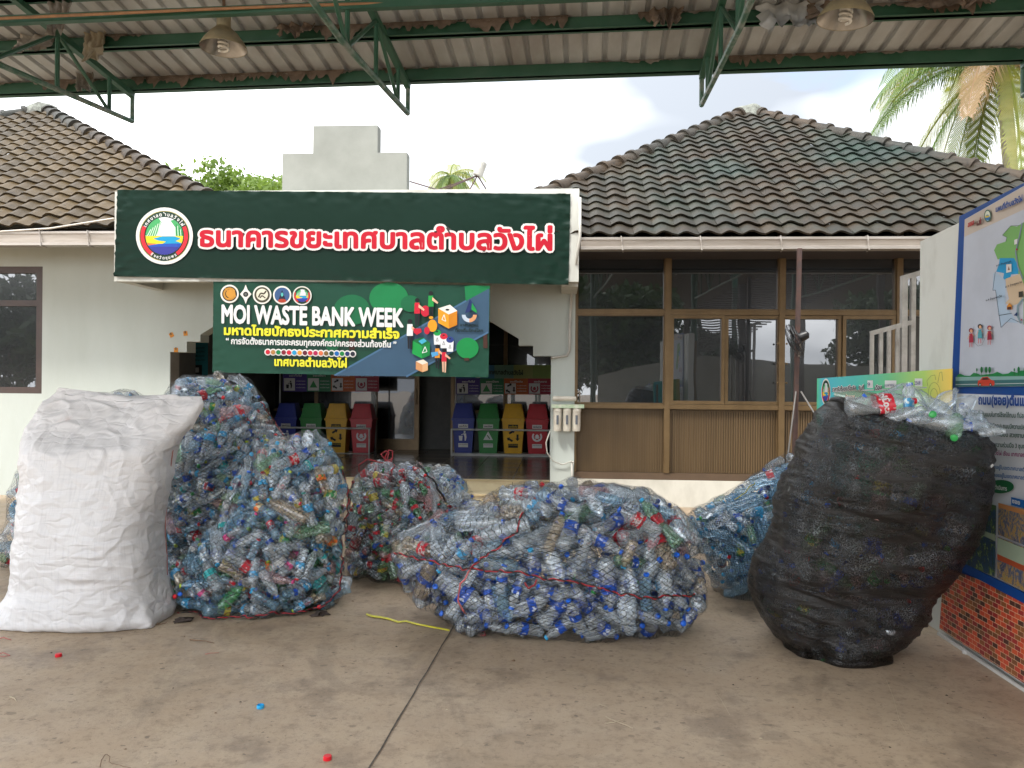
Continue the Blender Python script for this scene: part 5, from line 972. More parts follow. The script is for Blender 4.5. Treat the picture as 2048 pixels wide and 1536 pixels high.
M_net = net_mat('black_netting', .022, .105); M_netb = net_mat('fine_black_netting', .014, .11, (.012, .018, .022), 0)
bags = {}
bags['C'] = Bag([sr(857,612,634,5.5,.05), sr(868,570,648,5.48,.16), sr(890,512,661,5.46,.26), sr(925,478,685,5.44,.33), sr(960,455,699,5.42,.37), sr(1000,436,699,5.4,.40), sr(1050,408,694,5.38,.42), sr(1100,374,690,5.36,.44), sr(1140,350,687,5.35,.44), sr(1175,339,686,5.35,.43), sr(1200,343,680,5.35,.40), sr(1216,362,664,5.35,.33)], 150, 110, 2.4, .03, 3)
bags['B'] = Bag([sr(747,400,440,6.45,.05), sr(754,368,470,6.45,.2), sr(773,343,497,6.45,.33), sr(800,328,522,6.45,.42), sr(835,318,546,6.45,.48), sr(872,310,574,6.42,.52), sr(920,302,602,6.4,.54), sr(980,300,612,6.4,.54), sr(1050,304,612,6.4,.52), sr(1110,312,604,6.4,.48), sr(1143,330,585,6.4,.40)], 130, 100, 2.3, .035, 8)
bags['D'] = Bag([sr(921,772,812,6.3,.05), sr(928,738,845,6.3,.18), sr(948,712,866,6.29,.28), sr(978,699,884,6.28,.36), sr(1020,694,897,6.27,.41), sr(1070,691,905,6.25,.43), sr(1110,689,905,6.25,.42), sr(1136,694,900,6.25,.38), sr(1152,706,888,6.25,.32)], 120, 80, 2.3, .025, 14)
bags['K'] = Bag([sr(925,868,886,7.0,.05), sr(932,842,905,7.0,.18), sr(950,822,922,7.0,.28), sr(978,812,939,7.0,.36), sr(1015,810,949,7.0,.38), sr(1060,812,947,7.0,.36), sr(1095,820,938,7.0,.32), sr(1111,832,925,7.0,.26)], 90, 60, 2.3, .025, 20)
bags['E'] = Bag([sr(964,1112,1195,5.10,.06), sr(969,1055,1262,5.09,.24), sr(980,1004,1302,5.07,.36), sr(997,962,1338,5.05,.44), sr(1018,915,1368,5.03,.49), sr(1037,848,1385,5.02,.52), sr(1060,808,1396,5.01,.53), sr(1090,789,1404,5.0,.53), sr(1120,786,1411,5.0,.53), sr(1155,800,1413,5.0,.52), sr(1187,826,1409,5.0,.50), sr(1215,862,1399,5.0,.46), sr(1235,900,1384,5.0,.41), sr(1247,935,1365,5.0,.35)], 200, 100, 2.5, .018, 27)
bags['F'] = Bag([sr(911,1568,1600,5.95,.05), sr(926,1540,1634,5.94,.14), sr(950,1505,1660,5.93,.22), sr(982,1462,1680,5.92,.29), sr(1008,1408,1690,5.9,.34), sr(1030,1374,1696,5.9,.37), sr(1060,1383,1700,5.9,.39), sr(1100,1398,1702,5.9,.40), sr(1140,1411,1698,5.9,.38), sr(1162,1420,1690,5.9,.35), sr(1174,1432,1680,5.9,.30)], 120, 80, 2.3, .02, 33)
bags['H'] = Bag([sr(786,196,245,6.5,.05), sr(791,160,280,6.48,.18), sr(812,122,300,6.46,.30), sr(850,90,312,6.44,.38), sr(900,55,320,6.42,.44), sr(950,28,325,6.4,.48), sr(1000,10,326,6.4,.5), sr(1060,0,322,6.4,.49), sr(1110,6,318,6.4,.46), sr(1143,24,302,6.4,.38)], 110, 80, 2.3, .03, 41)
G_rows = [(1664,803,1975,858,4.34,.28), (1645,822,1990,880,4.33,.36), (1622,850,1992,902,4.33,.38), (1598,886,1989,932,4.35,.40), (1580,930,1982,962,4.38,.41), (1558,985,1966,1015,4.44,.42), (1541,1045,1946,1068,4.52,.42), (1524,1105,1914,1124,4.6,.43), (1512,1150,1884,1164,4.67,.43), (1508,1192,1866,1200,4.71,.44), (1516,1226,1842,1232,4.74,.44), (1530,1255,1812,1258,4.75,.43), (1552,1271,1786,1271,4.75,.36)]
bags['G'] = Bag(G_rows, 240, 190, 2.4, 0, 55)
for b in bags.values(): b.tree()
# ---------------------------------------------------------------- white woven sack
def ridged(p): return 1 - abs(noise.noise(p)) * 2
sack_rows = [(119,781,402,797,5.00,.02), (100,795,402,806,4.99,.028), (84,812,394,820,4.98,.055), (68,840,382,845,4.97,.10), (54,868,362,872,4.96,.16), (47,905,347,902,4.95,.26), (40,960,344,958,4.94,.30), (31,1020,336,1020,4.93,.33), (27,1070,331,1068,4.93,.34), (22,1120,335,1118,4.93,.34), (19,1160,336,1155,4.93,.33), (13,1190,340,1185,4.91,.34), (7,1212,344,1205,4.90,.34), (6,1228,347,1224,4.88,.33), (14,1240,342,1238,4.88,.29)]
SK = Bag(sack_rows, 320, 260, 2.7, 0, 61); V = SK.V
for j in range(SK.nv):
    fj = j / SK.nv
    for i in range(SK.nu):
        p = Vector(V[j, i]); h = 0
        q = Vector((p.x * 2.2 + p.y, p.y * 2, p.z * 6.5 + .6 * noise.noise(p * 2.5))); fo = .35 + .9 * max(0, noise.noise(p * 1.7 + Vector((0, 0, 4))) + .25); h += fo * (.015 * ridged(q) + .006 * ridged(Vector((p.x * 5, p.y * 5, p.z * 15)) + Vector((7, 0, 0))))
        q2 = Vector((p.x * 6 + p.z * 2, p.y * 6, p.z * 6 - p.x * 2)); h += .012 * abs(ridged(q2)) ** 3 * (.4 + .8 * max(0, 1 - fj / .5)) + .03 * noise.noise(p * 2.3)
        h += .003 * ridged(q2 * 2.4 + Vector((0, 9, 0)))
        V[j, i] += SK.N[j, i] * h * min(1, (j + 4) / 12)
    if j < 26: V[j, :, 2] -= .035 * (1 - j / 26) * np.clip(1 - ((V[j, :, 0] - V[j, :, 0].mean() + .08) / .38) ** 2, 0, 1)
    if j < 3: V[j, :, 2] += .012 * np.sin(np.arange(SK.nu) * .12) + .008 * np.sin(np.arange(SK.nu) * .31)
a_ = 2 * PI * np.arange(SK.nu) / SK.nu
for j in range(SK.nv - 46, SK.nv):
    t = ((j - SK.nv + 46) / 46) ** 1.6; w_ = np.exp(-((a_ - PI * 1.20) / .22) ** 2) * t; w2 = np.exp(-((a_ - PI * 1.86) / .16) ** 2) * t; V[j, :, 0] += -.13 * w_ + .05 * w2; V[j, :, 1] += -.06 * w_ - .03 * w2
V[:, :, 2] = np.maximum(V[:, :, 2], .003); SK.tree()
def sack_mat():
    m = bpy.data.materials.new('woven_polypropylene'); m.use_nodes = True; nt = m.node_tree; N = nt.nodes.new; K = nt.links.new; b = nt.nodes['Principled BSDF']; b.inputs['Roughness'].default_value = .42
    b.inputs['Sheen Weight'].default_value = .1
    tc = N('ShaderNodeTexCoord'); uv = N('ShaderNodeUVMap')
    def nz(s, st, src=None, d=4):
        mp = N('ShaderNodeMapping'); mp.inputs['Scale'].default_value = st; K(src or tc.outputs['Object'], mp.inputs[0]); n = N('ShaderNodeTexNoise'); n.inputs['Scale'].default_value = s; n.inputs['Detail'].default_value = d; K(mp.outputs[0], n.inputs['Vector']); return n.outputs['Fac']
    def mr(f, a, b_, c=0., d=1.): r = N('ShaderNodeMapRange'); r.inputs[1].default_value = a; r.inputs[2].default_value = b_; r.inputs[3].default_value = c; r.inputs[4].default_value = d; K(f, r.inputs[0]); return r.outputs[0]
    def mix(f, A, B):
        x = N('ShaderNodeMix'); x.data_type = 'RGBA'; K(f, x.inputs['Factor'])
        for s, v in (('A', A), ('B', B)):
            if isinstance(v, tuple): x.inputs[s].default_value = (*v, 1)
            else: K(v, x.inputs[s])
        return x.outputs['Result']
    c = mix(mr(nz(1.6, (1, 1, 1)), .4, .7), (.74, .735, .745), (.67, .65, .645)); c = mix(mr(nz(9, (1, 1, 1)), .66, .8, 0, .35), c, (.62, .45, .40)); c = mix(mr(nz(3.5, (1, 1, 1)), .70, .76, 0, .5), c, (.30, .22, .16))
    th = nz(1, (160, 5, 1), uv.outputs[0], 2); th2 = nz(1, (5, 190, 1), uv.outputs[0], 2); c = mix(mr(th, .5, .72, 0, .30), c, (.45, .45, .48)); c = mix(mr(th2, .52, .75, 0, .25), c, (.45, .45, .48)); K(c, b.inputs['Base Color'])
    ad = N('ShaderNodeMath'); K(th, ad.inputs[0]); K(th2, ad.inputs[1]); b1 = N('ShaderNodeBump'); b1.inputs['Strength'].default_value = .25; b1.inputs['Distance'].default_value = .002; K(ad.outputs[0], b1.inputs['Height'])
    vo = N('ShaderNodeTexVoronoi'); vo.feature = 'DISTANCE_TO_EDGE'; vo.inputs['Scale'].default_value = 13; mp = N('ShaderNodeMapping'); mp.inputs['Scale'].default_value = (.6, 1, 1.5); nd = N('ShaderNodeTexNoise'); nd.inputs['Scale'].default_value = 5; K(tc.outputs['Object'], nd.inputs['Vector']); va = N('ShaderNodeMix'); va.data_type = 'RGBA'; va.inputs['Factor'].default_value = .12; K(tc.outputs['Object'], va.inputs['A']); K(nd.outputs['Color'], va.inputs['B']); K(va.outputs['Result'], mp.inputs[0]); K(mp.outputs[0], vo.inputs['Vector'])
    b2 = N('ShaderNodeBump'); b2.inputs['Strength'].default_value = .34; b2.inputs['Distance'].default_value = .009; K(mr(vo.outputs['Distance'], 0, .22), b2.inputs['Height']); K(b1.outputs[0], b2.inputs['Normal']); K(b2.outputs[0], b.inputs['Normal'])
    t = N('ShaderNodeBsdfTranslucent'); t.inputs[0].default_value = (.7, .66, .66, 1); ms = N('ShaderNodeMixShader'); ms.inputs[0].default_value = .12; K(b.outputs[0], ms.inputs[1]); K(t.outputs[0], ms.inputs[2]); K(ms.outputs[0], nt.nodes['Material Output'].inputs['Surface']); return m
sk = SK.mesh('woven_sack', sack_mat(), 'big bulging white woven sack standing at the left, its top edge pinched into two corners', 'sack')
def pts_on(bag, pts): return [onbag(bag, x, y, .004) for x, y in pts]
mb = MB(); mb.tube(pts_on(SK, [(346, 900), (342, 930), (343, 970), (338, 1000), (331, 1035), (331, 1075), (334, 1110), (335, 1150)]), .004, 6); o = mb.build('seam_thread', mat('faded_red_thread', (.45, .2, .18), .7), sk, smooth=True)
# ---------------------------------------------------------------- black shade-net bag
bg_ = bags['G']; V = bg_.V
for j in range(bg_.nv):
    fj = j / bg_.nv
    for i in range(bg_.nu):
        p = Vector(V[j, i]); tl = p.z + .30 * p.x + .05 * noise.noise(p * 1.8)
        h = .018 * noise.noise(Vector((p.x * 1.5, p.y * 1.5, tl * 4.2))) + .014 * noise.noise(Vector((p.x * 1.3, p.y * 1.3, tl * 9))) + .010 * ridged(Vector((p.x * 1.6, p.y * 1.6, tl * 13 + .7 * noise.noise(p * 3)))) + .006 * ridged(Vector((p.x * 2.5, p.y * 2.5, tl * 30))) + .034 * noise.noise(p * 3.2) + .018 * noise.noise(p * 7.5)
        V[j, i] += bg_.N[j, i] * h
    if j < 40:      # the mouth sags toward the camera
        a = 2 * PI * np.arange(bg_.nu) / bg_.nu; w_ = (1 - j / 40) ** 1.2; fr_ = np.clip(-np.sin(a), 0, 1); V[j, :, 2] -= w_ * .05 * fr_ * (1 + .6 * np.cos(a - .6))
for j in range(bg_.nv - 34, bg_.nv):      # folds gathered toward a knot at the foot
    t = (j - bg_.nv + 34) / 34; kx = P(1625, 1290, 4.5).x; V[j, :, 0] += (kx - V[j, :, 0]) * np.exp(-((V[j, :, 0] - kx) / .16) ** 2) * .25 * t; V[j, :, 1] += .07 * t * np.exp(-((V[j, :, 0] - kx - .02) / .05) ** 2) * (V[j, :, 1] < 4.85)
V[:, :, 2] = np.maximum(V[:, :, 2], .003); bg_.tree()
def shade_mat():
    m = bpy.data.materials.new('black_shade_net'); m.use_nodes = True; nt = m.node_tree; N = nt.nodes.new; K = nt.links.new; b = nt.nodes['Principled BSDF']; b.inputs['Roughness'].default_value = .45
    tc = N('ShaderNodeTexCoord')
    def nz(s, st, d=4, r=.6):
        mp = N('ShaderNodeMapping'); mp.inputs['Scale'].default_value = st; mp.inputs['Rotation'].default_value = (0, .14, 0); K(tc.outputs['Object'], mp.inputs[0]); n = N('ShaderNodeTexNoise'); n.inputs['Scale'].default_value = s; n.inputs['Detail'].default_value = d; n.inputs['Roughness'].default_value = r; K(mp.outputs[0], n.inputs['Vector']); return n.outputs['Fac']
    def mr(f, a, b_, c=0., d=1.): r = N('ShaderNodeMapRange'); r.inputs[1].default_value = a; r.inputs[2].default_value = b_; r.inputs[3].default_value = c; r.inputs[4].default_value = d; K(f, r.inputs[0]); return r.outputs[0]
    def mix(f, A, B):
        x = N('ShaderNodeMix'); x.data_type = 'RGBA'; K(f, x.inputs['Factor'])
        for s, v in (('A', A), ('B', B)):
            if isinstance(v, tuple): x.inputs[s].default_value = (*v, 1)
            else: K(v, x.inputs[s])
        return x.outputs['Result']
    c = mix(mr(nz(95, (1, 1, 1.4), 3, .8), .62, .76), (.009, .0075, .007), (.24, .21, .19)); K(c, b.inputs['Base Color'])
    bp = N('ShaderNodeBump'); bp.inputs['Strength'].default_value = 1.; bp.inputs['Distance'].default_value = .010; K(nz(20, (.28, .28, 2.4), 6, .7), bp.inputs['Height']); K(bp.outputs[0], b.inputs['Normal'])
    tr = N('ShaderNodeBsdfTransparent'); ms = N('ShaderNodeMixShader'); al = mr(nz(130, (1, 1, 1), 2), .42, .52, .10, .95); dn = mr(nz(4, (.5, .5, 3.2), 4), .42, .60, .38, .97); mu = N('ShaderNodeMath'); mu.operation = 'MAXIMUM'; K(al, mu.inputs[0]); K(dn, mu.inputs[1]); K(mu.outputs[0], ms.inputs[0]); K(tr.outputs[0], ms.inputs[1]); K(b.outputs[0], ms.inputs[2]); K(ms.outputs[0], nt.nodes['Material Output'].inputs['Surface']); return m
M_shade_net = shade_mat()
gb = bg_.mesh('shade_net_bag', M_shade_net, 'huge black shade net bag with an open mouth of loose bottles by the printed panel', 'net bag', 'net bags full of plastic bottles', caps=(False, True))
# rolled rim
rim = [Vector(v) for v in bg_.V[0]]; rim.append(rim[0]); mb = MB(); mb.tube([p + Vector((0, 0, .012 * noise.noise(p * 9))) for p in rim], [.020 + .010 * noise.noise(p * 7) for p in rim], 8); mb.build('rolled_rim', M_shade_net, gb, smooth=True)
# ================================================================ BOTTLES
def plastic(name, col, op=.17, gl=(.9, .95, 1)):
    """thin clear plastic: mostly see-through, glossy, a little milky"""
    m = bpy.data.materials.new(name); m.use_nodes = True; nt = m.node_tree; N = nt.nodes.new; K = nt.links.new; nt.nodes.remove(nt.nodes['Principled BSDF'])
    tr = N('ShaderNodeBsdfTransparent'); tr.inputs[0].default_value = (*[.66 + .335 * c for c in col], 1); df = N('ShaderNodeBsdfDiffuse'); df.inputs[0].default_value = (*[.98 * c for c in col], 1); gs = N('ShaderNodeBsdfGlossy'); gs.inputs['Roughness'].default_value = .10; gs.inputs['Color'].default_value = (*gl, 1)
    tc = N('ShaderNodeTexCoord'); nz = N('ShaderNodeTexNoise'); nz.inputs['Scale'].default_value = 42; nz.inputs['Detail'].default_value = 3; K(tc.outputs['Object'], nz.inputs['Vector']); bp = N('ShaderNodeBump'); bp.inputs['Strength'].default_value = .7; bp.inputs['Distance'].default_value = .006; K(nz.outputs['Fac'], bp.inputs['Height']); K(bp.outputs[0], gs.inputs['Normal'])
    lw = N('ShaderNodeLayerWeight'); lw.inputs['Blend'].default_value = .22; K(bp.outputs[0], lw.inputs['Normal']); mr = N('ShaderNodeMapRange'); mr.inputs[3].default_value = .075; mr.inputs[4].default_value = .62; K(lw.outputs['Fresnel'], mr.inputs[0])
    m1 = N('ShaderNodeMixShader'); m1.inputs[0].default_value = op; K(tr.outputs[0], m1.inputs[1]); K(df.outputs[0], m1.inputs[2]); m2 = N('ShaderNodeMixShader'); K(mr.outputs[0], m2.inputs[0]); K(m1.outputs[0], m2.inputs[1]); K(gs.outputs[0], m2.inputs[2]); K(m2.outputs[0], nt.nodes['Material Output'].inputs['Surface']); return m
TINT = {'clear': plastic('clear_plastic', (.86, .93, .98)), 'pale blue': plastic('pale_blue_plastic', (.40, .70, .90)), 'pale green': plastic('pale_green_plastic', (.45, .78, .45)), 'green': plastic('green_plastic', (.05, .40, .10), .3), 'amber': plastic('amber_plastic', (.78, .62, .42), .18), 'pinkish': plastic('pink_plastic', (.85, .50, .50), .22)}
CAPC = {k: mat('cap_' + k.replace(' ', '_'), c, .35, tuple(x * .85 for x in c), 20) for k, c in {'blue': (.012, .13, .68), 'light blue': (.03, .42, .80), 'red': (.75, .015, .03), 'green': (.03, .35, .08), 'white': (.62, .62, .60), 'black': (.012, .012, .014), 'lime': (.45, .60, .04), 'pink': (.65, .06, .25), 'teal': (.02, .45, .38), 'orange': (.70, .20, .02)}.items()}
def label_mat(name, c1, c2, c3=None):
    """printed wrap: a base colour with lettering-like light bands"""
    m = bpy.data.materials.new(name); m.use_nodes = True; nt = m.node_tree; N = nt.nodes.new; K = nt.links.new; b = nt.nodes['Principled BSDF']; b.inputs['Roughness'].default_value = .35
    tc = N('ShaderNodeTexCoord'); mp = N('ShaderNodeMapping'); mp.inputs['Scale'].default_value = (1, 1, .6); K(tc.outputs['Object'], mp.inputs[0]); nz = N('ShaderNodeTexNoise'); nz.inputs['Scale'].default_value = 46; nz.inputs['Detail'].default_value = 1; K(mp.outputs[0], nz.inputs['Vector']); r = N('ShaderNodeMapRange'); r.inputs[1].default_value = .60; r.inputs[2].default_value = .63; K(nz.outputs['Fac'], r.inputs[0])
    x = N('ShaderNodeMix'); x.data_type = 'RGBA'; x.inputs['A'].default_value = (*c1, 1); x.inputs['B'].default_value = (*c2, 1); K(r.outputs[0], x.inputs['Factor']); res = x.outputs['Result']
    if c3:
        n2 = N('ShaderNodeTexNoise'); n2.inputs['Scale'].default_value = 14; K(tc.outputs['Object'], n2.inputs['Vector']); r2 = N('ShaderNodeMapRange'); r2.inputs[1].default_value = .52; r2.inputs[2].default_value = .56; K(n2.outputs['Fac'], r2.inputs[0]); y = N('ShaderNodeMix'); y.data_type = 'RGBA'; K(res, y.inputs['A']); y.inputs['B'].default_value = (*c3, 1); K(r2.outputs[0], y.inputs['Factor']); res = y.outputs['Result']
    K(res, b.inputs['Base Color']); return m
LABC = {'dark blue': label_mat('label_dark_blue', (.012, .08, .46), (.55, .6, .72)), 'light blue': label_mat('label_light_blue', (.05, .32, .60), (.6, .7, .75)), 'red': label_mat('label_red', (.55, .012, .03), (.62, .5, .5)), 'white': label_mat('label_white', (.55, .56, .56), (.15, .25, .45)), 'green': label_mat('label_green', (.04, .28, .08), (.6, .65, .5), (.55, .50, .08)), 'yellow': label_mat('label_yellow', (.60, .50, .08), (.35, .08, .04)), 'orange': label_mat('label_orange', (.70, .16, .02), (.10, .30, .05), (.6, .5, .3)), 'pink': label_mat('label_pink', (.62, .06, .24), (.65, .5, .5)), 'teal': label_mat('label_teal', (.03, .40, .42), (.6, .65, .65))}
# body profiles: (radius, z) along a bottle of unit girth; z in metres from the base, true sizes
def prof_water(L, r, ribs=6):
    p = [(0, .004), (r * .5, .0), (r * .92, .003), (r, .014)]; z0 = .02; z1 = L * .66
    for k in range(ribs * 2): p.append((r * (1 if k % 2 == 0 else .93), z0 + (z1 - z0) * k / (ribs * 2)))
    p += [(r, z1), (r * .97, L * .71), (r * .82, L * .79), (r * .58, L * .86), (.0155, L * .91), (.0135, L * .93), (.0135, L * .965)]; return p
def prof_cola(L, r):
    p = [(0, .004), (r * .55, 0), (r * .9, .004), (r, .02), (r * .99, L * .16), (r * .90, L * .24), (r * .86, L * .30), (r * .93, L * .38), (r * 1.0, L * .46), (r * 1.01, L * .56), (r * .99, L * .64), (r * .88, L * .73), (r * .68, L * .81), (r * .45, L * .88), (.0155, L * .925), (.0135, L * .94), (.0135, L * .97)]; return p
def prof_big(L, r): return prof_water(L, r, 10)
def prof_smooth(L, r): return [(0, .003), (r * .6, 0), (r * .95, .004), (r, .02), (r, L * .30), (r * .985, L * .32), (r, L * .34), (r, L * .58), (r * .97, L * .66), (r * .84, L * .74), (r * .6, L * .82), (r * .4, L * .88), (.016, L * .92), (.0135, L * .94), (.0135, L * .97)]
def crush(kind, seed, r, L):
    rr = random.Random(seed); fl = {0: 0, 1: .30, 2: .55}[kind]; off = Vector((seed * 3.1, seed * 1.7, 0)); ba = rr.uniform(-.5, .5) * (.5 if kind else .08); tw = rr.uniform(-.8, .8) * (kind > 0)
    def f(p):
        u = max(0, min(1, p.z / L)); w_ = math.sin(PI * min(1, u / .82)) if u < .82 else 0; a = tw * u; x = p.x * math.cos(a) - p.y * math.sin(a); y = p.x * math.sin(a) + p.y * math.cos(a); s_ = 1 - fl * w_; x2 = x * (1 + fl * .35 * w_); y2 = y * s_
        d = (noise.noise(Vector((x, y, p.z)) * 26 + off) * .008 + noise.noise(Vector((x, y, p.z)) * 60 + off) * .003) * (1.6 if kind else .35) * (w_ > 0)
        n = Vector((x2, y2, 0)); ln = max(n.length, 1e-5); n /= ln; x2 += n.x * d; y2 += n.y * d
        return Vector((x2 + ba * .35 * p.z * p.z / L - ba * .09 * L * .3, y2, p.z - L / 2))
    return f
VAR = []
specs = [('water', .215, .0325), ('water', .215, .0325), ('water', .225, .034), ('cola', .245, .037), ('cola', .25, .038), ('big', .31, .045), ('big', .31, .045), ('smooth', .205, .0335), ('smooth', .27, .043), ('water', .15, .028), ('cola', .30, .048), ('water', .30, .043)]
kinds = [0, 1, 2, 0, 1, 0, 2, 1, 0, 0, 1, 1]
def cola_text_faces(mb, f, r, z0, z1, txt, seg=16):
    vs, fs = glyph_shape(txt, .03); xs = [v[0] for v in vs]; w_ = max(xs) - min(xs); sc_ = (z1 - z0) * .42 / .7; arc = w_ * sc_
    for c in (0, PI):
        mb.add([f(Vector(((r + .0022) * math.cos(c + (x - min(xs) - w_ / 2) * sc_ / r), (r + .0022) * math.sin(c + (x - min(xs) - w_ / 2) * sc_ / r), z0 + (z1 - z0) * .3 + y * sc_))) for x, y, z in vs], fs, 0)
for vi, ((pk, L, r), kd) in enumerate(zip(specs, kinds)):
    L *= 1.17; r *= 1.15
    prof = {'water': prof_water, 'cola': prof_cola, 'big': prof_big, 'smooth': prof_smooth}[pk](L, r); f = crush(kd, vi + 1, r, L); d = {'L': L, 'r': r, 'kd': kd, 'pk': pk}
    for lod, seg in ((0, 14), (1, 8)):
        pf_ = prof if lod == 0 else [p for i, p in enumerate(prof) if i in (1, 3) or i % 3 == 0 or i >= len(prof) - 2]
        mb = MB(); mb.lathe((0, 0, 0), pf_, seg); mb.v = [f(v) for v in mb.v]; d['b%d' % lod] = mb
        lz0, lz1 = (L * .44, L * .62) if pk != 'cola' else (L * .42, L * .64); lr = r * 1.03; mb = MB(); ns_ = 3 if lod == 0 else 1; mb.lathe((0, 0, 0), [(lr, lz0 + (lz1 - lz0) * k / ns_) for k in range(ns_ + 1)], 18 if lod == 0 else 8); mb.v = [f(v) for v in mb.v]; d['l%d' % lod] = mb
        mb = MB(); mb.lathe((0, 0, 0), [(.0165, L * .945), (.0172, L * .952), (.0168, L * .995), (.0155, L), (0, L)] if lod == 0 else [(.017, L * .945), (.017, L), (0, L)], 14 if lod == 0 else 7); mb.v = [f(v) for v in mb.v]; d['c%d' % lod] = mb
    mb = MB(); cola_text_faces(mb, f, lr, lz0, lz1, 'Coca-Cola'); d['t'] = mb
    VAR.append(d)
def mkmesh(mb, name, m, smooth=True):
    me = bpy.data.meshes.new(name); me.from_pydata([tuple(v) for v in mb.v], [], mb.f); me.materials.append(m); me.polygons.foreach_set('use_smooth', [smooth] * len(mb.f)); me.update(); return me
# ---- packing
wt_common = {'caps': [('blue', 10), ('light blue', 4), ('white', 2), ('red', 2), ('green', 1), ('none', 10)], 'labs': [('none', 8), ('dark blue', 3), ('light blue', 2), ('red', 1.5), ('white', 1), ('green', .7)], 'tint': [('clear', 12), ('pale blue', 3), ('pale green', 1), ('green', .3), ('amber', .3), ('pinkish', .3)], 'var': [2, 2, 2, 1.6, 1.3, 1.3, 1, 1.2, .8, 1, .6, 1]}
def style(k, p, rr):
    S = {a: list(b) for a, b in wt_common.items()}
    if k == 'E':
        if p.z < .48: S['caps'] = [('blue', 22), ('light blue', 3), ('none', 8), ('green', .5)]; S['labs'] = [('dark blue', 17), ('none', 8), ('light blue', 1)]; S['tint'] = [('clear', 14), ('pale blue', 2), ('amber', .5)]
        else: S['caps'] = [('blue', 7), ('light blue', 2), ('none', 13), ('red', 1)]; S['labs'] = [('none', 14), ('dark blue', 2.5), ('red', 2), ('light blue', 1)]; S['tint'] = [('clear', 13), ('amber', 1.6), ('pinkish', 1), ('pale blue', 1.2), ('pale green', .8)]; S['var'] = [1, 1, 1, 1.5, 1.5, 2.4, 2.2, 1, 1.4, .4, 1.2, 2]
    if k == 'C': S['caps'] = [('light blue', 8), ('blue', 5), ('red', 3), ('black', 1.6), ('lime', 2), ('white', 1.5), ('pink', 1), ('teal', 1), ('green', 1), ('none', 11)]; S['labs'] = [('none', 9), ('light blue', 2.6), ('dark blue', 2), ('red', 1.6), ('yellow', 1), ('green', .8), ('pink', .8), ('white', .7), ('teal', .6), ('orange', .5)]; S['tint'] = [('clear', 11), ('pale blue', 4), ('pale green', 1.3), ('green', .6), ('amber', .5), ('pinkish', .5)]
    if k in 'BH': S['caps'] = [('light blue', 6), ('blue', 5), ('red', 2), ('green', 1.5), ('white', 2), ('lime', 1), ('orange', 1), ('none', 10)]; S['labs'] = [('none', 8), ('dark blue', 2.5), ('light blue', 2), ('red', 1.5), ('green', .8), ('white', .8), ('teal', .5)]
    if k == 'D': S['caps'] = [('red', 9), ('blue', 3), ('light blue', 2), ('green', 1), ('none', 12), ('white', 1)]; S['labs'] = [('none', 7), ('red', 7), ('dark blue', 1), ('yellow', 1.2), ('green', 1)]; S['tint'] = [('clear', 10), ('pinkish', 1.5), ('pale green', 1.5), ('green', .8), ('amber', .8), ('pale blue', 1)]
    if k == 'F': S['caps'] = [('blue', 8), ('light blue', 9), ('red', 1), ('green', .7), ('white', 1), ('none', 12)]; S['labs'] = [('none', 10), ('light blue', 3), ('dark blue', 1), ('red', .5), ('green', .7)]; S['tint'] = [('clear', 5), ('pale blue', 10), ('pale green', .5)]
    pick = lambda L: rr.choices([a for a, _ in L], [b for _, b in L])[0]
    return pick(S['caps']), pick(S['labs']), pick(S['tint']), rr.choices(range(12), S['var'])[0]
bottles = []      # dict: bag, layer, loc, rot(3x3), var, cap, lab, tint
def pack(k, layers, tries, seed, keep=None):
    bag = bags[k]; rr = random.Random(seed); Vf = bag.smooth; nv, nu = bag.nv, bag.nu; dA = np.linalg.norm(np.cross(np.roll(Vf, -1, 1)[:-1] - Vf[:-1], Vf[1:] - Vf[:-1]), axis=2); pr_ = (dA / dA.sum()).ravel(); rs_ = np.random.RandomState(seed)
    for ly in range(layers):
        acc = np.zeros((0, 3)); accr = np.zeros(0); idx = rs_.choice(len(pr_), tries, p=pr_)
        for q in idx:
            j, i = divmod(int(q), nu); p = Vector(bag.V[j, i]); n = Vector(bag.N[j, i]); 
            front = n.y < .35
            if ly > 1 and not front: continue
            cap, lab, tint, vi = style(k, p, rr); d = VAR[vi]; bs = {'E': .98, 'G': .9}.get(k, .84); r = d['r'] * bs; L = d['L'] * bs
            t = n.cross(Vector((0, 0, 1)) if abs(n.z) < .9 else Vector((1, 0, 0))).normalized(); b2 = n.cross(t); a = rr.uniform(0, 2 * PI); ax = (t * math.cos(a) + b2 * math.sin(a) + n * rr.gauss(0, .28)).normalized()
            c = p - n * (r * .88 + .002 + (.042 if k == 'G' else 0) + ly * .085 + abs(ax.dot(n)) * L * .40)
            if c.z < r * .9: c.z = r * .95
            e = ax * (L / 2 - r)
            if (c + e).z < r * .6: e.z = r * .6 - c.z; ax = e.normalized()
            if (c - e).z < r * .6: e.z = c.z - r * .6; ax = e.normalized()
            pts = np.array([c - e, c - e * .33, c + e * .33, c + e])
            if len(acc):
                D = np.linalg.norm(acc[None] - pts[:, None], axis=2) - (accr + r) * (.80 if ly == 0 else .66)
                if D.min() < 0: continue
            # stay inside the bag
            bad = False
            for s_ in (-1, 1):
                h = bag.bvh.find_nearest(c + e * s_ * 1.25)
                if h[0] is not None and ((c + e * s_ * 1.25) - h[0]).dot(h[1] if h[1].dot(n) > 0 else -h[1]) > .018: bad = True; break
            if bad: continue
            acc = np.vstack([acc, pts]); accr = np.r_[accr, [r] * 4]; z = ax; x = z.orthogonal().normalized(); y = z.cross(x); ro = rr.uniform(0, 2 * PI); x2 = x * math.cos(ro) + y * math.sin(ro); M = Matrix((x2, z.cross(x2), z)).transposed() * bs
            bottles.append(dict(bag=k, ly=ly, loc=c, M=M, var=vi, cap=cap, lab=lab, tint=tint, n=n))
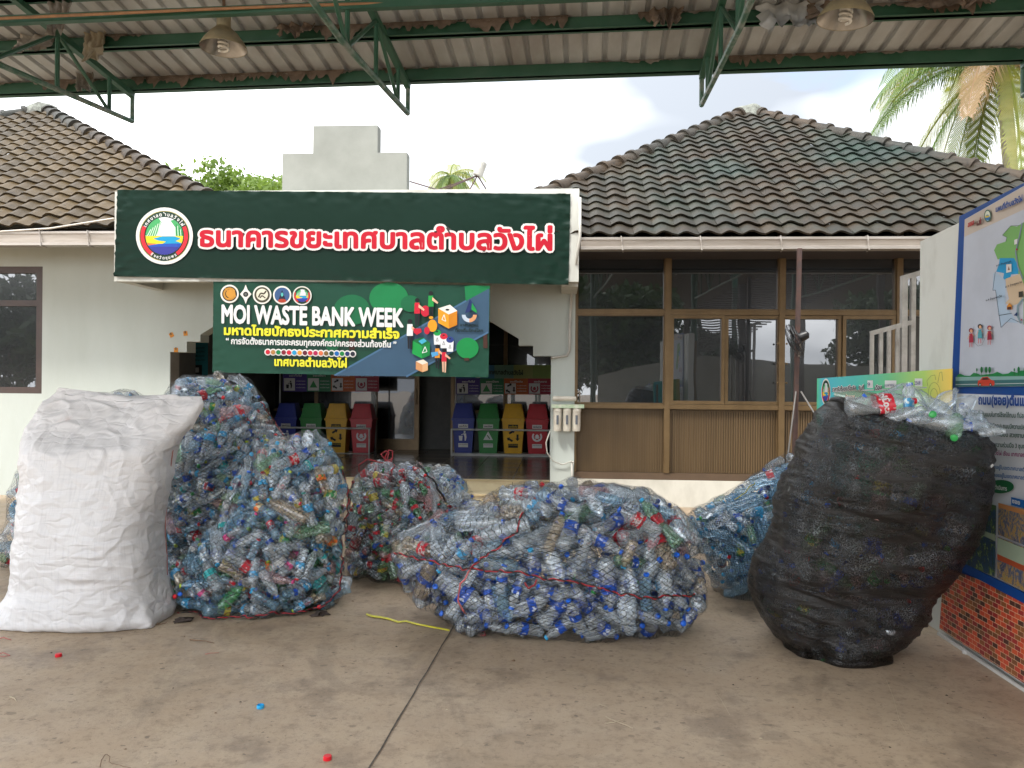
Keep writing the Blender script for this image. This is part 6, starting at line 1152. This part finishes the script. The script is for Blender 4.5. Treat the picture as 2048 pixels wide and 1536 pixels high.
for k, ly, tr_, sd in (('E', 3, 5200, 1), ('C', 3, 4600, 2), ('B', 3, 3600, 3), ('D', 3, 2600, 4), ('F', 3, 2400, 5), ('K', 2, 1100, 6), ('H', 2, 1400, 7), ('G', 1, 4200, 8)): pack(k, ly, tr_, sd)
# loose heap in the mouth of the black bag
rr = random.Random(99); A0 = Vector(bg_.V[4].mean(0)); accp = []
def place(loc, ax, var, cap, lab, tint, bag='G', n=Vector((0, -1, .5)), force=False):
    z = ax.normalized(); x = z.orthogonal().normalized(); M = Matrix((x, z.cross(x), z)).transposed(); bottles.append(dict(bag=bag, ly=-1, loc=loc, M=M, var=var, cap=cap, lab=lab, tint=tint, n=n))
hp = [((1762, 808), (1, 0, .12), 10, 'red', 'red', 'clear', 4.12), ((1818, 812), (.1, .2, 1), 2, 'none', 'light blue', 'clear', 4.1), ((1836, 812), (-.3, .2, 1), 0, 'blue', 'none', 'clear', 4.16), ((1872, 822), (.6, .1, .6), 11, 'none', 'none', 'clear', 4.22), ((1850, 838), (-.2, -.9, .15), 2, 'green', 'none', 'clear', 4.0), ((1880, 846), (.9, -.3, -.1), 8, 'none', 'none', 'clear', 4.02), ((1898, 838), (-.5, .4, .6), 5, 'none', 'none', 'clear', 4.2), ((1908, 858), (-.4, -.7, -.3), 2, 'green', 'none', 'pale green', 4.0), ((1925, 850), (.9, .1, .1), 7, 'none', 'dark blue', 'clear', 4.1), ((1945, 842), (.7, .5, .3), 1, 'none', 'none', 'clear', 4.25), ((1955, 858), (.8, -.5, .0), 2, 'none', 'none', 'clear', 4.12), ((1905, 822), (.8, .2, .5), 6, 'none', 'none', 'clear', 4.35), ((1860, 806), (-.7, .3, .5), 2, 'none', 'none', 'clear', 4.35), ((1725, 800), (-.8, .5, .2), 8, 'none', 'none', 'amber', 4.3), ((1790, 792), (.8, .5, .3), 5, 'none', 'none', 'clear', 4.4), ((1930, 830), (.3, .8, .4), 0, 'blue', 'none', 'clear', 4.4), ((1800, 830), (.5, -.5, .2), 7, 'none', 'none', 'clear', 4.05), ((1830, 832), (.9, .2, .1), 4, 'none', 'none', 'clear', 4.1), ((1965, 850), (.2, .8, .5), 9, 'none', 'none', 'clear', 4.3)]
for (px, py), ax, va, cp, lb, ti, Y in hp: place(P(px, py, Y), Vector(ax), va, cp, lb, ti)
for k in range(46):
    a = rr.uniform(0, 2 * PI); q = math.sqrt(rr.random()) * .82; px = 1820 + 150 * q * math.cos(a); Y = 4.36 + .24 * q * math.sin(a); py = 858 + (px - 1820) * .16; place(P(px, py + rr.uniform(0, 40), Y), Vector((rr.gauss(0, 1), rr.gauss(0, 1), rr.gauss(0, .5))), rr.choice([0, 1, 2, 7, 8, 11]), 'none', 'none', 'clear')
    bottles[-1]['ly'] = 1
# ---- draw each net tight over the bottles inside it
def wrap(k):
    bag = bags[k]; vs = []; fs = []; off = 0
    for b in bottles:
        if b['bag'] != k or b['ly'] > 1: continue
        m_ = VAR[b['var']]['b1']; R_ = np.array(b['M']); v_ = np.array([tuple(v) for v in m_.v]) @ R_.T + np.array(b['loc']); vs += v_.tolist(); fs += [tuple(i + off for i in q) for q in m_.f]; off += len(v_)
    T = BVHTree.FromPolygons(vs, fs); V = bag.V; N_ = bag.N; g = np.full(V.shape[:2], np.nan)
    for j in range(bag.nv):
        for i in range(bag.nu):
            n = Vector(N_[j, i]); h = T.ray_cast(Vector(V[j, i]) + n * .07, -n, .26)
            if h[0] is not None: g[j, i] = h[3] - .07
    g = np.where(np.isnan(g), .07, g); g = np.clip(g, -.035, .05)
    for _ in range(3):      # the net bridges from bulge to bulge
        m_ = g.copy()
        for a_, d_ in ((0, 1), (0, -1), (1, 1), (1, -1)): 
            r_ = np.roll(g, d_, 1 - a_) if a_ == 0 else np.vstack([g[:1], g[:-1]]) if d_ == 1 else np.vstack([g[1:], g[-1:]]); m_ = np.minimum(m_, r_ + .0015)
        g = m_
    for _ in range(4): g = (g * 2 + np.roll(g, 1, 1) + np.roll(g, -1, 1)) / 4; g[1:-1] = (g[1:-1] * 2 + g[:-2] + g[2:]) / 4
    V -= N_ * (g - .009)[..., None]; V[:, :, 2] = np.maximum(V[:, :, 2], .003); bag.tree()
for k in 'CBDKEFH': wrap(k)
names = {'C': ('net_bag', 'tall triangular black net bag stuffed with mixed bottles right beside the white sack', 'net bag'), 'B': ('net_bag', 'tallest net bag of bottles rising behind the white sack, its top under the event banner', 'net bag'), 'D': ('net_bag', 'round black net bag with red capped bottles and a red string bow on top', 'net bag'), 'K': ('net_bag', 'small dark net bag half hidden behind the round bag by the cream steps', 'net bag'), 'E': ('net_bag', 'wide low net bag of clear bottles tied with a red twisted cord, in the middle', 'net bag'), 'F': ('net_bag', 'peaked bluish net bag between the wide bag and the black bag', 'net bag'), 'H': ('net_bag', 'net bag almost wholly hidden behind the white sack at the far left', 'net bag')}
for k, (nm, lb, ct_) in names.items(): bags[k].mesh(nm, M_netb if k == 'F' else M_net, lb, ct_, 'net bags full of plastic bottles')
# twisted cords laid on the bags
M_cr = mat('red_cord', (.42, .02, .03), .5, (.25, .012, .02), 30); M_cb = mat('black_cord', (.015, .013, .014), .5)
def cord(bag, pts, r=.0052, name='tie_cord', mats=(M_cr, M_cb), free=None, step=9, label=None):
    P3 = []
    for (x0, y0), (x1, y1) in zip(pts, pts[1:]):
        n = max(2, int(math.hypot(x1 - x0, y1 - y0) / step))
        for k in range(n): P3.append(onbag(bag, x0 + (x1 - x0) * k / n, y0 + (y1 - y0) * k / n))
    if free: P3 += free
    P3 = [p + Vector((fbm(p * 14), fbm(p * 15 + Vector((3, 0, 0))), fbm(p * 14 + Vector((0, 5, 0))))) * .018 for p in P3]
    D = []; 
    for a, b in zip(P3, P3[1:]):
        n = max(2, int((b - a).length / .012)); D += [a.lerp(b, k / n) for k in range(n)]
    D.append(P3[-1]); mb = MB()
    for s_, m_ in ((0, 0), (PI, 1)) if mats[1] else ((0, 0),):
        q = []
        for i, p in enumerate(D):
            t = (D[min(i + 1, len(D) - 1)] - D[max(i - 1, 0)]).normalized(); x = t.cross(Vector((.1, 1, .1))).normalized(); y = t.cross(x); a = i * .9 + s_; q.append(p + (x * math.cos(a) + y * math.sin(a)) * r * (.8 if mats[1] else 0))
        mb.tube(q, r * .75 if mats[1] else r, 5, m_)
    o = mb.build(name, [m for m in mats if m], bag.obj, smooth=True); 
    if label: o['label'] = label
    return o
bE = bags['E']
cord(bE, [(792, 1106), (830, 1118), (870, 1122), (895, 1133), (945, 1139), (1000, 1142), (1050, 1149), (1100, 1160), (1160, 1168), (1205, 1178), (1230, 1186), (1280, 1194), (1330, 1190), (1385, 1194), (1400, 1180)])
cord(bE, [(945, 1139), (985, 1100), (1010, 1080), (1035, 1064), (1042, 1035), (1052, 1018)])
cord(bE, [(945, 1139), (922, 1165), (914, 1200), (922, 1216), (930, 1225)], .005, mats=(mat('pink_cord', (.55, .12, .12), .5), None), free=[G(944, 1240, .02), G(953, 1256, .006), G(968, 1262, .006), G(972, 1270, .006), G(962, 1268, .006)])
cord(bE, [(1050, 1165), (1055, 1180), (1070, 1172), (1082, 1158)], .005, mats=(M_cr, None))
cord(bags['C'], [(352, 1228), (380, 1232), (430, 1236), (500, 1232), (560, 1228), (620, 1222), (660, 1205), (680, 1170), (688, 1100), (694, 1040), (697, 970), (688, 930)])
cord(bags['B'], [(520, 800), (548, 842), (575, 880)])
bD = bags['D']; tp = onbag(bD, 784, 926); cb2 = []
for t in np.linspace(0, 1, 14): cb2.append(tp + Vector((-.10 * t, 0, .05 * math.sin(PI * t * 1.1))))
mb = MB(); bow = [(718, 945), (718, 930), (735, 918), (760, 925), (772, 926), (778, 905), (772, 902), (762, 908), (772, 922), (785, 918), (785, 902), (778, 900), (770, 914), (770, 926), (782, 924), (783, 916)]
mb.tube([P(x, y, 6.22 - .01 * (i % 3)) for i, (x, y) in enumerate(bow)], .0055, 6); o = mb.build('tie_cord', M_cr, bD.obj, smooth=True); o['label'] = 'red string bow'
cord(bD, [(835, 921), (858, 950), (885, 985), (893, 1012)], .006, mats=(M_cb, M_cb)); cord(bD, [(703, 960), (695, 1000), (689, 1050), (686, 1100)], .006)
cord(bags['F'], [(1468, 1000), (1495, 985), (1506, 965), (1512, 958)], .004, mats=(mat('yellow_cord', (.5, .45, .15), .5), None))
# torn knotted tail of netting and rags at the foot of bag C
mb = MB()
M_rg = mat('dark_rag', (.05, .035, .028), .8)
for (x, y) in ((366, 1243), (640, 1231)):
    mb = MB(); c = G(x, y, .0); mb.lathe(c, [(0, .002), (.045, .002), (.042, .014), (.02, .026), (0, .028)], 16)
    for v in mb.v: v += Vector((fbm(v * 22) * 1.6, fbm(v * 22 + Vector((4, 0, 0))), max(0, fbm(v * 40)) * .4)) * .03
    mb.build('net_knot', M_rg, bags['C'].obj, smooth=True)
# ---- choose the ones that show largest: nearest front layer not hidden by another bag
def score(b):
    if b['bag'] == 'H' or b['ly'] > 0 or (b['bag'] == 'G' and b['ly'] == 0): return 0
    v = b['loc'] - CAM; dist = v.length; 
    if b['ly'] == 0 and b['n'].dot(v) > 0: return 0
    for k, bg2 in bags.items():
        if k == b['bag']: continue
        h = bg2.bvh.ray_cast(CAM, v.normalized(), dist - .05)
        if h[0] is not None: return 0
    h = SK.bvh.ray_cast(CAM, v.normalized(), dist)
    if h[0] is not None: return 0
    d = VAR[b['var']]; foreshort = math.sqrt(max(.1, 1 - (b['M'].col[2].normalized().dot(v.normalized())) ** 2)); face = -b['n'].dot(v.normalized()) if b['ly'] == 0 else 1
    return d['L'] * d['r'] * b['M'].col[2].length ** 2 * foreshort * max(face, .05) ** .5 / dist ** 2
for b in bottles: b['sc'] = score(b)
order = sorted([b for b in bottles if b['sc'] > 0], key=lambda b: -b['sc']); chosen = order[:292]; ids = set(id(b) for b in chosen)
print('BOTTLES', len(bottles), 'visible', len(order), {k: sum(1 for b in chosen if b['bag'] == k) for k in bags})
# ---- labels
bn = {'E': 'the wide low net bag', 'C': 'the triangular net bag', 'B': 'the tallest net bag', 'D': 'the round net bag', 'K': 'the small back net bag', 'F': 'the bluish peaked net bag', 'G': 'the black bag mouth'}
gn = {'E': 'bottles in the wide low net bag', 'C': 'bottles in the triangular net bag', 'B': 'bottles in the tallest net bag', 'D': 'bottles in the round net bag', 'K': 'bottles in the small back net bag', 'F': 'bottles in the bluish peaked net bag', 'G': 'loose bottles in the mouth of the black bag'}
def proj(p): v = ROT.transposed() @ (p - CAM); return CX + F * v.x / -v.z, CY - F * v.y / -v.z
for b in chosen: b['px'] = proj(b['loc'])
bn = {'E': 'wide low bag', 'C': 'triangular bag', 'B': 'tallest bag', 'D': 'round bag', 'K': 'small back bag', 'F': 'bluish peaked bag', 'G': 'the black bag'}
ORD = ['highest', 'second highest', 'third highest', 'fourth highest', 'fifth highest', 'sixth highest', 'seventh highest', 'lowest']
for k in bn:
    L = [b for b in chosen if b['bag'] == k]
    if not L: continue
    xs = [b['px'][0] for b in L]; ys = [b['px'][1] for b in L]; x0, x1, y0, y1 = min(xs), max(xs) + 1, min(ys), max(ys) + 1; grp = {}
    rows_ = ('top', 'upper', 'middle', 'lower', 'bottom'); cols_ = ('far left', 'left', 'centre', 'right', 'far right')
    for b in L:
        pos = rows_[int((b['px'][1] - y0) / (y1 - y0) * 5)] + ' ' + cols_[int((b['px'][0] - x0) / (x1 - x0) * 5)]; d = VAR[b['var']]; size = 'big' if d['L'] > .3 else ('small' if d['L'] < .2 else '')
        lab = f"{b['lab']} label" if b['lab'] != 'none' else 'no label'; cp = f"{b['cap']} cap" if b['cap'] != 'none' else 'no cap'
        for v in range(5):
            desc = ' '.join(x for x in (size if v < 1 else '', 'crushed' if d['kd'] == 2 and v < 2 else '', b['tint'] if v < 4 else '', 'bottle') if x)
            tx = ', '.join(x for x in (desc, '' if v > 2 and lab == 'no label' else lab, '' if v > 1 and cp == 'no cap' else cp, f"{pos} of {bn[k]}") if x)
            if len(tx.split()) <= 14: break
        b['txt'] = tx; grp.setdefault(tx, []).append(b)
    for t, g in grp.items():
        g.sort(key=lambda b: b['px'][1])
        for i, b in enumerate(g):
            if len(g) > 1: b['txt'] = (('higher', 'lower')[i] if len(g) == 2 else ORD[min(i, 7)] if i < len(g) - 1 else 'lowest') + ' ' + t
# ---- build the individual bottles
proto = {}
for vi, d in enumerate(VAR): d['mb_'] = mkmesh(d['b0'], 'bottle_body', TINT['clear']); d['mc_'] = mkmesh(d['c0'], 'bottle_cap', CAPC['blue']); d['ml_'] = mkmesh(d['l0'], 'bottle_label', LABC['red']); d['mt_'] = mkmesh(d['t'], 'label_text', flat('f4f0ee'), False)
def setm(o, m): o.material_slots[0].link = 'OBJECT'; o.material_slots[0].material = m
for b in chosen:
    d = VAR[b['var']]; o = bpy.data.objects.new('plastic_bottle', d['mb_']); COL.objects.link(o); o.matrix_world = Matrix.Translation(b['loc']) @ b['M'].to_4x4(); setm(o, TINT[b['tint']]); tag(o, b['txt'], 'bottle', gn[b['bag']])
    if b['cap'] != 'none': c = bpy.data.objects.new('cap', d['mc_']); COL.objects.link(c); c.parent = o; setm(c, CAPC[b['cap']])
    if b['lab'] != 'none':
        c = bpy.data.objects.new('label_wrap', d['ml_']); COL.objects.link(c); c.parent = o; setm(c, LABC[b['lab']])
        if b['lab'] == 'red' and d['pk'] == 'cola': t = bpy.data.objects.new('lettering', d['mt_']); COL.objects.link(t); t.parent = c
# ---- all the others as one mass
mats_ = list(TINT.values()) + list(CAPC.values()) + list(LABC.values()); mi_ = {id(m): i for i, m in enumerate(mats_)}; VV = []; FF = []; MM = []; off = 0; cache = {}
for b in bottles:
    if id(b) in ids: continue
    d = VAR[b['var']]; lod = 0 if (b['sc'] > 0 or b['ly'] <= 0 and b['bag'] != 'H' and b['n'].y < 0) else 1
    items = [('b', TINT[b['tint']])] + ([('c', CAPC[b['cap']])] if b['cap'] != 'none' else []) + ([('l', LABC[b['lab']])] if b['lab'] != 'none' else [])
    R_ = np.array(b['M']); T_ = np.array(b['loc'])
    for kx_, m_ in items:
        key = (b['var'], kx_, lod)
        if key not in cache: cache[key] = (np.array([tuple(v) for v in d[f'{kx_}{lod}'].v]), d[f'{kx_}{lod}'].f)
        v_, f_ = cache[key]; VV.append(v_ @ R_.T + T_); FF += [tuple(i + off for i in q) for q in f_]; MM += [mi_[id(m_)]] * len(f_); off += len(v_)
me = bpy.data.meshes.new('plastic_bottles'); me.from_pydata(np.vstack(VV).tolist(), [], FF)
for m in mats_: me.materials.append(m)
me.polygons.foreach_set('material_index', MM); me.polygons.foreach_set('use_smooth', [True] * len(FF)); me.update(); o = bpy.data.objects.new('plastic_bottles', me); COL.objects.link(o); tag(o, 'deeper and smaller plastic bottles massed inside all the net bags', 'bottles', None, 'stuff')
# ================================================================ LITTER on the slab
def cap_on_floor(px, py, c, lbl, ring=False):
    p = G(px, py, 0); mb = MB()
    if ring: mb.lathe(p, [(.0165, 0), (.0175, .002), (.0172, .014), (.0150, .016), (.0145, .003), (.0, .002)], 24)
    else: mb.lathe(p, [(.0172, 0), (.0178, .002), (.0172, .015), (.015, .017), (0, .0172)], 24)
    o = mb.build('bottle_cap', CAPC[c], smooth='auto', org=p); tag(o, lbl, 'bottle cap', 'bottle caps dropped on the concrete')
cap_on_floor(117, 1313, 'red', 'red bottle cap on the concrete before the white sack'); cap_on_floor(655, 1519, 'red', 'red bottle cap nearest the camera, left of the slab joint'); cap_on_floor(521, 1416, 'light blue', 'light blue upturned bottle cap ring on the concrete', True); cap_on_floor(1931, 1307, 'white', 'tiny white cap beside the brick printed panel foot')
mb = MB(); pts = [(733, 1229), (745, 1233), (762, 1235), (780, 1239), (797, 1245), (812, 1243), (838, 1250), (868, 1256), (899, 1262)]; L_l = []
vs = []; wd = [.012, .016, .014, .012, .010, .012, .008, .006, .003]
for (x, y), w_ in zip(pts, wd): c = G(x, y, .006); vs += [c + Vector((0, w_, .004)), c + Vector((0, 0, .010)), c - Vector((0, w_, -.001))]
mb.add(vs, [(3*i, 3*i+1, 3*i+4, 3*i+3) for i in range(8)] + [(3*i+1, 3*i+2, 3*i+5, 3*i+4) for i in range(8)]); tag(mb.build('plastic_strip', mat('yellow_film', (.62, .55, .04), .35, (.45, .42, .05), 30), smooth=True), 'crumpled yellow plastic strip on the concrete before the wide net bag', 'strip')
def twig(pts, r, m, lbl, name='twig', z=.006, grp=None):
    mb = MB(); P3 = [G(x, y, z + .004 * (i % 2)) for i, (x, y) in enumerate(pts)]; Q = []
    for a, b in zip(P3, P3[1:]): Q += [a.lerp(b, k / 4) + Vector((0, 0, .003 * fbm(a.lerp(b, k / 4) * 30))) for k in range(4)]
    Q.append(P3[-1]); mb.tube(Q, [r * (1 - .5 * i / len(Q)) for i in range(len(Q))], 5); tag(mb.build(name, m, smooth=True), lbl, name.replace('_', ' '), grp)
M_straw = mat('pale_straw', (.50, .42, .30), .8); M_twig = mat('brown_twig', (.20, .12, .07), .85); M_rag = mat('pink_string', (.50, .14, .12), .6)
twig([(1212, 1434), (1232, 1442), (1242, 1446), (1265, 1456)], .0022, M_straw, 'pale straw stalk lying across another on the right half of the slab'); twig([(1210, 1447), (1230, 1444), (1250, 1437)], .0018, M_straw, 'shorter pale straw stalk under the crossing one')
twig([(380, 1279), (398, 1281), (412, 1282), (428, 1286)], .004, M_twig, 'brown curled twig before the triangular net bag'); twig([(280, 1252), (300, 1249), (320, 1248), (334, 1245)], .004, M_twig, 'flat brown twig under the edge of the white sack'); twig([(200, 1534), (203, 1519), (212, 1508), (220, 1513), (218, 1524), (232, 1529), (262, 1536)], .0018, M_twig, 'thin brown wire loop at the bottom edge', 'wire'); twig([(20, 1393), (28, 1396), (33, 1402)], .004, M_straw, 'small dry curled stem at the far left of the slab')
twig([(1430, 1382), (1444, 1402), (1460, 1430)], .0012, M_straw, 'fine pale fibre, left of two on the right half', 'fibre'); twig([(1772, 1358), (1788, 1398), (1798, 1438), (1812, 1464)], .0012, M_straw, 'long fine pale fibre, right of two on the right half', 'fibre')
twig([(-10, 1279), (8, 1275), (22, 1280)], .004, M_rag, 'pink string end poking from under the white sack', 'string'); twig([(-8, 1308), (6, 1306), (20, 1311), (8, 1313), (-4, 1312)], .003, M_rag, 'pink string loop at the far left of the concrete', 'string'); twig([(410, 1308), (424, 1306), (438, 1305)], .002, M_rag, 'thin reddish thread on the concrete left of the yellow strip', 'string'); twig([(1198, 1408), (1206, 1410), (1215, 1412)], .0015, M_straw, 'tiny straw bit above the crossed stalks')
# crumbs and leaf bits nobody could count
mb = MB(); rr = random.Random(3)
for k in range(420):
    x = rr.uniform(-6, 3.2); y = rr.uniform(2.6, 9.0); s_ = rr.uniform(.002, .007) * (1 if rr.random() < .9 else 1.9); a = rr.uniform(0, PI); n = rr.randint(4, 6)
    ring = [Vector((x + s_ * math.cos(a + 2*PI*i/n) * rr.uniform(.6, 1.5), y + s_ * math.sin(a + 2*PI*i/n) * rr.uniform(.6, 1.2), .0045)) for i in range(n)]; top = Vector((x, y, .0045 + s_ * .6)); mb.add(ring + [top], [(i, (i + 1) % n, n) for i in range(n)], rr.choice((0, 0, 1, 2)))
tag(mb.build('crumbs', [M_twig, M_straw, mat('dark_grit', (.04, .035, .03), .9)]), 'scattered crumbs and grit over the concrete', 'grit', None, 'stuff')
for o in list(bpy.data.objects):
    if '_L' in o: del o['_L']
